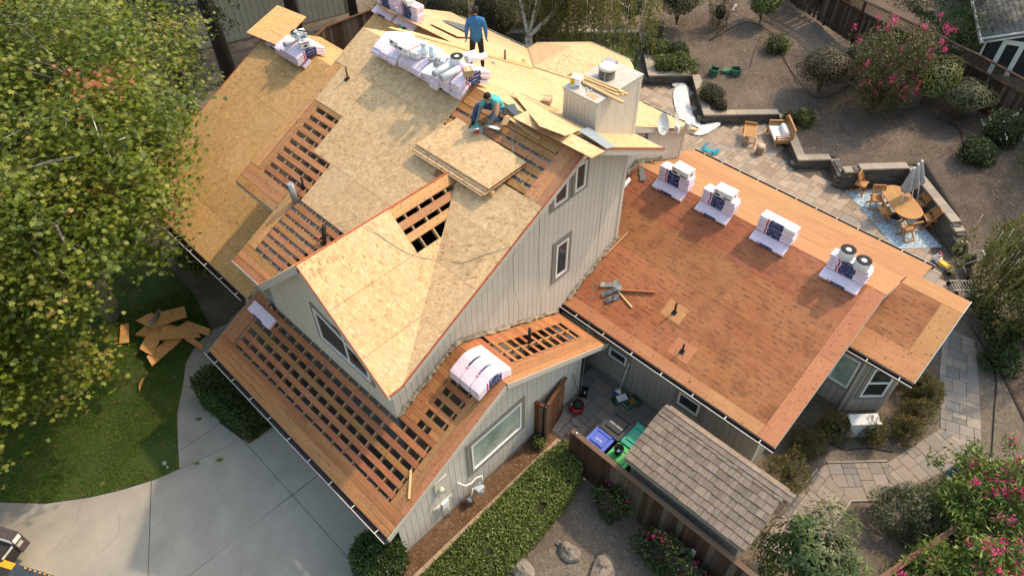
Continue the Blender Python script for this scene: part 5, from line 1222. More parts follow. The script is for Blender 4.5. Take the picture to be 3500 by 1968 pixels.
def fence(a,b,h,z0,z1,label,mat='fence',bw=.145,lat=0,posts=2.4,cap=True,railmat='fence',sides=1,name='fence',gapp=.006,skip=()):
    a,b=Vector((*a,0)),Vector((*b,0));L=(b-a).length;d=(b-a)/L;nrm=Vector((d.y,-d.x,0))*sides; ro=empty(name,(a.x,a.y,z0),label,'fence')
    zz=lambda u:z0+(z1-z0)*u/L; n=int(L/bw); hb=h-lat
    for k in range(n):
        if k in skip:continue
        u=k*bw; p=a+d*(u+bw/2); m=MB(); q=zz(u)+.02+random.uniform(0,.02)
        m.obox((p.x+nrm.x*.02,p.y+nrm.y*.02,q+hb/2),d*(bw/2-gapp/2),nrm*(.009+random.uniform(-.002,.003)),Vector((0,0,hb/2))); m.build('fence_board',MAT[mat],ro)
    np_=max(2,int(round(L/posts))+1)
    for k in range(np_):
        p=a+d*(L*k/(np_-1)); m=MB(); q=zz(L*k/(np_-1)); m.obox((p.x-nrm.x*.0,p.y-nrm.y*.0,q+h/2+.01),d*.045,nrm*.045,Vector((0,0,h/2+.02))); m.build('post',MAT[railmat],ro)
    for hh,t in ((hb+.03,.045),(h+.045,.03)) if lat else ((h+.035,.03),):
        m=MB(); m.beam((a.x,a.y,z0+hh),(b.x,b.y,z1+hh),.14,t); m.build('top_rail',MAT[railmat],ro)
    m=MB(); m.beam((a.x-nrm.x*.03,a.y-nrm.y*.03,z0+.3),(b.x-nrm.x*.03,b.y-nrm.y*.03,z1+.3),.04,.09); m.build('rail',MAT[railmat],ro)
    if lat:
        m=MB(); st=.11; s0,s1=hb+.05,h+.03; H=s1-s0; k=-H
        while k<L:
            for sg in (1,-1):
                ua,ub=max(k,0),min(k+H,L)
                if ub-ua<.02: continue
                va,vb=(s0+(ua-k),s0+(ub-k)) if sg>0 else (s1-(ua-k),s1-(ub-k))
                p=a+d*ua;q=a+d*ub; m.beam((p.x+nrm.x*.006*sg,p.y+nrm.y*.006*sg,zz(ua)+va),(q.x+nrm.x*.006*sg,q.y+nrm.y*.006*sg,zz(ub)+vb),.006,.03,(nrm.x,nrm.y,0))
            k+=st
        o=m.build('lattice',MAT[mat],ro); o['kind']='stuff'
    return ro
fence((1.36,4.9),(6.95,4.86),1.72,0,0,'dark plank fence with reddish top rail in front of the shake roofed shed','fence',.15,0,1.85,True,'fence_red')
m=MB(); m.obox((5.42,4.835,.62),(.06,0,0),(0,.004,0),(0,0,.28)); tag(m.build('white_scrap',MAT['white_vinyl']),'white peeling patch low on the dark plank fence','panel')
m=MB(); m.lathe([(.0,0),(.035,.01),(.04,.03),(.02,.055),(0,.06)],(1.5,4.9,1.77),12); tag(m.build('latch_cap',MAT['tin']),'small white metal latch cap on the fence end post','latch')
gt=empty('gate',(.36,5.02,0),'open wooden gate leaf of reddish planks against the garage wall','gate')
d=Vector((-.26,1.06,0)).normalized();nr=Vector((d.y,-d.x,0))
for k in range(7):
    m=MB(); p=Vector((.36,5.02,0))+d*(.08+.15*k); m.obox((p.x,p.y,.9),d*.071,nr*.012,Vector((0,0,.85))); m.build('gate_board',MAT['fence_red'],gt)
m=MB(); p,q=Vector((.36,5.02,1.77)),Vector((.36,5.02,1.77))+d*1.09; m.beam(p,q,.1,.05); m.build('gate_cap',MAT['fence_red'],gt); m=MB(); m.beam((.36,5.0,0),(.36,5.0,1.75),.08,.08); m.build('gate_stile',MAT['fence_red'],gt)
g2=empty('short_fence',(.05,4.9,0),'narrow fixed fence panel beside the open gate','fence')
for k in range(2): m=MB(); m.obox((.08+.13*k,4.9+.03*k,.87),(.06,.014,0),(-.003,.012,0),(0,0,.85)); m.build('fence_board',MAT['fence_red'],g2)
m=MB(); m.beam((.0,4.89,1.74),(.29,4.96,1.74),.1,.05); m.build('panel_cap',MAT['fence_red'],g2)
m=MB(); m.box((.72,5.32,.03),(1.0,5.43,.10)); tag(m.build('loose_brick',MAT['block']),'grey loose brick on the pavers by the gate','brick')
fence((8.8,6.5),(10.2,10.9),1.15,0,0,'low fence with rusty rail in front of the oleanders','fence',.15,0,2.2,True,'fence_red',1)
fence((-8.6,32.9),(-3.1,30.45),2.0,1.25,1.25,'weathered fence with lattice top, left stretch behind the garden','fence',.15,.5,2.3,True,'fence',-1,skip=(8,13,17,20,22))
fence((-3.1,30.45),(2.4,28.95),2.0,1.25,1.3,'middle stretch of lattice topped fence behind the pink crape myrtle','fence',.15,.5,2.3,True,'fence',-1)
fence((2.4,28.95),(9.5,26.4),2.0,1.3,1.3,'right stretch of lattice topped fence by the dark neighbour house','fence',.15,.5,2.3,True,'fence',-1)
fence((-17.2,4.5),(-21.6,13.6),1.8,0,0,'dark fence half hidden behind the big tree','fence',.15,0,2.4,True,'fence_red',1)
fence((-21.6,13.6),(-21.2,19.5),1.8,0,0,'dark fence with pale top rail beyond the left wing','fence',.15,0,2.4,True,'fence_red',1)
# --- shed with shake roof
sh=empty('shed',(4.6,5.9,0),'small grey shed with weathered cedar shake roof','shed')
zS=lambda x,y:2.1+.433*(y-5.03) if y<6.53 else 2.75-.8*(y-6.53)
MB().box((3.05,5.28,.02),(6.25,6.9,2.08)).build('shed_body',MAT['siding'],sh)
for k in range(16): MB().box((3.06+.2*k,5.262,.03),(3.245+.2*k,5.281,2.1)).build('siding_board',MAT['siding'],sh)
MB().prism([(6.25,5.28,2.05),(6.25,6.9,2.05),(6.25,6.5,2.66)],[(6.2,5.28,2.05),(6.2,6.9,2.05),(6.2,6.5,2.66)]).build('gable_wall',MAT['siding'],sh)
rf=MB().prism([(2.95,5.05,2.07),(6.4,5.05,2.07),(6.4,6.53,2.71),(2.95,6.53,2.71)],[(2.95,5.05,2.03),(6.4,5.05,2.03),(6.4,6.53,2.67),(2.95,6.53,2.67)]).build('shed_roof',MAT['rafter'],sh)
MB().prism([(2.95,6.54,2.71),(6.4,6.54,2.71),(6.4,6.95,2.38),(2.95,6.95,2.38)],[(2.95,6.54,2.67),(6.4,6.54,2.67),(6.4,6.95,2.34),(2.95,6.95,2.34)]).build('back_slope',MAT['shake'],sh)
rs=random.Random(3)
for i in range(8):
    y=5.03+i*.185; x=2.94+rs.uniform(-.03,.0)-(.1 if i%2 else 0)
    while x<6.36:
        w=rs.choice((.12,.15,.19,.23,.27)); w=min(w,6.43-x); 
        if w<.05:break
        xa=max(x,2.92); y0=y-rs.uniform(0,.02); y1=min(y+.30,6.545); lift=rs.uniform(0,.012)
        t=[(xa+.004,y0,zS(0,y0)+.034+lift),(x+w-.004,y0+rs.uniform(-.012,.012),zS(0,y0)+.034+lift+rs.uniform(-.006,.006)),(x+w-.004,y1,zS(0,y1)+.004),(xa+.004,y1,zS(0,y1)+.004)]
        if x+w-xa>.04: MB().prism(t,[(a,b,c-.026) for a,b,c in t]).build('shake',MAT['shake'],rf)
        x+=w
x=2.95
while x<6.3:
    w=.3; dz=rs.uniform(0,.02); t=[(x,6.40,2.715+dz),(x+w+.06,6.40,2.735+dz*.3),(x+w+.06,6.56,2.79),(x,6.56,2.775+dz)]
    MB().prism(t,[(a,b,c-.022) for a,b,c in t]).build('ridge_shake',MAT['shake'],rf)
    t=[(x,6.53,2.785+dz),(x+w+.06,6.53,2.795),(x+w+.06,6.68,2.72),(x,6.68,2.705+dz)]; MB().prism(t,[(a,b,c-.022) for a,b,c in t]).build('ridge_shake',MAT['shake'],rf); x+=w
MB().box((2.96,5.03,1.95),(6.38,5.05,2.06)).build('shed_fascia',MAT['trim'],sh)
# --- wheelie bins
def pmat(n,c,r=.45): return plain(n,c,r,.12,4,spec=.4)
def wbin(c,w,d,h,rz,col,lidcol,label,words=None,open_=False):
    o=empty('wheelie_bin',c,label,'bin','wheelie bins behind the fence',rz)
    lo=[(-w*.38,-d*.38),(w*.38,-d*.38),(w*.38,d*.38),(-w*.38,d*.38)];hi=[(-w/2,-d/2),(w/2,-d/2),(w/2,d/2),(-w/2,d/2)]
    m=MB(); m.prism([(x,y,h*.92) for x,y in hi],[(x,y,.06) for x,y in lo]); m.box((-w*.53,-d*.53,h*.88),(w*.53,d*.53,h*.93)); m.build('bin_body',col,o,True)
    m=MB(); 
    t=[(-w*.5,-d*.54,h*.945),(w*.5,-d*.54,h*.945),(w*.54,-d*.46,h*.955),(w*.54,d*.5,h*.975),(w*.46,d*.56,h*.975),(-w*.46,d*.56,h*.975),(-w*.54,d*.5,h*.975),(-w*.54,-d*.46,h*.955)]
    m.prism([(x,y,z+.02) for x,y,z in t],[(x,y,z-.015) for x,y,z in t])
    t=[(-w*.38,-d*.36,h*.968),(w*.38,-d*.36,h*.968),(w*.38,d*.22,h*.985),(-w*.38,d*.22,h*.985)]; q=[(x*.9,y*.9,z+.045) for x,y,z in t]; m.prism(q,[(x,y,z) for x,y,z in t])
    m.box((-w*.4,d*.3,h*.985),(w*.4,d*.47,h*1.02)); m.build('lid',lidcol,o,True)
    m=MB(); m.tube([(-w*.46,d*.6,h*.9),(w*.46,d*.6,h*.9)],.018,8); m.build('handle',MAT['iron'],o,True)
    for sx in (-1,1): m=MB(); m.tube([(sx*w*.36,d*.4,.1),(sx*w*.46,d*.4,.1)],.1,14); m.build('wheel',MAT['iron'],o,True)
    if words: lettering(words,.075,(0,-d*.1,h*.972+.056),(-1,0,0),(0,-1,0),MAT['white_vinyl'],o,world=False)
    return o
wbin((1.80,5.62,0),.58,.60,1.0,0,pmat('blue_bin',(.035,.06,.28)),pmat('blue_lid',(.075,.125,.52)),'blue recycling bin with white lettering on its lid by the fence','REUSE')
wbin((1.88,6.28,0),.66,.76,1.08,0,pmat('black_bin',(.012,.013,.015)),pmat('black_lid',(.022,.024,.028)),'large black bin with white lettering on its lid','TRASH ONLY')
wbin((2.52,6.35,0),.6,.72,1.02,0,pmat('teal_bin',(.015,.14,.10)),pmat('teal_lid',(.03,.33,.22)),'teal green bin half under the shed roof edge')
wbin((2.52,5.58,0),.58,.6,.98,0,pmat('green_bin',(.03,.19,.07)),pmat('lime_lid',(.07,.42,.12)),'bright green bin with a black pot on its lid')
o=empty('plant_pot',(2.42,5.62,1.01),'black plant pot holding a blue cup on the green bin','pot'); m=MB(); m.lathe([(.1,0),(.135,.22),(.14,.24),(.125,.24),(.1,.03),(0,.03)],(0,0,0),20); m.build('pot',MAT['iron'],o,True); m=MB(); m.lathe([(.05,.03),(.055,.13),(.05,.13),(0,.1)],(.03,-.02,0),14); m.build('cup',pmat('blue_cup',(.03,.22,.5)),o,True)
# --- compressor, charger case, soil bags, broom
o=empty('air_compressor',(.35,6.42,.0),'red pancake air compressor with black shroud on the pavers','compressor')
m=MB(); m.lathe([(.05,.06),(.19,.08),(.225,.14),(.225,.19),(.19,.25),(.08,.27),(0,.27)],(0,0,0),26); m.build('tank',pmat('red_tank',(.33,.012,.02),.35),o,True)
m=MB(); m.lathe([(.17,.25),(.175,.3),(.14,.40),(.05,.43),(0,.43)],(0.01,.02,0),18); m.box((-.1,.0,.3),(.12,.16,.4)); m.build('shroud',MAT['iron'],o,True)
for k in range(3): a=k*2.1; m=MB(); m.lathe([(.03,0),(.03,.08)],(.17*math.cos(a),.17*math.sin(a),0),10); m.build('foot',MAT['iron'],o,True)
for k in range(2): m=MB(); m.lathe([(.028,0),(.03,.02),(0,.022)],(-.12+.02*k,-.1+.07*k,.3),12,(-.6,-.6,.5)); m.build('gauge',MAT['white_vinyl'],o,True)
cord('power_cord',[(.02,6.6,1.25),(.06,6.62,.9),(.1,6.7,.55),(.14,6.6,.3),(.3,6.6,.32)],.009,'cordblack','black power cord from the wall outlet to the compressor','cord')
cord('power_cord',[(.4,6.2,.05),(.45,6.02,.03),(.6,5.95,.03),(.8,6.0,.03)],.009,'cordblack','short black cord trailing from the compressor','cord')
m=MB(); m.box((0.02,6.52,1.25),(.09,6.66,1.42)); o=m.build('outlet_cover',plain('beige_plastic',(.42,.40,.30),.5,.1)); tag(o,'beige outlet cover on the garage wall above the compressor','outlet')
o=empty('battery_charger',(.1,7.05,.02),'black battery charger case lying by the garage corner','charger'); o.rotation_euler[2]=.5; m=MB(); m.box((-.12,-.2,0),(.12,.2,.07)); m.build('case',MAT['iron'],o,True)
for k in range(3): m=MB(); m.box((-.09,-.17+.12*k,.07),(.09,-.08+.12*k,.10)); m.build('battery',MAT['capblk'],o,True); 
m=MB(); m.box((.02,-.1,.1),(.06,-.02,.104)); m.build('sticker',MAT['white_vinyl'],o,True)
def bag(c,rz,tilt,col,patches,label,words=None):
    o=empty('soil_bag',c,label,'bag','soil bags by the wing wall',rz); o.rotation_euler[0]=tilt; m=MB();V=[];F=[];nx,ny=8,10
    for s in (0,1):
        for j in range(ny+1):
            for i in range(nx+1):
                u,v=i/nx-.5,j/ny-.5; e=max(0,(1-(2*u)**4))*max(0,(1-(2*v)**4)); V.append((u*.36,v*.55,(.07*e**.5 if s else -.0)+.01+RNG.normal(0,.004)*e))
    q=(nx+1)*(ny+1)
    for s in (0,1):
        for j in range(ny):
            for i in range(nx):
                a=s*q+j*(nx+1)+i; f=(a,a+1,a+nx+2,a+nx+1); F.append(f if s else f[::-1])
    m.add(V,F,True); m.build('sack',col,o,True)
    for x0,y0,x1,y1,mt in patches: m=MB(); m.box((x0,y0,.083),(x1,y1,.086)); m.build('printed_panel',mt,o,True)
    if words: lettering(words,.055,(0,-.2,.088),(1,0,0),(0,1,0),MAT['white_vinyl'],o,world=False)
    return o
dkg=pmat('dark_green_sack',(.012,.06,.025)); bag((1.08,7.62,.04),-.55,.12,dkg,((-.11,-.12,.11,.2,MAT['carton']),),'dark green sack with white printed back panel')
bag((1.38,7.72,.05),-.3,.3,dkg,((-.1,-.02,.1,.14,plain('photo_panel',(.25,.12,.04),.6,.5,12)),),'dark green garden soil sack leaning by the wing wall','Garden Soil')
o=empty('broom',(.9,7.72,0),'white handled broom with blue bristles leaning on the wing wall','broom'); m=MB(); m.tube([(.9,7.76,.22),(.92,8.0,1.35)],.013,8); m.build('handle',MAT['white_vinyl'],o); m=MB(); m.prism([(.86,7.73,.25),(.94,7.73,.25),(.94,7.77,.25),(.86,7.77,.25)],[(.78,7.68,.14),(1.0,7.68,.14),(1.0,7.74,.14),(.78,7.74,.14)]); m.build('broom_head',MAT['white_vinyl'],o); m=MB(); m.prism([(.78,7.68,.139),(1.0,7.68,.139),(1.0,7.74,.139),(.78,7.74,.139)],[(.74,7.6,.02),(1.02,7.6,.02),(1.02,7.7,.02),(.74,7.7,.02)]); m.build('bristles',pmat('blue_bristle',(.03,.06,.2)),o)
for x,t in ((.35,'left'),(2.05,'right')): m=MB(); m.box((x,8.02,.2),(x+.4,8.036,.36)); [m.box((x+.02,8.012,.21+.035*k),(x+.38,8.022,.228+.035*k)) for k in range(4)]; tag(m.build('crawl_vent',MAT['wing_siding']),'grey louvred vent low on the wing wall, %s of two'%t,'vent','crawl space vents')
# --- meters on the garage wall
o=empty('electric_meter',(.02,1.3,1.4),'beige electric meter box on the garage wall','meter')
m=MB(); m.box((.014,1.2,1.5),(.05,1.62,2.1)); m.build('back_plate',MAT['siding'],o); m=MB(); m.lathe([(.085,0),(.085,.06),(.07,.10),(0,.105)],(.05,1.36,1.72),20,(1,0,0)); m.build('meter_glass',plain('cream_dial',(.55,.52,.42),.3,.1),o)
o=empty('telephone_box',(.02,1.4,.75),'small white utility box on a board on the garage wall','utility box'); m=MB(); m.box((.014,1.08,.78),(.035,1.72,.95)); m.build('mounting_board',MAT['siding'],o); m=MB(); m.box((.035,1.32,.66),(.10,1.54,.96)); m.build('box_cover',MAT['white_vinyl'],o); m=MB(); m.box((.035,1.16,.80),(.07,1.28,.95)); m.build('small_box',MAT['fascia'],o); m=MB(); m.tube([(.06,1.5,.66),(.06,1.52,.02)],.015,8); m.build('conduit',MAT['white_vinyl'],o)
o=empty('gas_meter',(.3,2.1,0),'grey gas meter with white pipes beside the garage wall','meter'); m=MB(); m.lathe([(.06,-.07),(.1,-.06),(.11,0),(.1,.06),(.06,.07)],(.28,2.45,.42),16,(0,1,0)); m.box((.16,2.34,.44),(.36,2.58,.58)); m.build('meter_body',plain('gas_grey',(.38,.42,.44),.5,.15),o)
m=MB(); m.tube([(.05,1.92,1.28),(.12,2.1,.95),(.14,2.3,.85),(.16,2.45,.95),(.2,2.62,.9),(.25,2.6,.6)],.024,8); m.tube([(.25,2.4,.5),(.18,2.3,.62),(.2,2.2,.3),(.2,2.2,0)],.02,8); m.build('pipe',MAT['white_vinyl'],o); m=MB(); m.lathe([(.03,-.02),(.09,0),(.09,.03),(.03,.06)],(.22,2.12,.28),16,(.3,0,1)); m.build('regulator',plain('regulator_grey',(.14,.18,.19),.5,.2),o)
# --- rocks
for k,(x,y,sx,sy,sz,lab) in enumerate(((3.02,2.98,.3,.26,.3,'medium grey rock in the middle of the front dirt bed'),(2.45,1.8,.38,.3,.3,'broad flat grey rock at the bottom edge nearest the hedge'),(3.95,3.2,.34,.4,.36,'largest pale rock nearest the plank fence'),(2.66,2.98,.09,.07,.06,'small pale stone touching the medium rock'))):
    m=MB();V=[];F=[];n,r=14,9;rr=random.Random(k+3); ph=[rr.uniform(0,6) for _ in range(6)]
    for j in range(r+1):
        a=math.pi*j/r
        for i in range(n):
            b=2*math.pi*i/n; q=1+.16*math.sin(2*b+ph[0])*math.sin(a)+.1*math.sin(3*b+ph[1]+2*a)+.08*math.sin(5*a+ph[2]+b)+rr.uniform(-.045,.045)
            zc=math.cos(a); V.append((x+sx*q*math.sin(a)*math.cos(b),y+sy*q*math.sin(a)*math.sin(b),max(-.05,sz*(zc*.75 if zc>0 else zc*.4)*q)))
    for j in range(r):
        for i in range(n):F.append((j*n+i,(j+1)*n+i,(j+1)*n+(i+1)%n,j*n+(i+1)%n))
    m.add(V,F,False); tag(m.build('rock',MAT['rock']),lab,'rock','rocks in the front dirt bed')
# --- air conditioner
o=empty('air_conditioner',(6.75,11.45,0),'white outdoor air conditioner unit below the end bay','air conditioner',None,R(46))
m=MB(); m.box((-.42,-.16,.06),(.42,.16,.72)); m.box((-.44,-.18,.72),(.44,.18,.75)); m.build('casing',plain('ac_white',(.52,.53,.52),.5,.25,14),o,True)
m=MB(); [m.box((-.43,-.13+.04*k,.12),(-.421,-.115+.04*k,.68)) for k in range(7)]; m.build('grille',MAT['iron'],o,True); m=MB(); m.box((-.3,-.1,0),(-.25,.1,.06)); m.box((.25,-.1,0),(.3,.1,.06)); m.build('feet',MAT['iron'],o,True)
# --- patio furniture
MAT['teak']=board_mat('teak_slats',((.34,.16,.055),(.44,.225,.08),(.5,.27,.105),(.38,.18,.07)),'x',.05,.5,.1); MAT['teak_y']=board_mat('teak_frame',((.30,.14,.05),(.38,.19,.068),(.44,.235,.09),(.33,.16,.06)),'y',.05,.5,.1); MAT['cushion']=plain('white_cushion',(.74,.73,.71),.9,.08,5)
def P_(o): return o
def dining_table():
    o=empty('dining_table',(3.47,21.55,0),'oval teak dining table with slatted top on the blue rug','table',None,R(-40)); L,Wd=1.95,1.02
    def halfw(x):
        r=Wd/2; e=L/2-r; return r if abs(x)<e else math.sqrt(max(0,r*r-(abs(x)-e)**2))
    m=MB(); n=34; V=[];
    for k in range(n):
        pass
    ys=[-.46+.046*k for k in range(21)]
    for y in ys:
        r=Wd/2-.04; e=L/2-Wd/2; xx=e+math.sqrt(max(0,r*r-y*y)); 
        if abs(y)<r: 
            b=MB(); b.box((-xx,y-.019,.715),(xx,y+.019,.735)); b.build('slat',MAT['teak'],o,True)
    ring=MB();pts=[]
    for k in range(48):
        t=2*math.pi*k/48; c,s=math.cos(t),math.sin(t); e=L/2-Wd/2; pts.append(((e if c>0 else -e)+c*Wd/2,s*Wd/2))
    V=[];F=[]
    for x,y in pts:
        q=.93; xi=(x-(math.copysign(L/2-Wd/2,x)))*.9+math.copysign(L/2-Wd/2,x); V+=[(x,y,.738),(xi,y*.9,.738),(x,y,.70),(xi,y*.9,.70)]
    for k in range(48):
        a,b=4*k,4*((k+1)%48); F+=[(a,b,b+1,a+1),(a,a+2,b+2,b),(a+1,b+1,b+3,a+3),(a+2,a+3,b+3,b+2)]
    ring.add(V,F); ring.build('table_rim',MAT['teak'],o,True)
    for x in (-.25,.25): b=MB(); b.box((x-.03,-.48,.7365),(x+.03,.48,.741)); b.build('cross_rail',MAT['teak_y'],o,True)
    for sx in (-1,1):
        b=MB(); b.beam((sx*.55,-.3,0),(sx*.55,.25,.7),.06,.06); b.beam((sx*.55,.3,0),(sx*.55,-.25,.7),.06,.06); b.build('leg',MAT['teak_y'],o,True)
    b=MB(); b.beam((-.55,0,.3),(.55,0,.3),.06,.08); b.build('stretcher',MAT['teak_y'],o,True)
dining_table()
def chair_proto():
    o=empty('folding_chair',(0,0,0),'teak folding chair','chair','teak folding chairs around the dining table')
    for sx in (-.23,.23):
        m=MB(); m.beam((sx,-.25,0),(sx,.20,.9),.035,.045); m.build('back_leg',MAT['teak_y'],o,True)
        m=MB(); m.beam((sx*.86,.28,0),(sx*.86,-.22,.46),.03,.045); m.build('front_leg',MAT['teak_y'],o,True)
        m=MB(); m.beam((sx*.9,-.22,.44),(sx*.9,.2,.43),.03,.035); m.build('seat_rail',MAT['teak_y'],o,True)
    for k in range(8): m=MB(); m.box((-.21,-.21+.052*k,.452),(.21,-.168+.052*k,.466)); m.build('seat_slat',MAT['teak'],o,True)
    for k in range(8): 
        x=-.18+.052*k; m=MB(); m.beam((x,.045,.6),(x,.185,.87),.034,.012,(0,1,0)); m.build('back_slat',MAT['teak_y'],o,True)
    m=MB(); m.beam((-.23,.195,.89),(.23,.195,.89),.03,.06); m.build('top_rail',MAT['teak'],o,True)
    m=MB(); m.beam((-.2,-.23,.05),(.2,-.23,.05),.03,.03); m.beam((-.2,.26,.05),(.2,.26,.05),.03,.03); m.build('foot_rail',MAT['teak'],o,True)
    return o
cp=chair_proto()
CH=[((1.78,21.95),R(95),'teak folding chair standing apart by the low wall end'),((2.62,21.5),R(40),'teak folding chair tucked at the left side of the dining table'),((3.15,20.98),R(130),'teak folding chair at the near side of the dining table'),((4.25,20.62),R(-130+10),'teak folding chair at the near end of the dining table'),((4.55,21.75),R(-50),'teak folding chair at the right side of the dining table'),((3.95,22.35),R(-42),'teak folding chair behind the parasols')]
for k,((x,y),a,lab) in enumerate(CH):
    c=cp if k==0 else copytree(cp); c.location=(x,y,.018); c.rotation_euler[2]=a; c['label']=lab
MAT['canvas']=plain('grey_canvas',(.36,.36,.37),.9,.12,4); 
def parasol(base,top,label,hem=.95):
    b,t=Vector(base),Vector(top);d=(t-b).normalized();o=empty('parasol',base,label,'parasol','closed grey parasols'); m=MB(); m.tube([b,t],.018,8); m.build('pole',MAT['white_vinyl'],o)
    L=(t-b).length; ax=d.orthogonal().normalized();ay=d.cross(ax); m=MB();V=[];F=[];n=32;prof=[(.02,L),(.05,L-.06),(.085,L-.35),(.125,L-.75),(.165,L-hem),(.15,L-hem-.06)]
    for j,(r,h) in enumerate(prof):
        for k in range(n):
            a=2*math.pi*k/n; q=r*(1+.28*math.cos(8*a)*min(1,j/3)); hh=h+(.05*math.cos(8*a) if j>3 else 0); V.append(b+d*hh+(ax*math.cos(a)+ay*math.sin(a))*q)
    for j in range(len(prof)-1):
        for k in range(n):F.append((j*n+k,(j+1)*n+k,(j+1)*n+(k+1)%n,j*n+(k+1)%n))
    m.add(V,F,True); m.build('canopy',MAT['canvas'],o); m=MB(); m.lathe([(.035,0),(.045,.02),(.04,.05),(0,.06)],t,12,d); m.build('finial',MAT['white_vinyl'],o)
    m=MB(); m.lathe([(.2,0),(.22,.03),(.05,.08),(.03,.3)],(b.x,b.y,0.02),18); m.build('base',MAT['iron'],o)
parasol((3.5,21.52,.02),(3.33,21.45,2.25),'closed grey parasol rising through the dining table'); parasol((3.78,22.05,.02),(3.35,21.78,2.25),'closed grey parasol behind the table, middle tip'); parasol((3.9,22.5,.02),(3.37,22.06,2.25),'closed grey parasol behind the table, farthest tip')
def rug_mat():
    g=NG('blue_pattern_rug'); v=g.coords((3.4,3.4,3.4),(0,0,.785)); sp=g.n('SeparateXYZ'); g.l(v,sp.inputs[0]); k=2*math.pi
    a=g.math('SINE',g.math('MULTIPLY',sp.outputs[0],k)); b=g.math('SINE',g.math('MULTIPLY',sp.outputs[1],k)); c=g.math('SINE',g.math('MULTIPLY',g.math('ADD',sp.outputs[0],sp.outputs[1]),2*k)); d=g.math('SINE',g.math('MULTIPLY',g.math('SUBTRACT',sp.outputs[0],sp.outputs[1]),2*k))
    s=g.math('ADD',g.math('ADD',a,b),g.math('MULTIPLY',g.math('ADD',c,d),.7)); f=g.ramp(g.math('MULTIPLY_ADD',s,.25,.5),[(.30,0),(.36,1),(.44,1),(.5,0),(.56,0),(.62,1),(.72,1),(.78,0)])
    return g.out(g.mix(f,(.17,.27,.36),(.52,.54,.53)),.95)
MAT['rug']=rug_mat()
tag(MB().prism([(1.42,21.66,.028),(4.28,19.82,.028),(5.46,21.05,.028),(2.56,22.9,.028)],[(1.42,21.66,.018),(4.28,19.82,.018),(5.46,21.05,.018),(2.56,22.9,.018)]).build('rug',MAT['rug']),'blue and white patterned outdoor rug under the dining table','rug')
def bolster(m,c,ax,r,L):
    ax=Vector(ax).normalized();c=Vector(c); pr=[(0,-L/2),(r*.7,-L/2+.02),(r,-L/2+.1),(r*1.02,0),(r,L/2-.1),(r*.7,L/2-.02),(0,L/2)]; m.lathe(pr,c,16,ax)
def sofa(c,rz,L,label,cushion=True,name='loveseat',cat='loveseat'):
    o=empty(name,c,label,cat,None,rz)   # local: x along length, -y front
    for sx in (-1,1):
        for y in (-.32,.34): m=MB(); m.box((sx*L/2-.025,y-.03,0),(sx*L/2+.025,y+.03,.6 if y<0 else .82)); m.build('leg',MAT['teak_y'],o,True)
        m=MB(); m.box((sx*L/2-.04,-.36,.6),(sx*L/2+.04,.34,.63)); m.build('armrest',MAT['teak_y'],o,True)
        for z in (.32,.4,.48): m=MB(); m.box((sx*L/2-.012,-.3,z),(sx*L/2+.012,.33,z+.045)); m.build('arm_slat',MAT['teak_y'],o,True)
    m=MB(); m.box((-L/2,-.34,.26),(L/2,.32,.32)); m.build('seat_frame',MAT['teak'],o,True)
    n=int(L/.09)
    for k in range(n): x=-L/2+.05+k*(L-.1)/(n-1); m=MB(); m.beam((x,.30,.32),(x,.40,.85),.055,.015,(0,1,0)); m.build('back_slat',MAT['teak_y'],o,True)
    m=MB(); m.box((-L/2,.36,.85),(L/2,.43,.9)); m.build('top_rail',MAT['teak'],o,True)
    m=MB();V=[];
    m.box((-L/2+.04,-.35,.32),(L/2-.04,.28,.41)); m.build('seat_cushion',MAT['cushion'],o,True)
    if cushion: m=MB(); bolster(m,(0,.18,.53),(1,0,0),.13,L*.7); m.build('bolster',MAT['cushion'],o,True)
    return o
sofa((-2.28,22.85,.018),math.atan2(-.73,.68),1.2,'teak loveseat with white seat cushion and bolster against the retaining wall')
sofa((-5.3,19.35,.018),R(135),.7,'teak armchair with white cushion half hidden by the house corner',False,'armchair','armchair')
o=empty('slatted_bench',(-3.22,22.0,.018),'teak slatted footstool bench standing open on the patio','bench',None,math.atan2(-.88,.48))
for k in range(9): m=MB(); m.box((-.5+.1*k,-.22,.42),(-.41+.1*k,.22,.44)); m.build('slat',MAT['teak_y'],o,True)
m=MB(); m.box((-.56,-.26,.41),(.5,-.22,.45)); m.box((-.56,.22,.41),(.5,.26,.45)); m.build('side_rail',MAT['teak'],o,True); m=MB(); m.box((-.56,-.26,.44),(-.52,.26,.56)); m.build('end_rail',MAT['teak_y'],o,True)
for x in (-.5,.46):
    for y in (-.24,.24): m=MB(); m.box((x-.02,y-.02,0),(x+.02,y+.02,.42)); m.build('leg',MAT['teak_y'],o,True)
m=MB(); m.box((.45,-.22,.15),(.48,.22,.19)); m.build('stretcher',MAT['teak_y'],o,True)
o=empty('garden_stool',(-2.38,21.5,.018),'round tan garden stool with lid beside the bench','stool'); m=MB(); m.lathe([(.14,0),(.16,.02),(.165,.3),(.15,.33)],(0,0,0),22); m.build('drum',plain('tan_drum',(.27,.19,.14),.8,.15,12),o,True); m=MB(); m.lathe([(.19,.33),(.195,.35),(.17,.38),(.165,.41),(0,.415)],(0,0,0),24); m.build('lid',plain('tan_lid',(.47,.34,.25),.7,.1,8),o,True)
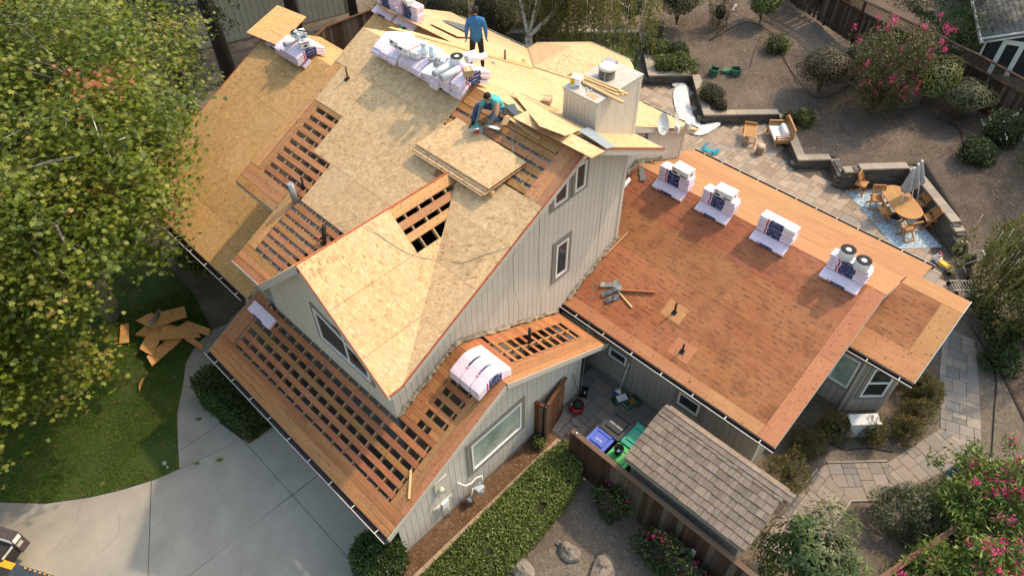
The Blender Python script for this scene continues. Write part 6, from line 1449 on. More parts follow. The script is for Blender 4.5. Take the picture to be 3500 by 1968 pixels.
# white tarp crumpled along the wall
m=MB();V=[];F=[]; path=[(-8.1,23.3),(-7.75,23.6),(-7.45,23.1),(-7.0,22.5),(-6.5,21.95),(-6.05,21.5),(-5.6,21.15),(-5.15,21.1),(-4.95,21.6),(-4.75,22.15)]; wd=[.1,.4,.55,.55,.55,.55,.7,.6,.4,.15]
bp=bez([(x,y,0) for x,y in path],5); n=len(bp); rr=random.Random(2)
for k,p in enumerate(bp):
    t=k/(n-1)*(len(wd)-1);i=min(int(t),len(wd)-2);w_=wd[i]+(wd[i+1]-wd[i])*(t-i); d=(bp[min(k+1,n-1)]-bp[max(k-1,0)]).normalized(); nn=Vector((-d.y,d.x,0))
    for j in range(9):
        u=j/8-.5; V.append(tuple(p+nn*u*w_*1.3+Vector((0,0,.03+.14*abs(math.sin(7*u+k*.55))*(1-abs(u)*1.6)+rr.uniform(0,.04)))))
for k in range(n-1):
    for j in range(8): a=k*9+j;F.append((a,a+1,a+10,a+9))
m.add(V,F,True); tag(m.build('tarp',plain('white_tarp',(.60,.585,.55),.7,.1,3)),'long crumpled white tarp along the low retaining wall','tarp')
# blue plastic toys
MAT['cyan']=plain('cyan_plastic',(.02,.30,.42),.4,.1,4); MAT['skyblue']=plain('blue_plastic',(.02,.17,.38),.4,.15,4)
o=empty('toy_slide',(-4.0,20.05,.018),'turquoise plastic toy lying on the patio by the wing roof','toy'); m=MB(); m.obox((0,0,.12),(.3,.05,.06),(-.03,.09,0),(0,0,.012)); m.obox((.3,.12,.1),(.06,.16,.02),(-.05,.02,.06),(.02,0,.02)); m.obox((-.2,.1,.2),(.02,.14,.06),(.03,0,0),(0,0,.02)); m.build('slide',MAT['cyan'],o,True)
o=empty('baby_swing',(9.35,11.9,0),'blue plastic baby swing seat lying beside the path','toy'); m=MB()
for dx,dy,rz in ((-.05,.12,.3),(.12,-.15,1.4)):
    V=[];F=[]
    for i in range(9):
        a=math.pi*1.3*i/8+rz
        for z in range(3): V.append((dx+.17*math.cos(a)*(1-.1*z),dy+.17*math.sin(a)*(1-.1*z),.03+.13*z))
    for i in range(8):
        for z in range(2):F.append((3*i+z,3*i+3+z,3*i+4+z,3*i+z+1))
    m.add(V,F,True)
m.obox((.05,0,.05),(.1,.16,0),(.08,-.05,0),(0,0,.01)); m.build('shell',MAT['skyblue'],o,True)
o=empty('ride_on_toy',(5.75,20.05,.018),'small white and yellow ride-on toy car with red trim','toy',None,-.3); m=MB(); m.box((-.3,-.1,.08),(-.05,.1,.26)); m.lathe([(.1,0),(.11,.1),(.06,.2),(0,.22)],(-.18,0,.2),14); m.build('bonnet',MAT['white_vinyl'],o,True); m=MB(); m.box((-.05,-.1,.1),(.35,.1,.2)); m.build('seat',MAT['yellow_print'],o,True); m=MB(); m.lathe([(.05,0),(.06,.05),(0,.07)],(-.18,0,.42),10); m.tube([(-.1,-.12,.36),(-.1,.12,.36)],.015,6); m.build('steering',MAT['red_print'],o,True)
for x in (-.2,.25):
    for y in (-.12,.12): m=MB(); m.tube([(x,y-.02,.07),(x,y+.02,.07)],.07,12); m.build('wheel',MAT['blue_print'],o,True)
o=empty('pushchair',(6.35,20.1,.018),'black and silver folding pushchair by the birch branches','pushchair',None,.4); m=MB(); m.tube(bez([(-.3,-.22,.05),(-.1,-.22,.5),(.3,-.22,1.0),(.42,-.1,1.05),(.42,.1,1.05),(.3,.22,1.0),(-.1,.22,.5),(-.3,.22,.05)],6),.015,6); m.tube([(.35,-.22,.05),(0,-.22,.5)],.014,6); m.tube([(.35,.22,.05),(0,.22,.5)],.014,6); m.build('frame',MAT['tin'],o,True); m=MB(); m.obox((0,0,.42),(.2,0,-.04),(0,.2,0),(0,0,.02)); m.obox((.2,0,.65),(.08,0,.2),(0,.2,0),(-.02,0,.01)); m.build('seat',MAT['iron'],o,True)
for x,y in ((-.3,-.24),(-.3,.24),(.35,-.24),(.35,.24)): m=MB(); m.tube([(x,y-.015,.08),(x,y+.015,.08)],.08,12); m.build('wheel',MAT['iron'],o,True)
o=empty('garden_cart',(6.75,19.3,.018),'low black wire garden cart near the patio corner','cart',None,.75); m=MB()
for k in range(8): m.beam((-.35+.1*k,-.22,.25),(-.35+.1*k,.22,.25),.008,.008)
m.beam((-.38,-.22,.25),(.38,-.22,.25),.02,.03); m.beam((-.38,.22,.25),(.38,.22,.25),.02,.03); m.build('wire_bed',MAT['galv'],o,True); m=MB(); [m.tube([(x,y-.02,.1),(x,y+.02,.1)],.1,12) for x in (-.3,.3) for y in (-.25,.25)]; m.build('wheels',MAT['iron'],o,True)
# green irrigation boxes on the terrace
for k,(x,y,h,rz,lab,opn) in enumerate(((-6.85,24.75,.3,.2,'open green plastic box nearest the retaining wall corner',1),(-6.45,25.2,.12,.4,'low green plastic lid between the two boxes',0),(-6.05,25.25,.3,.7,'open green plastic box right of the lid',1))):
    z=terr_z(x,y)+.02;o=empty('irrigation_box',(x,y,z),lab,'box','green irrigation boxes',rz); gm=plain('green_plastic_%d'%k,(.05,.12,.075),.6,.2,5); m=MB(); w_=.2
    if opn:
        for a,b in (((-w_,-w_,0),(-w_+.02,w_,h)),((w_-.02,-w_,0),(w_,w_,h)),((-w_,-w_,0),(w_,-w_+.02,h)),((-w_,w_-.02,0),(w_,w_,h))): m.box(a,b)
        m.box((-w_-.03,-w_-.03,h-.04),(-w_+.03,w_+.03,h)); m.box((w_-.03,-w_-.03,h-.04),(w_+.03,w_+.03,h)); m.box((-w_,-w_-.03,h-.04),(w_,-w_+.03,h)); m.box((-w_,w_-.03,h-.04),(w_,w_+.03,h)); m.build('box_wall',gm,o,True); q=MB(); q.box((-w_+.02,-w_+.02,.0),(w_-.02,w_-.02,.05)); q.build('box_floor',MAT['iron'],o,True)
    else: m.box((-.22,-.2,0),(.22,.2,h)); m.box((-.2,-.18,h),(.2,.18,h+.02)); m.build('lid',gm,o,True)
tag(MB().beam((-8.75,28.5,terr_z(-8.7,28.5)+.06),(-9.3,30.4,terr_z(-9.3,30.4)+.12),.12,.1).build('old_post',plain('weathered_post',(.34,.30,.25),.9,.25,9)),'pale weathered post lying on the garden slope','post')
# --- satellite dishes on the rear gable edge
MAT['dish']=plain('dish_grey',(.55,.56,.56),.5,.05,3)
def dish(c,aim,a,b,label,root):
    az=Vector(aim).normalized(); up_=Vector((0,0,1)); sx=up_.cross(az).normalized(); sy=az.cross(sx); m=MB();V=[];F=[];n=28;r=5
    for j in range(r+1):
        q=j/r
        for k in range(n):
            t=2*math.pi*k/n; V.append(Vector(c)+sx*a*q*math.cos(t)+sy*b*q*math.sin(t)+az*(.06*q*q))
    for j in range(r):
        for k in range(n):F.append((j*n+k,j*n+(k+1)%n,(j+1)*n+(k+1)%n,(j+1)*n+k))
    m.add(V,F,True); return m.build('reflector',MAT['dish'],root)
D1=empty('satellite_dish',(-2.2,12.95,5.4),'larger grey satellite dish on the rear gable arm','satellite dish','satellite dishes'); dish((-2.1,12.69,5.91),(.86,-.35,.36),.20,.34,'',D1); m=MB(); m.tube([(-2.2,12.16,5.75),(-2.2,12.5,5.62),(-2.18,12.95,5.42),(-2.1,12.8,5.75)],.022,8); m.tube([(-2.15,12.75,5.75),(-1.75,12.55,5.85)],.014,6); m.build('mast',MAT['galv'],D1); m=MB(); m.box((-2.28,12.1,5.6),(-2.15,12.22,5.85)); m.build('foot_plate',MAT['galv'],D1)
D2=empty('satellite_dish',(-2.2,13.6,5.2),'smaller grey satellite dish farther along the arm','satellite dish','satellite dishes'); dish((-2.12,13.5,5.62),(.9,.25,.33),.13,.32,'',D2); m=MB(); m.tube([(-2.2,12.97,5.41),(-2.2,13.6,5.2),(-2.2,14.45,4.95)],.022,8); m.build('mast',MAT['galv'],D2); m=MB(); m.box((-2.12,13.5,5.2),(-1.98,13.64,5.42)); m.build('receiver',MAT['dish'],D2); m=MB(); m.box((-2.25,14.35,4.85),(-2.08,14.55,5.08)); m.build('receiver',MAT['dish'],D2)
# --- debris pile of sheathing scraps under the tree
MAT['osb_scrap']=osb_mat('osb_orange_scrap',(.32,.13,.04),(.55,.27,.085),(.66,.38,.15)); gp_='broken sheathing in the debris pile'; rr=random.Random(8)
PILE=[((-11.3,-.75),1.5,.7,.5,.12,'widest orange sheet on the debris pile'),((-10.75,-.35),1.3,.5,.9,.2,'pale sheet strip on the debris pile'),((-10.6,.1),1.2,.3,.35,.16,'narrow strip pointing to the walkway'),((-11.6,-.2),.9,.6,1.2,.22,'splintered corner piece at the back of the debris pile'),((-10.6,-1.1),1.3,.45,1.9,.1,'lowest sheet at the lawn edge of the pile'),((-11.1,-1.2),1.1,.5,2.3,.18,'slanted piece facing the lawn'),((-10.2,-.25),.9,.22,.15,.1,'thin offcut near the walkway curve'),((-11.9,-.8),.8,.5,.2,.25,'top piece leaning on the trunk side'),((-12.2,-1.6),.8,.3,2.6,.05,'lone orange offcut under the branches'),((-9.9,-2.2),.5,.12,2.2,.04,'red edged sliver on the grass')]
for (x,y),L,w_,a,z,lab in PILE:
    ca,sa=math.cos(a),math.sin(a); tz=rr.uniform(-.12,.12); q=[(-L/2,-w_/2),(L/2,-w_/2+rr.uniform(0,.1)),(L/2-rr.uniform(0,.25),w_/2),(-L/2+rr.uniform(0,.25),w_/2)]
    loose('osb_scrap',[(x+u*ca-v*sa,y+u*sa+v*ca,z+.1+u*tz+v*.05) for u,v in q],.014,[MAT['osb_scrap'],MAT['osb_edge']],lab,'scrap',gp_)
m=MB(); m.tube([(-12.2,-.35,.2),(-11.6,-.75,.55),(-11.35,-.95,.75)],.09,10); tag(m.build('log',MAT['bark']),'short grey log lying against the debris pile','log')
# --- truck corner at the bottom left
MAT['truckdark']=plain('dark_steel',(.03,.026,.028),.55,.3,8); MAT['trucktop']=plain('box_lid',(.075,.06,.06),.5,.2,12); MAT['ryellow']=plain('reflective_yellow',(.62,.33,.03),.4,.25,30)
o=empty('utility_truck',(-7.6,-7.2,0),'corner of a dark service truck with toolbox and yellow reflector','truck')
def tb(p0,ax,ay,h0,h1,name,mat): 
    p0,ax,ay=Vector(p0),Vector(ax),Vector(ay); q=[p0,p0+ax,p0+ax+ay,p0+ay]; MB().prism([(p.x,p.y,h1) for p in q],[(p.x,p.y,h0) for p in q]).build(name,mat,o)
u_=Vector((.88,.475,0)).normalized(); v_=Vector((.475,-.88,0)).normalized(); C_=Vector((-6.89,-6.49,0))
tb(C_-u_*1.8,u_*1.8,v_*.27,.55,1.2,'toolbox',MAT['trucktop']); tb(C_-u_*1.8+v_*.28,u_*1.76,v_*.4,.55,1.08,'toolbox',MAT['truckdark'])
tb(C_-u_*1.8+v_*.265,u_*1.8,v_*.02,1.08,1.215,'metal_lip',MAT['gutter_lip']); tb(C_+u_*.002+v_*.03,u_*.006,v_*.21,1.0,1.15,'white_panel',MAT['white_vinyl']); tb(C_+u_*.002+v_*.08,u_*.006,v_*.16,.8,.93,'sticker',MAT['fascia']); tb(C_-u_*.04+v_*.3,u_*.008,v_*.34,.93,1.0,'latch_bar',MAT['gutter_lip'])
Q_=Vector((-6.75,-7.12,0)); tb(Q_-u_*.5,u_*.55,v_*.9,.55,.9,'red_marker',MAT['red_print']); tb(Q_+u_*.06,u_*.42,v_*.16,.6,.905,'reflector',MAT['ryellow']); tb(Q_+u_*.06+v_*.165,u_*.42,v_*.5,.6,.89,'bumper',MAT['truckdark']); tb(Q_+u_*.485,u_*1.25,v_*.6,.62,.9,'liftgate',plain('blue_steel',(.04,.05,.065),.45,.35,14))
for k in range(6): tb(Q_+u_*(.75+.14*k)+v_*.015,u_*.06,v_*.03,.9,.906,'slot',MAT['ryellow'])
tb(Q_-u_*1.6+v_*.2,u_*1.1,v_*1.2,.3,.6,'chassis',MAT['truckdark'])
# ---------------------------------------------------------------- neighbours
nb=empty('neighbour_house',(-27,14,0),'beige board sided neighbour house behind the left fence','house'); a=Vector((-28.6,6,0));b=Vector((-25.3,17.4,0)); d=(b-a).normalized(); n_=Vector((d.y,-d.x,0)); L=(b-a).length
MAT['beige']=siding('beige_siding',(.44,.40,.30)); MAT['beige_gap']=siding('beige_groove',(.16,.14,.10))
def qw(a,b,h,th,name,mat,par): MB().prism([(a.x,a.y,0),(b.x,b.y,0),(b.x,b.y,h),(a.x,a.y,h)],[(a.x-n_.x*th,a.y-n_.y*th,0),(b.x-n_.x*th,b.y-n_.y*th,0),(b.x-n_.x*th,b.y-n_.y*th,h),(a.x-n_.x*th,a.y-n_.y*th,h)]).build(name,mat,par)
qw(a,b,5.5,.2,'wall',MAT['beige_gap'],nb)
for k in range(int(L/.3)): p=a+d*(.3*k+.01)+n_*.02; q=a+d*(.3*k+.29)+n_*.02; qw(p,q,5.5,.018,'siding_board',MAT['beige'],nb)
p=b+d*.01; q=b-n_*5; MB().prism([(p.x,p.y,0),(q.x,q.y,0),(q.x,q.y,5.5),(p.x,p.y,5.5)],[(p.x-d.x*.1,p.y-d.y*.1,0),(q.x-d.x*.1,q.y-d.y*.1,0),(q.x-d.x*.1,q.y-d.y*.1,5.5),(p.x-d.x*.1,p.y-d.y*.1,5.5)]).build('wall',MAT['beige'],nb)
c=MB(); c.beam((a+n_*.1).to_tuple()[:2]+(5.4,),(b+n_*.1).to_tuple()[:2]+(5.4,),.2,.2); c.build('eave',MAT['beige'],nb)
# dark house at the upper right
nd=empty('neighbour_house',(1.9,31.2,0),'dark grey neighbour house with white trim and shingled roof','house')
MAT['darkwall']=siding('dark_grey_siding',(.03,.033,.036)); MAT['slate']=stone('grey_shingle',((.13,.125,.125),(.18,.175,.175),(.15,.145,.15)),.14,.004,20,.8)
X0,Y0,ZE_=1.95,31.3,2.95
MB().prism([(2.3,31.5,0),(10,31.5,0),(10,31.5,5.6),(2.3,31.5,2.95)],[(2.3,31.7,0),(10,31.7,0),(10,31.7,5.6),(2.3,31.7,2.95)]).build('wall',MAT['darkwall'],nd)
for k in range(24): 
    x=2.32+.3*k; MB().prism([(x,31.48,.1),(x+.285,31.48,.1),(x+.285,31.48,2.9+.355*(x-2.2)),(x,31.48,2.9+.355*(x-2.3))],[(x,31.499,.1),(x+.285,31.499,.1),(x+.285,31.499,2.9+.355*(x-2.2)),(x,31.499,2.9+.355*(x-2.3))]).build('siding_board',MAT['darkwall'],nd)
MB().box((2.3,31.6,0),(2.45,44,2.9)).build('wall',MAT['darkwall'],nd)
m=MB(); 
for a,b in (((2.75,31.44,1.0),(2.95,31.47,3.0)),((3.45,31.44,1.0),(3.65,31.47,3.0)),((2.95,31.44,2.8),(3.45,31.47,3.0)),((2.95,31.44,.9),(3.45,31.47,1.05))): m.box(a,b)
wdn=m.build('window',MAT['white_vinyl'],nd); MB().box((2.95,31.45,1.05),(3.45,31.465,2.8)).build('pane',MAT['glass'],wdn)
m=MB(); m.beam((1.9,31.2,2.93),(10,31.2,2.93+.37*8.1),.05,.24); m.build('rake_board',MAT['white_vinyl'],nd); m=MB(); m.beam((1.88,31.1,2.9),(1.88,45,2.9),.12,.13); m.build('gutter',MAT['white_vinyl'],nd); m=MB(); m.beam((2.12,31.35,0),(2.12,31.35,2.8),.08,.08); m.build('downpipe',MAT['white_vinyl'],nd)
rfn=MB().prism([(1.9,31.15,2.97),(10,31.15,5.97),(10,45,5.97),(1.9,45,2.97)],[(1.9,31.15,2.9),(10,31.15,5.9),(10,45,5.9),(1.9,45,2.9)]).build('roof',MAT['slate'],nd)
rs=random.Random(12)
for i in range(13):
    x=1.9+.19*i; y=31.15-.15*(i%2)*.5
    for j in range(18):
        w=.3; y0=y+w*j; 
        if y0<31.13 : y0=31.15
        lift=rs.uniform(0,.008); t=[(x,y0+.004,2.985+.37*(x-1.9)+.012+lift),(x,y0+w-.004,2.985+.37*(x-1.9)+.012+lift),(x+.24,y0+w-.004,2.978+.37*(x+.24-1.9)),(x+.24,y0+.004,2.978+.37*(x+.24-1.9))]
        MB().prism(t,[(a,b,c-.014) for a,b,c in t]).build('roof_shingle',MAT['slate'],rfn)
m=MB(); m.box((-1.6,33.4,1.3),(1.6,36,1.32)); 
for k,(x,y) in enumerate(((1.0,32.6),(.7,33.6),(.4,34.6))): tag(MB().box((x-.3,y-.22,1.2),(x+.3,y+.22,1.235)).build('stepping_stone',plain('pale_stepper_%d'%k,(.4,.4,.37),.8,.1)),'pale square stepping stone beside the dark house, %s from the fence'%['first','second','third'][k],'stone','stepping stones')
poly_obj('neighbour_yard',rect(-30,33.2,40,90),1.15,MAT['lawn'])
nd.rotation_euler[2]=R(25)
# ---------------------------------------------------------------- vegetation
T_SYC=np.array([(0,-.42),(.48,-.22),(.25,.04),(.5,.28),(.12,.24),(0,.6),(-.12,.24),(-.5,.28),(-.25,.04),(-.48,-.22)])
T_OV=np.array([(0,-.5),(.26,-.12),(.2,.25),(0,.5),(-.2,.25),(-.26,-.12)]); T_DI=np.array([(0,-.5),(.3,0),(0,.5),(-.3,0)]); T_LONG=np.array([(0,-.5),(.13,-.05),(0,.55),(-.13,-.05)]); T_CIT=np.array([(0,-.5),(.17,-.1),(.13,.22),(0,.55),(-.13,.22),(-.17,-.1)]); MAT['citrus']=leaf('citrus_leaf',[(0,(.025,.05,.012)),(.5,(.055,.09,.02)),(.9,(.11,.15,.04)),(1,(.2,.2,.08))],.35,.2)
T_BL=np.array([(-.07,0),(.07,0),(0,1.)])
def leaves(name,pts,size,tmpl,mat,parent=None,upb=.8,seed=0,kind='stuff',droop=0,jit=.35,fold=.12,rnd=None):
    r=np.random.default_rng(seed); pts=np.asarray(pts,float); N=len(pts); k=len(tmpl)
    nrm=r.normal(size=(N,3)); nrm/=np.linalg.norm(nrm,axis=1)[:,None]; nrm+=np.array([0,0,upb]); nrm/=np.linalg.norm(nrm,axis=1)[:,None]
    t=r.normal(size=(N,3)); t[:,2]-=droop; t-=nrm*np.sum(t*nrm,1)[:,None]; t/=np.linalg.norm(t,axis=1)[:,None]+1e-9; b=np.cross(nrm,t)
    s=(size*(1+r.uniform(-jit,jit,N)))[:,None,None]
    co=pts[:,None,:]+s*(b[:,None,:]*tmpl[None,:,0:1]+t[:,None,:]*tmpl[None,:,1:2]-nrm[:,None,:]*(np.abs(tmpl[None,:,0:1])*fold*2))
    return rawleaf(name,co.reshape(-1,3),N,k,mat,parent,r.random(N) if rnd is None else rnd,kind)
def rawleaf(name,co,N,k,mat,parent,rnd,kind):
    me=bpy.data.meshes.new(name); me.vertices.add(N*k); me.loops.add(N*k); me.polygons.add(N)
    me.vertices.foreach_set('co',co.astype(np.float32).ravel()); me.loops.foreach_set('vertex_index',np.arange(N*k,dtype=np.int32)); me.polygons.foreach_set('loop_start',np.arange(0,N*k,k,dtype=np.int32)); me.polygons.foreach_set('loop_total',np.full(N,k,dtype=np.int32))
    me.update(calc_edges=True); at=me.attributes.new('rnd','FLOAT','FACE'); at.data.foreach_set('value',np.asarray(rnd,np.float32))
    o=link(name,me,mat,parent)
    if kind:o['kind']=kind
    return o
def ball(n,c,r,shell=.3,seed=0,lump=.15,zmin=None):
    q=np.random.default_rng(seed); d=q.normal(size=(n,3)); d/=np.linalg.norm(d,axis=1)[:,None]; ph=q.uniform(0,6,6)
    f=1+lump*np.sin(3*d[:,0]+ph[0]+2*d[:,1])*np.cos(3*d[:,2]+ph[1])+lump*.6*np.sin(6*d[:,1]+ph[2])*np.sin(5*d[:,0]+ph[3])
    rad=(1-shell*q.random(n)**1.5)*f; p=np.array(c)+d*rad[:,None]*np.array(r)
    if zmin is not None:p=p[p[:,2]>zmin]
    return p
def stems(root,base,tops,r0,mat,n=5,name='stem'):
    m=MB()
    for t in tops:
        b=Vector(base); t=Vector(t); mid=(b+t)/2+Vector((random.uniform(-.06,.06),random.uniform(-.06,.06),.05)); m.tube([b,mid,t],[r0,r0*.75,r0*.4],n)
    return m.build(name,mat,root)
def core(root,c,r,mat,name='dark_core'):
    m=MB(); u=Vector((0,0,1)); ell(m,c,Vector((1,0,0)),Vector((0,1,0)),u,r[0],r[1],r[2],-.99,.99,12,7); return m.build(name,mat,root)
MAT['shade_core']=plain('dark_core_fill',(.022,.022,.012),.95,.4,12)  # dark solid core: shade inside the foliage put into its colour
def bush(x,y,z,rx,ry,rz,n,size,mat,label,tmpl=T_OV,stem=0,name='shrub',cat='shrub',group=None,seed=None,upb=.7,cr=.8,lump=.15,flowers=None):
    seed=seed if seed is not None else int(abs(x*131+y*17))%9999; root=empty(name,(x,y,z),label,cat,group); c=(x,y,z+stem+rz*(.95 if stem else .75))
    stems(root,(x,y,z-.02),[(x+random.uniform(-.4,.4)*rx,y+random.uniform(-.4,.4)*ry,c[2]-rz*.1) for _ in range(4)],.03 if stem else .018,MAT['twig'],5,'trunk' if stem else 'stem')
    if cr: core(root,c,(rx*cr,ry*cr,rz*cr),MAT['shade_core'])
    leaves('foliage',ball(n,c,(rx,ry,rz),.3,seed,lump,z+.02),size,tmpl,MAT[mat],root,upb,seed)
    if flowers:
        fn,fs,fm,fk=flowers; q=ball(fn*4,c,(rx*1.04,ry*1.04,rz*1.05),.06,seed+1,lump); q=q[q[:,2]>c[2]-.1*rz][:fn]
        pp=np.repeat(q,fk,0)+np.random.default_rng(seed).normal(0,fs*1.1,(len(q)*fk,3)); leaves('bloom',pp,fs,T_OV,MAT[fm],root,.5,seed+2)
    return root
tz=lambda x,y:terr_z(x,y)
# --- the big sycamore on the left
syc=empty('sycamore_tree',(-13.4,-1.5,0),'large leafy sycamore filling the left side of the photo','tree')
q=np.random.default_rng(21); NC=1700; d=q.normal(size=(NC*2,3)); d/=np.linalg.norm(d,axis=1)[:,None]; d=d[d[:,2]>-.62][:NC]
f=1+.16*np.sin(4*d[:,0]+1.3)*np.cos(3*d[:,1]+.4)+.12*np.sin(7*d[:,1]+2*d[:,2]+2.1)+.08*np.sin(11*d[:,0]+1)
rad=(1-.55*q.random(len(d))**2.0)*f; CC=np.array((-13.3,-1.45,6.1)); cl=CC+d*rad[:,None]*np.array((7.3,6.7,4.5))
lz=3.3+.525*(cl[:,1]-1.0)
ok=~((cl[:,0]>-15.2)&(cl[:,1]>.3)&(cl[:,2]<np.maximum(lz,3.3)+.75))&~((cl[:,0]>-8.2)&(cl[:,1]>-1.2))&(cl[:,2]>2.2)&~((cl[:,0]>-15.0)&(cl[:,1]>2.3))&~((cl[:,0]>-9.6)&(cl[:,1]>.3))&(cl[:,0]<-5.3)
cl=cl[ok]
sa_=q.uniform(R(-105),R(8),330); sr_=q.uniform(4.6,7.7,330); sk_=np.column_stack((-13.3+sr_*np.cos(sa_),-1.45+sr_*np.sin(sa_),q.uniform(3.0,5.6,330)-.12*(sr_-4.6))); cl=np.vstack((cl,sk_[(sk_[:,0]<-6.0)&~((sk_[:,0]>-8.4)&(sk_[:,1]>-1.8))]))

def _lit(P):
    sx=P[:,0]-.218*P[:,2]; sy=P[:,1]-.78*P[:,2]; poly=[(-8.9,-6.9),(-7.2,-3.7),(-3.9,-4.6),(-3.5,-9.5),(-8.2,-9.5)]; c=np.zeros(len(P),bool)
    for i in range(len(poly)):
        (x1,y1),(x2,y2)=poly[i],poly[(i+1)%len(poly)]; c^=((y1>sy)!=(y2>sy))&(sx<(x2-x1)*(sy-y1)/(y2-y1)+x1)
    return c
cl=cl[~_lit(cl)]; cl=cl[~((cl[:,0]>-9.4)&(cl[:,1]>-2.7)&(cl[:,2]<6.4))]
per=80; pts=np.repeat(cl,per,0)+q.normal(0,1,(len(cl)*per,3))*np.array((.40,.40,.17)); cr_=np.repeat(q.normal(0,.16,len(cl)),per); sun_=.12*np.clip((pts[:,2]-CC[2])/4,-1,1)*0
rn=np.clip(.45+cr_*1.3+q.normal(0,.17,len(pts)),0,.97); dead=np.repeat(q.random(len(cl))<.008,per); rn[dead]=1.0
leaves('foliage',pts,.13,T_SYC,MAT['syc'],syc,1.5,5,rnd=rn)
tb_=Vector((-13.4,-1.5,0)); m=MB(); m.tube([tb_,tb_+Vector((.1,.05,1.4)),tb_+Vector((0,.2,2.8)),tb_+Vector((.2,.3,4.6))],[.34,.27,.23,.14],10); m.build('trunk',MAT['bark'],syc)
limb=[]; ts=Vector((-13.35,-1.3,2.9)); limbends=CC+(cl[q.choice(len(cl),16,False)]-CC)*.7
for e in limbends:
    e=Vector(e); mid=ts.lerp(e,.5)+Vector((0,0,.5)); m=MB(); P=bez([ts,mid,e],5); m.tube(P,[.13-.1*k/(len(P)-1) for k in range(len(P))],7); m.build('limb',MAT['bark'],syc); limb+=P[3:]
lt=np.array([p.to_tuple() for p in limb]); m=MB(); mw_=MB()
for k,c in enumerate(cl[::3]):
    j=np.argmin(np.sum((lt-c)**2,1)); a=Vector(lt[j]); c=Vector(c); a=c+(a-c)*min(1,1.3/max((a-c).length,.01)); mid=a.lerp(c,.5)+Vector((random.uniform(-.15,.15),random.uniform(-.15,.15),.12)); tg=mw_ if k%3==0 else m; tg.tube(bez([a,mid,c,c+(c-mid)*.35+Vector((0,0,.1))],3),[.022,.02,.018,.016,.014,.012,.01,.008,.006,.004],4,True,False)
o=m.build('twigs',MAT['bark'],syc); o['kind']='stuff'; o=mw_.build('pale_twigs',MAT['bark_white'],syc); o['kind']='stuff'
for P in ([(-9.3,-2.6,6.6),(-9.0,-2.3,7.2),(-8.7,-2.6,7.5),(-8.35,-2.3,7.45)],[(-9.0,-2.3,7.2),(-8.6,-2.0,7.4),(-8.1,-2.05,7.2),(-7.8,-1.9,6.9)],[(-10.3,.2,7.2),(-9.7,.5,7.9),(-9.3,.2,8.2)],[(-10.2,-3.6,5.6),(-9.3,-3.8,6.1),(-8.6,-3.7,5.9)]):
    m=MB(); B_=bez(P,5); m.tube(B_,[.055-.04*k/(len(B_)-1) for k in range(len(B_))],7); m.build('bare_branch',MAT['bark_white'],syc)
# --- grass, fallen leaves
def scatter(poly,n,z,seed,acc=None):
    r=np.random.default_rng(seed); xs=[p[0] for p in poly];ys=[p[1] for p in poly]; out=[]
    P=np.column_stack((r.uniform(min(xs),max(xs),n),r.uniform(min(ys),max(ys),n)))
    x,y=P[:,0],P[:,1]; c=np.zeros(n,bool)
    for i in range(len(poly)):
        x1,y1=poly[i];x2,y2=poly[(i+1)%len(poly)]
        with np.errstate(divide='ignore',invalid='ignore'): c^=((y1>y)!=(y2>y))&(x<(x2-x1)*(y-y1)/(y2-y1+1e-12)+x1)
    P=P[c]
    if acc is not None:P=P[acc(P)]
    return np.column_stack((P,np.full(len(P),z) if not callable(z) else z(P)))
VIS=[(-6.73,-3.5),(-6.52,-3.1),(-6.51,-2.82),(-6.92,-2.63),(-8.25,-1.93),(-9.08,-1.29),(-9.77,-.82),(-10.22,-.25),(-10.41,.48),(-13,.9),(-13.5,-5),(-10.4,-8),(-9.12,-6.69),(-8.16,-5.82),(-7.47,-4.91),(-7.06,-4.22)]
def patchy(P): 
    n=np.sin(2.1*P[:,0]+.7)*np.cos(1.9*P[:,1]-1)+.6*np.sin(4.7*P[:,0]*.8+P[:,1]*3.1); d=np.hypot(P[:,0]+7.35,P[:,1]+3.0)
    return (np.random.default_rng(3).random(len(P))<np.clip(.75+.3*n,.25,1))&~((d<.55)&(np.random.default_rng(4).random(len(P))<.85))
g=scatter(VIS,95000,.0,31,patchy); r=np.random.default_rng(32); N=len(g); L=r.uniform(.05,.12,N); dr=r.normal(size=(N,3)); dr[:,2]=np.abs(dr[:,2])*.5+.8; dr/=np.linalg.norm(dr,axis=1)[:,None]; sd=np.cross(dr,r.normal(size=(N,3))); sd/=np.linalg.norm(sd,axis=1)[:,None]
co=np.stack((g-sd*.007,g+sd*.007,g+dr*L[:,None]),1); lawn_tone=np.clip(.45+.2*np.sin(g[:,0]*1.3+g[:,1]*.9)+r.normal(0,.2,N),0,1)
o=rawleaf('grass',co.reshape(-1,3),N,3,MAT['grass'],None,lawn_tone,'stuff'); tag(o,'short green lawn grass below the sycamore','grass')
g=scatter(VIS,330,.03,33); o=leaves('fallen_leaves',g,.075,T_SYC,MAT['brownleaf'],None,2.5,34); tag(o,'brown fallen leaves scattered on the lawn','leaves')
g=scatter([(-14,22),(-12,26.5),(-9,23.6),(-7.7,25),(-5.3,22.6),(-3,25),(-.7,22.6),(.2,23.6),(1.6,23.1),(3.2,25),(5.5,22.6),(7.5,20),(9,25),(4,28),(-4,31),(-12,33)],16000,lambda P:np.array([terr_z(x,y)+.03 for x,y in P]),35); o=leaves('mulch_chips',g,.07,T_DI,MAT['chip'],None,1.6,36); tag(o,'wood chip mulch on the raised garden','mulch')
g=scatter([(1.0,-2),(9,-2),(8.5,4.6),(2.5,4.8),(2.3,0)],2600,.0,37); o=leaves('dirt_chips',g-np.array((0,0,.015)),.045,T_DI,MAT['chip'],None,1.6,38); tag(o,'wood chips and leaf litter on the front dirt bed','litter')
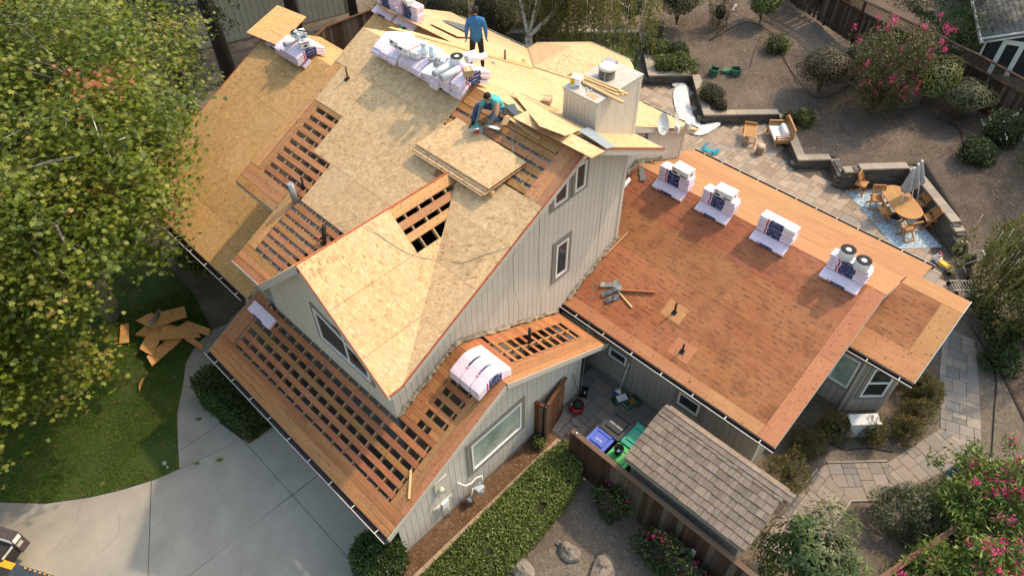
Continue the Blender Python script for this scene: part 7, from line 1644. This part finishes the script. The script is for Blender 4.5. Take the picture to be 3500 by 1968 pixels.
g=scatter([(5.6,7),(6.5,7),(6.5,9.6),(7.8,11.2),(8.4,13.3),(7.5,15.5),(7,16),(6.9,12.5),(6,11.7),(5.2,11.6)],2600,.0,39); o=leaves('bed_litter',g,.05,T_DI,MAT['chip'],None,1.6,40); tag(o,'leaf litter in the bed beside the right wing','litter')
g=scatter([(9.4,9),(13,9),(11,16),(8,19),(8.9,15.8),(9.8,13.3)],1800,.0,41); o=leaves('right_litter',g,.06,T_DI,MAT['chip'],None,1.6,42); tag(o,'dry litter right of the paved path','litter')
g=scatter([(.05,-.3),(.55,-.3),(.55,5.2),(.05,5.2)],420,.018,43); o=leaves('strip_litter',g,.05,T_DI,MAT['chip'],None,1.6,44); tag(o,'dry leaves in the narrow bed along the garage wall','litter')
for k,(x,y,lab) in enumerate(((-7.62,-4.55,'dropped green leaf on the driveway nearest the lawn'),(-6.3,-2.4,'dropped leaf near the walkway joint'),(-5.95,-1.9,'dropped leaf at the shaded walkway'),(-7.6,-1.6,'dropped leaf on the walkway by the shrub'))): o=leaves('fallen_leaf',np.array([(x,y,.02),(x+.05,y+.03,.022)]),.16,T_SYC,MAT['syc'],None,3,45+k,None); tag(o,lab,'leaf','dropped leaves on the concrete')
# --- trimmed hedge in front of the garage wall
HP=[(1.0,-2.4),(.97,1.2),(.9,4.2),(1.02,4.95),(1.42,5.0),(1.9,4.75),(2.16,3.94),(2.27,1.93),(2.3,1.0),(2.3,-2.4)]
hg=empty('hedge',(1.6,1.5,0),'long clipped green hedge along the paved border strip','hedge')
hp=inset(HP,.09); MB().prism([(x,y,.74) for x,y in hp],[(x,y,.02) for x,y in hp]).build('dark_core',MAT['shade_core'],hg)
top=scatter(HP,30000,0,50); top[:,2]=.80+.05*np.sin(top[:,0]*5)*np.sin(top[:,1]*3.3)+np.random.default_rng(1).normal(0,.03,len(top)); top=top[~((np.hypot((top[:,0]-1.9)*1.3,top[:,1]-3.1)<.16)|(np.hypot(top[:,0]-1.75,(top[:,1]-1.35))<.1))]
r=np.random.default_rng(51); sd=[]
for (x1,y1),(x2,y2) in zip(HP,HP[1:]+HP[:1]):
    Lh=math.hypot(x2-x1,y2-y1);n=int(Lh*900);t=r.random(n); sd.append(np.column_stack((x1+(x2-x1)*t+r.normal(0,.03,n),y1+(y2-y1)*t+r.normal(0,.03,n),r.uniform(.05,.82,n))))
leaves('foliage',np.vstack([top]+sd),.062,T_OV,MAT['hedge'],hg,.6,52)
def boxbush(poly,h,label,n,seed,mat='box'):
    c=poly[0]; root=empty('shrub',(sum(p[0] for p in poly)/len(poly),sum(p[1] for p in poly)/len(poly),0),label,'shrub'); hp=inset(poly,.12); MB().prism([(x,y,h-.1) for x,y in hp],[(x,y,.02) for x,y in hp]).build('dark_core',MAT['shade_core'],root)
    t=scatter(poly,n,0,seed); t[:,2]=h+np.random.default_rng(seed).normal(0,.04,len(t))-.05*np.random.default_rng(seed+1).random(len(t)); r=np.random.default_rng(seed+2); sd=[]
    for (x1,y1),(x2,y2) in zip(poly,poly[1:]+poly[:1]):
        Lh=math.hypot(x2-x1,y2-y1);m_=int(Lh*1000);q=r.random(m_); sd.append(np.column_stack((x1+(x2-x1)*q+r.normal(0,.04,m_),y1+(y2-y1)*q+r.normal(0,.04,m_),r.uniform(.05,h,m_))))
    leaves('foliage',np.vstack([t]+sd),.06,T_OV,MAT[mat],root,.6,seed+3)
boxbush([(-8.25,-1.15),(-8.35,-.6),(-7.9,0),(-6.3,.05),(-5.75,-.3),(-5.8,-.95),(-6.7,-1.1),(-7.6,-1.25)],1.0,'dark rounded boxwood below the garage gutter beside the walkway',7000,60)
boxbush([(-.75,-.75),(-.6,-.15),(-.1,-.08),(.28,-.1),(.38,-.5),(.35,-1.1),(-.1,-1.3),(-.55,-1.15)],1.15,'dense green boxwood at the near garage corner',5200,64)
bush(.32,4.75,0,.22,.2,.25,500,.06,'hedge','small leafy weed at the end of the side bed',seed=70)
# --- bougainvillea on the plank fence
bush(3.05,4.55,0,.55,.3,.65,2200,.075,'box','bougainvillea with few magenta bracts at the left of the plank fence',seed=71,lump=.35,flowers=(10,.05,'magenta',8),name='bougainvillea')
bush(5.25,4.4,0,1.05,.42,.7,4200,.075,'box','bougainvillea with many magenta bracts near the bottom of the plank fence',seed=72,lump=.35,flowers=(34,.055,'magenta',9),name='bougainvillea')
# --- right side beds
for k,(x,y,rx,h,lab) in enumerate(((6.25,10.95,.5,.5,'nandina shrub left of the air conditioner'),(5.98,9.95,.5,.42,'low nandina shrub under the wing rake'),(6.02,8.65,.62,.6,'round reddish nandina shrub at the wing corner'),(7.1,11.55,.45,.5,'nandina shrub covering the air conditioner front'),(7.75,12.3,.42,.5,'nandina shrub right of the air conditioner beside the path'),(7.72,13.05,.42,.5,'nandina shrub beside the path bend'),(7.35,14.0,.45,.55,'nandina shrub by the end bay wall'),(7.75,13.9,.4,.6,'tall nandina shrub nearest the path'))):
    bush(x,y,0,rx,rx*.9,h,3000,.075,'nandina',lab,T_LONG,0,'nandina','shrub','nandina shrubs in the bed',80+k,.5,.3,.3)
for k,(x,y,rx,lab) in enumerate(((7.6,18.7,.6,'leafy green shrub at the top of the right bed'),(8.4,17.9,.6,'leafy green shrub in the middle of the right bed'),(8.85,16.8,.6,'leafy green shrub right of the path top'),(9.2,18.6,.55,'leafy green shrub at the right photo edge'))): bush(x,y,tz(x,y),rx,rx,.5,1800,.085,'box',lab,seed=90+k,lump=.3,cr=.5)
bush(8.85,9.75,0,.8,.8,.7,7000,.065,'sage','pale grey green airy bush beside the paved path',T_DI,seed=95,lump=.3,cr=.0)
bush(7.6,6.2,0,1.25,1.15,1.0,7000,.125,'citrus','glossy leaved citrus tree at the bottom right',T_CIT,.8,'citrus_tree','tree',None,96,.35,.3,.45)
def oleander(x,y,z,rx,ry,rz,n,fl,label,seed):
    root=empty('oleander',(x,y,z),label,'shrub','oleanders at the bottom right corner'); r=np.random.default_rng(seed); tips=ball(190,(x,y,z+rz),(rx,ry,rz),.5,seed,.3,z+.3)
    stems(root,(x,y,z),[tuple(t) for t in tips[::3]],.022,MAT['twig'],4); pp=[];
    for t in tips: pp.append(t+r.normal(0,.13,(int(n/len(tips)),3)))
    leaves('foliage',np.vstack(pp),.16,T_LONG,MAT['oleander'],root,.4,seed+1); hi=tips[np.argsort(-tips[:,2]+r.normal(0,.4,len(tips)))][:fl]; b=np.repeat(hi,30,0)+r.normal(0,.075,(len(hi)*30,3))+np.array((0,0,.14)); leaves('bloom',b,.072,T_OV,MAT['pink'],root,.6,seed+2)
oleander(10.35,10.9,0,1.35,1.5,1.3,13000,34,'tall oleander with pink blooms at the right photo edge',101); oleander(10.9,8.5,0,1.5,1.3,1.15,14000,40,'oleander covered in pink blooms in the bottom right corner',104); oleander(9.95,7.3,0,.9,.9,.8,7000,14,'lower oleander with few pink blooms beyond the rusty rail',107)
# --- terrace planting
bush(-7.6,30.0,tz(-7.6,30),.85,.85,.75,3200,.1,'yellowgreen','bright yellow green clipped topiary by the weathered fence',T_OV,.55,'topiary','shrub')
bush(-5.6,28.1,tz(-5.6,28.1),.6,.6,.42,1500,.07,'hedge','small dark bush in the middle of the slope')
bush(-2.5,26.45,tz(-2.5,26.4),1.2,1.2,.72,4600,.075,'dryleaf','wide reddish brown clipped topiary left of the crape myrtle',T_OV,.7,'topiary','shrub'); bush(-1.75,28.1,tz(-1.7,28),.85,.85,.6,2200,.075,'dryleaf','smaller brownish topiary behind the wide one',T_OV,.6,'topiary','shrub')
bush(1.4,27.7,tz(1.4,27.7),1.1,1.1,.85,4600,.085,'yellowgreen','dense green topiary right of the crape myrtle',T_OV,.55,'topiary','shrub'); bush(2.95,27.5,tz(2.9,27.5),.95,.95,.5,3000,.07,'sage','grey green flat topiary by the right fence',T_OV,.75,'topiary','shrub')
bush(4.5,25.3,tz(4.5,25.2),.7,.7,.55,2400,.08,'box','compact green bush above the tall retaining wall'); bush(4.75,26.9,tz(4.6,26.9),.75,.75,.8,2200,.085,'box','white rose bush in front of the fence',flowers=(14,.07,'white_bloom',7),name='rose_bush')
bush(-1.85,24.05,tz(-1.85,24)-.05,.42,.4,.42,900,.16,'hedge','grassy tuft behind the loveseat',T_LONG,upb=.1,cr=0); bush(-2.42,23.85,tz(-2.4,23.9)-.05,.36,.34,.3,900,.07,'olive','small olive bush at the wall corner by the loveseat')
bush(-5.85,22.95,tz(-5.9,23)-.04,.68,.6,.45,2200,.06,'olive','ochre mound shrub on the retaining wall corner'); bush(-5.1,22.6,tz(-5.1,22.6)-.05,.33,.3,.3,800,.06,'dryleaf','small reddish plant on the retaining wall corner')
for k,(x,y,s,mt,lab) in enumerate(((-11.3,26.2,.5,'olive','upper olive shrub in the left wall bed'),(-10.85,25.4,.5,'olive','lower olive shrub in the left wall bed'),(-10.0,24.75,.6,'hedge','strappy green lily clump in the left wall bed'),(-9.15,25.05,.6,'box','dark green clump right of the lilies'),(-8.95,23.75,.5,'hedge','white flowered lily clump at the wall edge'),(-8.3,24.3,.75,'hedge','largest strappy green clump near the wall corner'),(-10.4,24.55,.45,'box','narrow green clump along the left wall'))):
    bush(x,y,.45,s,s,.38,1500,.13 if mt!='olive' else .06,mt,lab,T_LONG if mt!='olive' else T_OV,seed=120+k,upb=.3,cr=.5,flowers=(12,.03,'white_bloom',4) if 'white' in lab else None)
bush(-12.7,25.9,.6,.65,.65,.8,2200,.1,'box','dark leafy shrub behind the top of the wall',stem=.4); bush(-10.7,27.2,.75,1.25,1.2,.8,4200,.08,'olive','large dry clipped topiary at the top of the garden',T_OV,.8,'topiary','shrub'); bush(-8.95,28.2,.9,.7,.6,1.0,2200,.07,'dryleaf','reddish flowering shrub beside the lying post',lump=.3,cr=.4)
root=empty('dead_sapling',(-5.8,26.1,tz(-5.8,26)),'thin dead sapling on the garden slope','sapling'); stems(root,(-5.8,26.1,tz(-5.8,26)),[(-5.75,26.25,2.3)],.02,MAT['twig']); leaves('dry_leaves',np.random.default_rng(4).normal(0,1,(120,3))*np.array((.1,.1,.3))+np.array((-5.76,26.2,2.1)),.09,T_LONG,MAT['chip'],root,.1,5)
# crape myrtle
cmr=empty('crape_myrtle',(0,26.35,tz(0,26.3)),'tall crape myrtle with bright pink flower clusters','tree'); q=np.random.default_rng(61); z0=tz(0,26.3); tips=[]
for k in range(120):
    a=q.uniform(0,6.28); rr_=q.uniform(.1,1)**.6; h=(1.5+3.2*q.random())*(1-.25*rr_); tips.append((rr_*1.7*math.cos(a)*(.45+.16*h),26.35+rr_*1.7*math.sin(a)*(.45+.16*h),z0+h))
tips=np.array(tips); m=MB()
for t in tips[::5]: m.tube(bez([(0,26.35,z0),(t[0]*.2,26.35+(t[1]-26.35)*.2,z0+.8),tuple(t)],4),[.03,.029,.027,.025,.022,.019,.015,.01,.006],5)
m.build('trunk',MAT['twig'],cmr); pp=np.repeat(tips,80,0); ln=q.random(len(pp)); pp=pp+q.normal(0,.17,(len(pp),3))-np.column_stack((tips[:,0].repeat(80)*.25*ln,(tips[:,1]-26.35).repeat(80)*.25*ln,.8*ln)); leaves('foliage',pp,.085,T_OV,MAT['dryleaf'],cmr,.5,62); leaves('foliage_green',pp[::2]+q.normal(0,.1,(len(pp[::2]),3)),.085,T_OV,MAT['hedge'],cmr,.5,63)
fl=tips[q.permutation(len(tips))[:52]]; fl=fl+(fl-np.array((0,26.35,z0+2)))*.12; fp=np.repeat(fl,36,0)+q.normal(0,1,(len(fl)*36,3))*np.array((.05,.05,.09))+np.array((0,0,.12)); leaves('bloom',fp,.055,T_OV,MAT['pink'],cmr,.4,64)
# --- weeping birches
def birch(base,fork,limbs,cc,cr_,n,nst,label,seed,low=1.2,avoid=None):
    root=empty('birch_tree',base,label,'tree'); m=MB(); m.tube(bez([base,fork],4),[.17,.165,.16,.155,.15],9); m.build('trunk',MAT['bark_white'],root)
    for l in limbs: m=MB(); P=bez([fork]+l,6); m.tube(P,[.1-.085*k/(len(P)-1) for k in range(len(P))],7); m.build('limb',MAT['bark_white'],root)
    q=np.random.default_rng(seed); st=ball(nst,cc,cr_,.75,seed,.2); pp=[];m=MB(); rn=[]
    for s in st:
        Ls=q.uniform(.7,2.4); k=int(n/nst); t=np.sort(q.random(k)); sw=q.normal(0,.18,2); P=np.column_stack((s[0]+sw[0]*t+q.normal(0,.05,k),s[1]+sw[1]*t+q.normal(0,.05,k),s[2]-Ls*t)); 
        if avoid is not None: P=P[~avoid(P)]
        P=P[P[:,2]>low]; pp.append(P); rn.append(np.clip(q.normal(.5,.2)+q.normal(0,.15,len(P)),0,1))
        if q.random()<.3 and len(P)>3 and (avoid is None or not avoid(np.array([s-np.array((0,0,Ls))])).any()): m.tube([tuple(s+np.array((0,0,.25))),tuple(s),(s[0]+sw[0],s[1]+sw[1],max(low,s[2]-Ls))],[.012,.008,.004],4)
    o=m.build('twigs',MAT['bark_white'],root); o['kind']='stuff'; leaves('foliage',np.vstack(pp),.085,T_OV,MAT['birch'],root,.1,seed+1,droop=1.2,rnd=np.concatenate(rn))
av=lambda P:(P[:,1]<17.7)&(P[:,2]<5.9)
birch((-12.3,18.0,0),(-12.4,17.95,3.0),[[(-13.4,18.4,4.4),(-14.6,19.2,6.2)],[(-12.2,18.2,4.6),(-11.9,18.6,7)],[(-11.6,18.3,4.0),(-10.6,18.6,5.6)],[(-11.8,18.9,3.9),(-10.4,20.0,4.8),(-9.2,20.6,4.4)]],(-11.4,19.2,6.0),(4.3,2.7,2.6),56000,900,'weeping birch with white trunk behind the rear roof',71,.8,av)
birch((9.6,18.9,0),(9.5,18.8,3.0),[[(8.9,18.4,3.9),(8.2,18.2,4.2)],[(8.9,19.4,4.0),(7.9,19.6,4.0)],[(9.2,18.0,4.0),(8.6,17.2,4.2)]],(8.3,18.3,3.5),(1.8,2.1,1.3),26000,420,'weeping birch branches reaching in at the right photo edge',75,.9,lambda P:(P[:,0]<7.5)&(P[:,1]<16.9)&(P[:,2]<4.4))
# --- shrubs and conifers at the top
for k,(x,y,s,h,mt,lab) in enumerate(((-19.6,19.6,1.5,1.6,'hedge','tall dark hedge shrub left behind the far roof'),(-17.6,21.0,1.5,1.7,'olive','olive hedge shrub behind the far roof centre'),(-15.8,22.8,1.4,1.6,'hedge','hedge shrub behind the birch trunk'),(-21.5,17.6,1.4,1.4,'olive','hedge shrub at the fence corner'),(-22.5,22,2.0,2.6,'hedge','big dark shrub far behind the fence'),(-18.5,25,2.2,2.6,'olive','big olive shrub far behind the birch'))): bush(x,y,0,s,s,h,4200,.1,mt,lab,T_LONG,seed=140+k,lump=.3,cr=.75,name='hedge_shrub')
def conifer(x,y,h,r0,label,seed,zlow,lean=(0,0),spread=3.0,n=150):
    root=empty('conifer_tree',(x,y,0),label,'tree'); m=MB(); m.tube([(x,y,0),(x+lean[0]*.5,y+lean[1]*.5,h*.5),(x+lean[0],y+lean[1],h)],[r0,r0*.85,r0*.5],12); m.build('trunk',MAT['bark_dark'],root); q=np.random.default_rng(seed); m=MB();pp=[]
    for k in range(n):
        z=zlow+(h-zlow)*q.random(); a=q.uniform(0,6.28); L=spread*q.uniform(.5,1); bx,by=x+lean[0]*z/h,y+lean[1]*z/h; P=[(bx,by,z),(bx+.5*L*math.cos(a),by+.5*L*math.sin(a),z+.1),(bx+L*math.cos(a),by+L*math.sin(a),z-.5-.4*q.random())]
        m.tube(bez(P,3),[.03,.027,.023,.019,.014,.01,.006],4); t=q.random(70)**.7; B_=np.array([np.array(p) for p in P]); pt=(1-t)[:,None]**2*B_[0]+2*(t*(1-t))[:,None]*B_[1]+t[:,None]**2*B_[2]; pt+=q.normal(0,.12,pt.shape)*np.array((1,1,.5)); pt[:,2]-=np.abs(q.normal(0,.18,len(pt))); pp.append(pt)
    o=m.build('branches',MAT['bark_dark'],root); o['kind']='stuff'; leaves('foliage',np.vstack(pp),.2,T_LONG,MAT['conifer'],root,.1,seed+1,droop=.6)
conifer(-24.0,13.4,11,.34,'dark conifer with thick straight trunk before the beige house',81,4.0,(0,0),2.6,70); conifer(-23.6,9.2,12,.36,'leaning dark conifer trunk beside the sycamore',84,3.0,(-1.2,.4),2.8,80); conifer(-22.4,6.5,9,.2,'slim dark conifer at the left fence',87,1.5,(0,0),2.2,70); conifer(-24.2,17.0,10,.25,'dark conifer overhanging the far fence corner',90,4.5,(0,0),2.6,45)
bush(-.4,32.4,1.2,2.6,1.2,1.1,9000,.11,'box','broad green tree foliage beyond the lattice fence',T_LONG,1.0,'garden_tree','tree',None,150,.4,.0,.4); bush(1.2,31.0,1.2,.9,.8,1.2,2000,.1,'yellowgreen','pale green climber on the lattice beside the dark house',T_LONG,.6,'climber','shrub',None,152,.4,.3,.35); bush(-6.5,34.2,1.2,2.5,1.6,1.2,3800,.1,'hedge','green shrub mass behind the weathered fence',T_LONG,seed=154,lump=.35)
bush(6.6,26.2,tz(6.6,26),.9,.8,.9,1800,.09,'yellowgreen','yellowing shrub at the right edge by the fence',T_LONG,seed=156,lump=.35,cr=.3)
bush(-13.6,.3+1.3,0,.9,.5,.5,1200,.09,'hedge','low shrub in the dark bed by the porch',seed=158)
# --- drip lines
cord('drip_line',[(-8.57,26.9,tz(-8.5,27)+.06),(-8.1,29.5,tz(-8,29.5)+.06),(-6.2,29.1,tz(-6.2,29)+.06),(-5.2,27.9,tz(-5.2,27.9)+.06),(-4.0,26.9,tz(-4,26.9)+.06),(-2.3,26.0,tz(-2.3,26)+.06),(-1.6,27.6,tz(-1.6,27.6)+.06)],.018,'cordblack','black drip hose curving over the garden slope','hose'); cord('drip_line',[(.15,26.4,tz(.2,26.4)+.06),(1.2,27.0,tz(1.2,27)+.06),(3.1,27.0,tz(3,27)+.06),(3.9,26.0,tz(3.9,26)+.06),(4.8,25.3,tz(4.8,25.3)+.06),(5.9,26.4,tz(5.9,26.4)+.06)],.018,'cordblack','black drip hose in front of the right fence','hose')
cord('drip_line',[(7.6,17.9,.08),(8.85,16.6,.02),(9.4,15.0,.02),(9.85,13.5,.02)],.018,'cordblack','black drip hose along the right of the path','hose'); cord('drip_line',[(6.3,10.6,.02),(6.8,10.75,.02),(7.2,11.2,.02),(7.8,11.6,.02)],.018,'cordblack','black drip hose in the nandina bed','hose')
m=MB(); m.lathe([(.05,0),(.05,.02),(.015,.03),(.012,.18),(.06,.2),(.065,.26),(0,.3)],(-6.78,-3.02,0),14); tag(m.build('path_light',MAT['galv']),'small garden path light at the lawn corner','lamp')

# tall trees of the next gardens, their crowns above the top of the photo; they shade the slope
for k,(x,y,lab) in enumerate(((.5,34.5,'tall tree beyond the fence, crown above the photo edge, left'),(6.6,34.6,'tall tree beyond the fence, crown above the photo edge, middle'),(10.5,31.0,'tall tree beyond the fence, crown above the photo edge, right'))):
    root=empty('shade_tree',(x,y,1.1),lab,'tree'); m=MB(); m.tube([(x,y,1.0),(x+.1,y,4),(x,y+.1,6)],[.25,.2,.12],9); m.build('trunk',MAT['bark'],root); q=np.random.default_rng(200+k); c_=ball(230,(x,y,7.6),(3.6,3.0,2.6),.8,201+k,.3); stems(root,(x,y,4.5),[tuple(t) for t in c_[::9]],.05,MAT['bark'],5,'limb'); pp=np.repeat(c_,22,0)+q.normal(0,.4,(230*22,3)); leaves('foliage',pp,.3,T_OV,MAT['hedge'],root,.8,203+k)
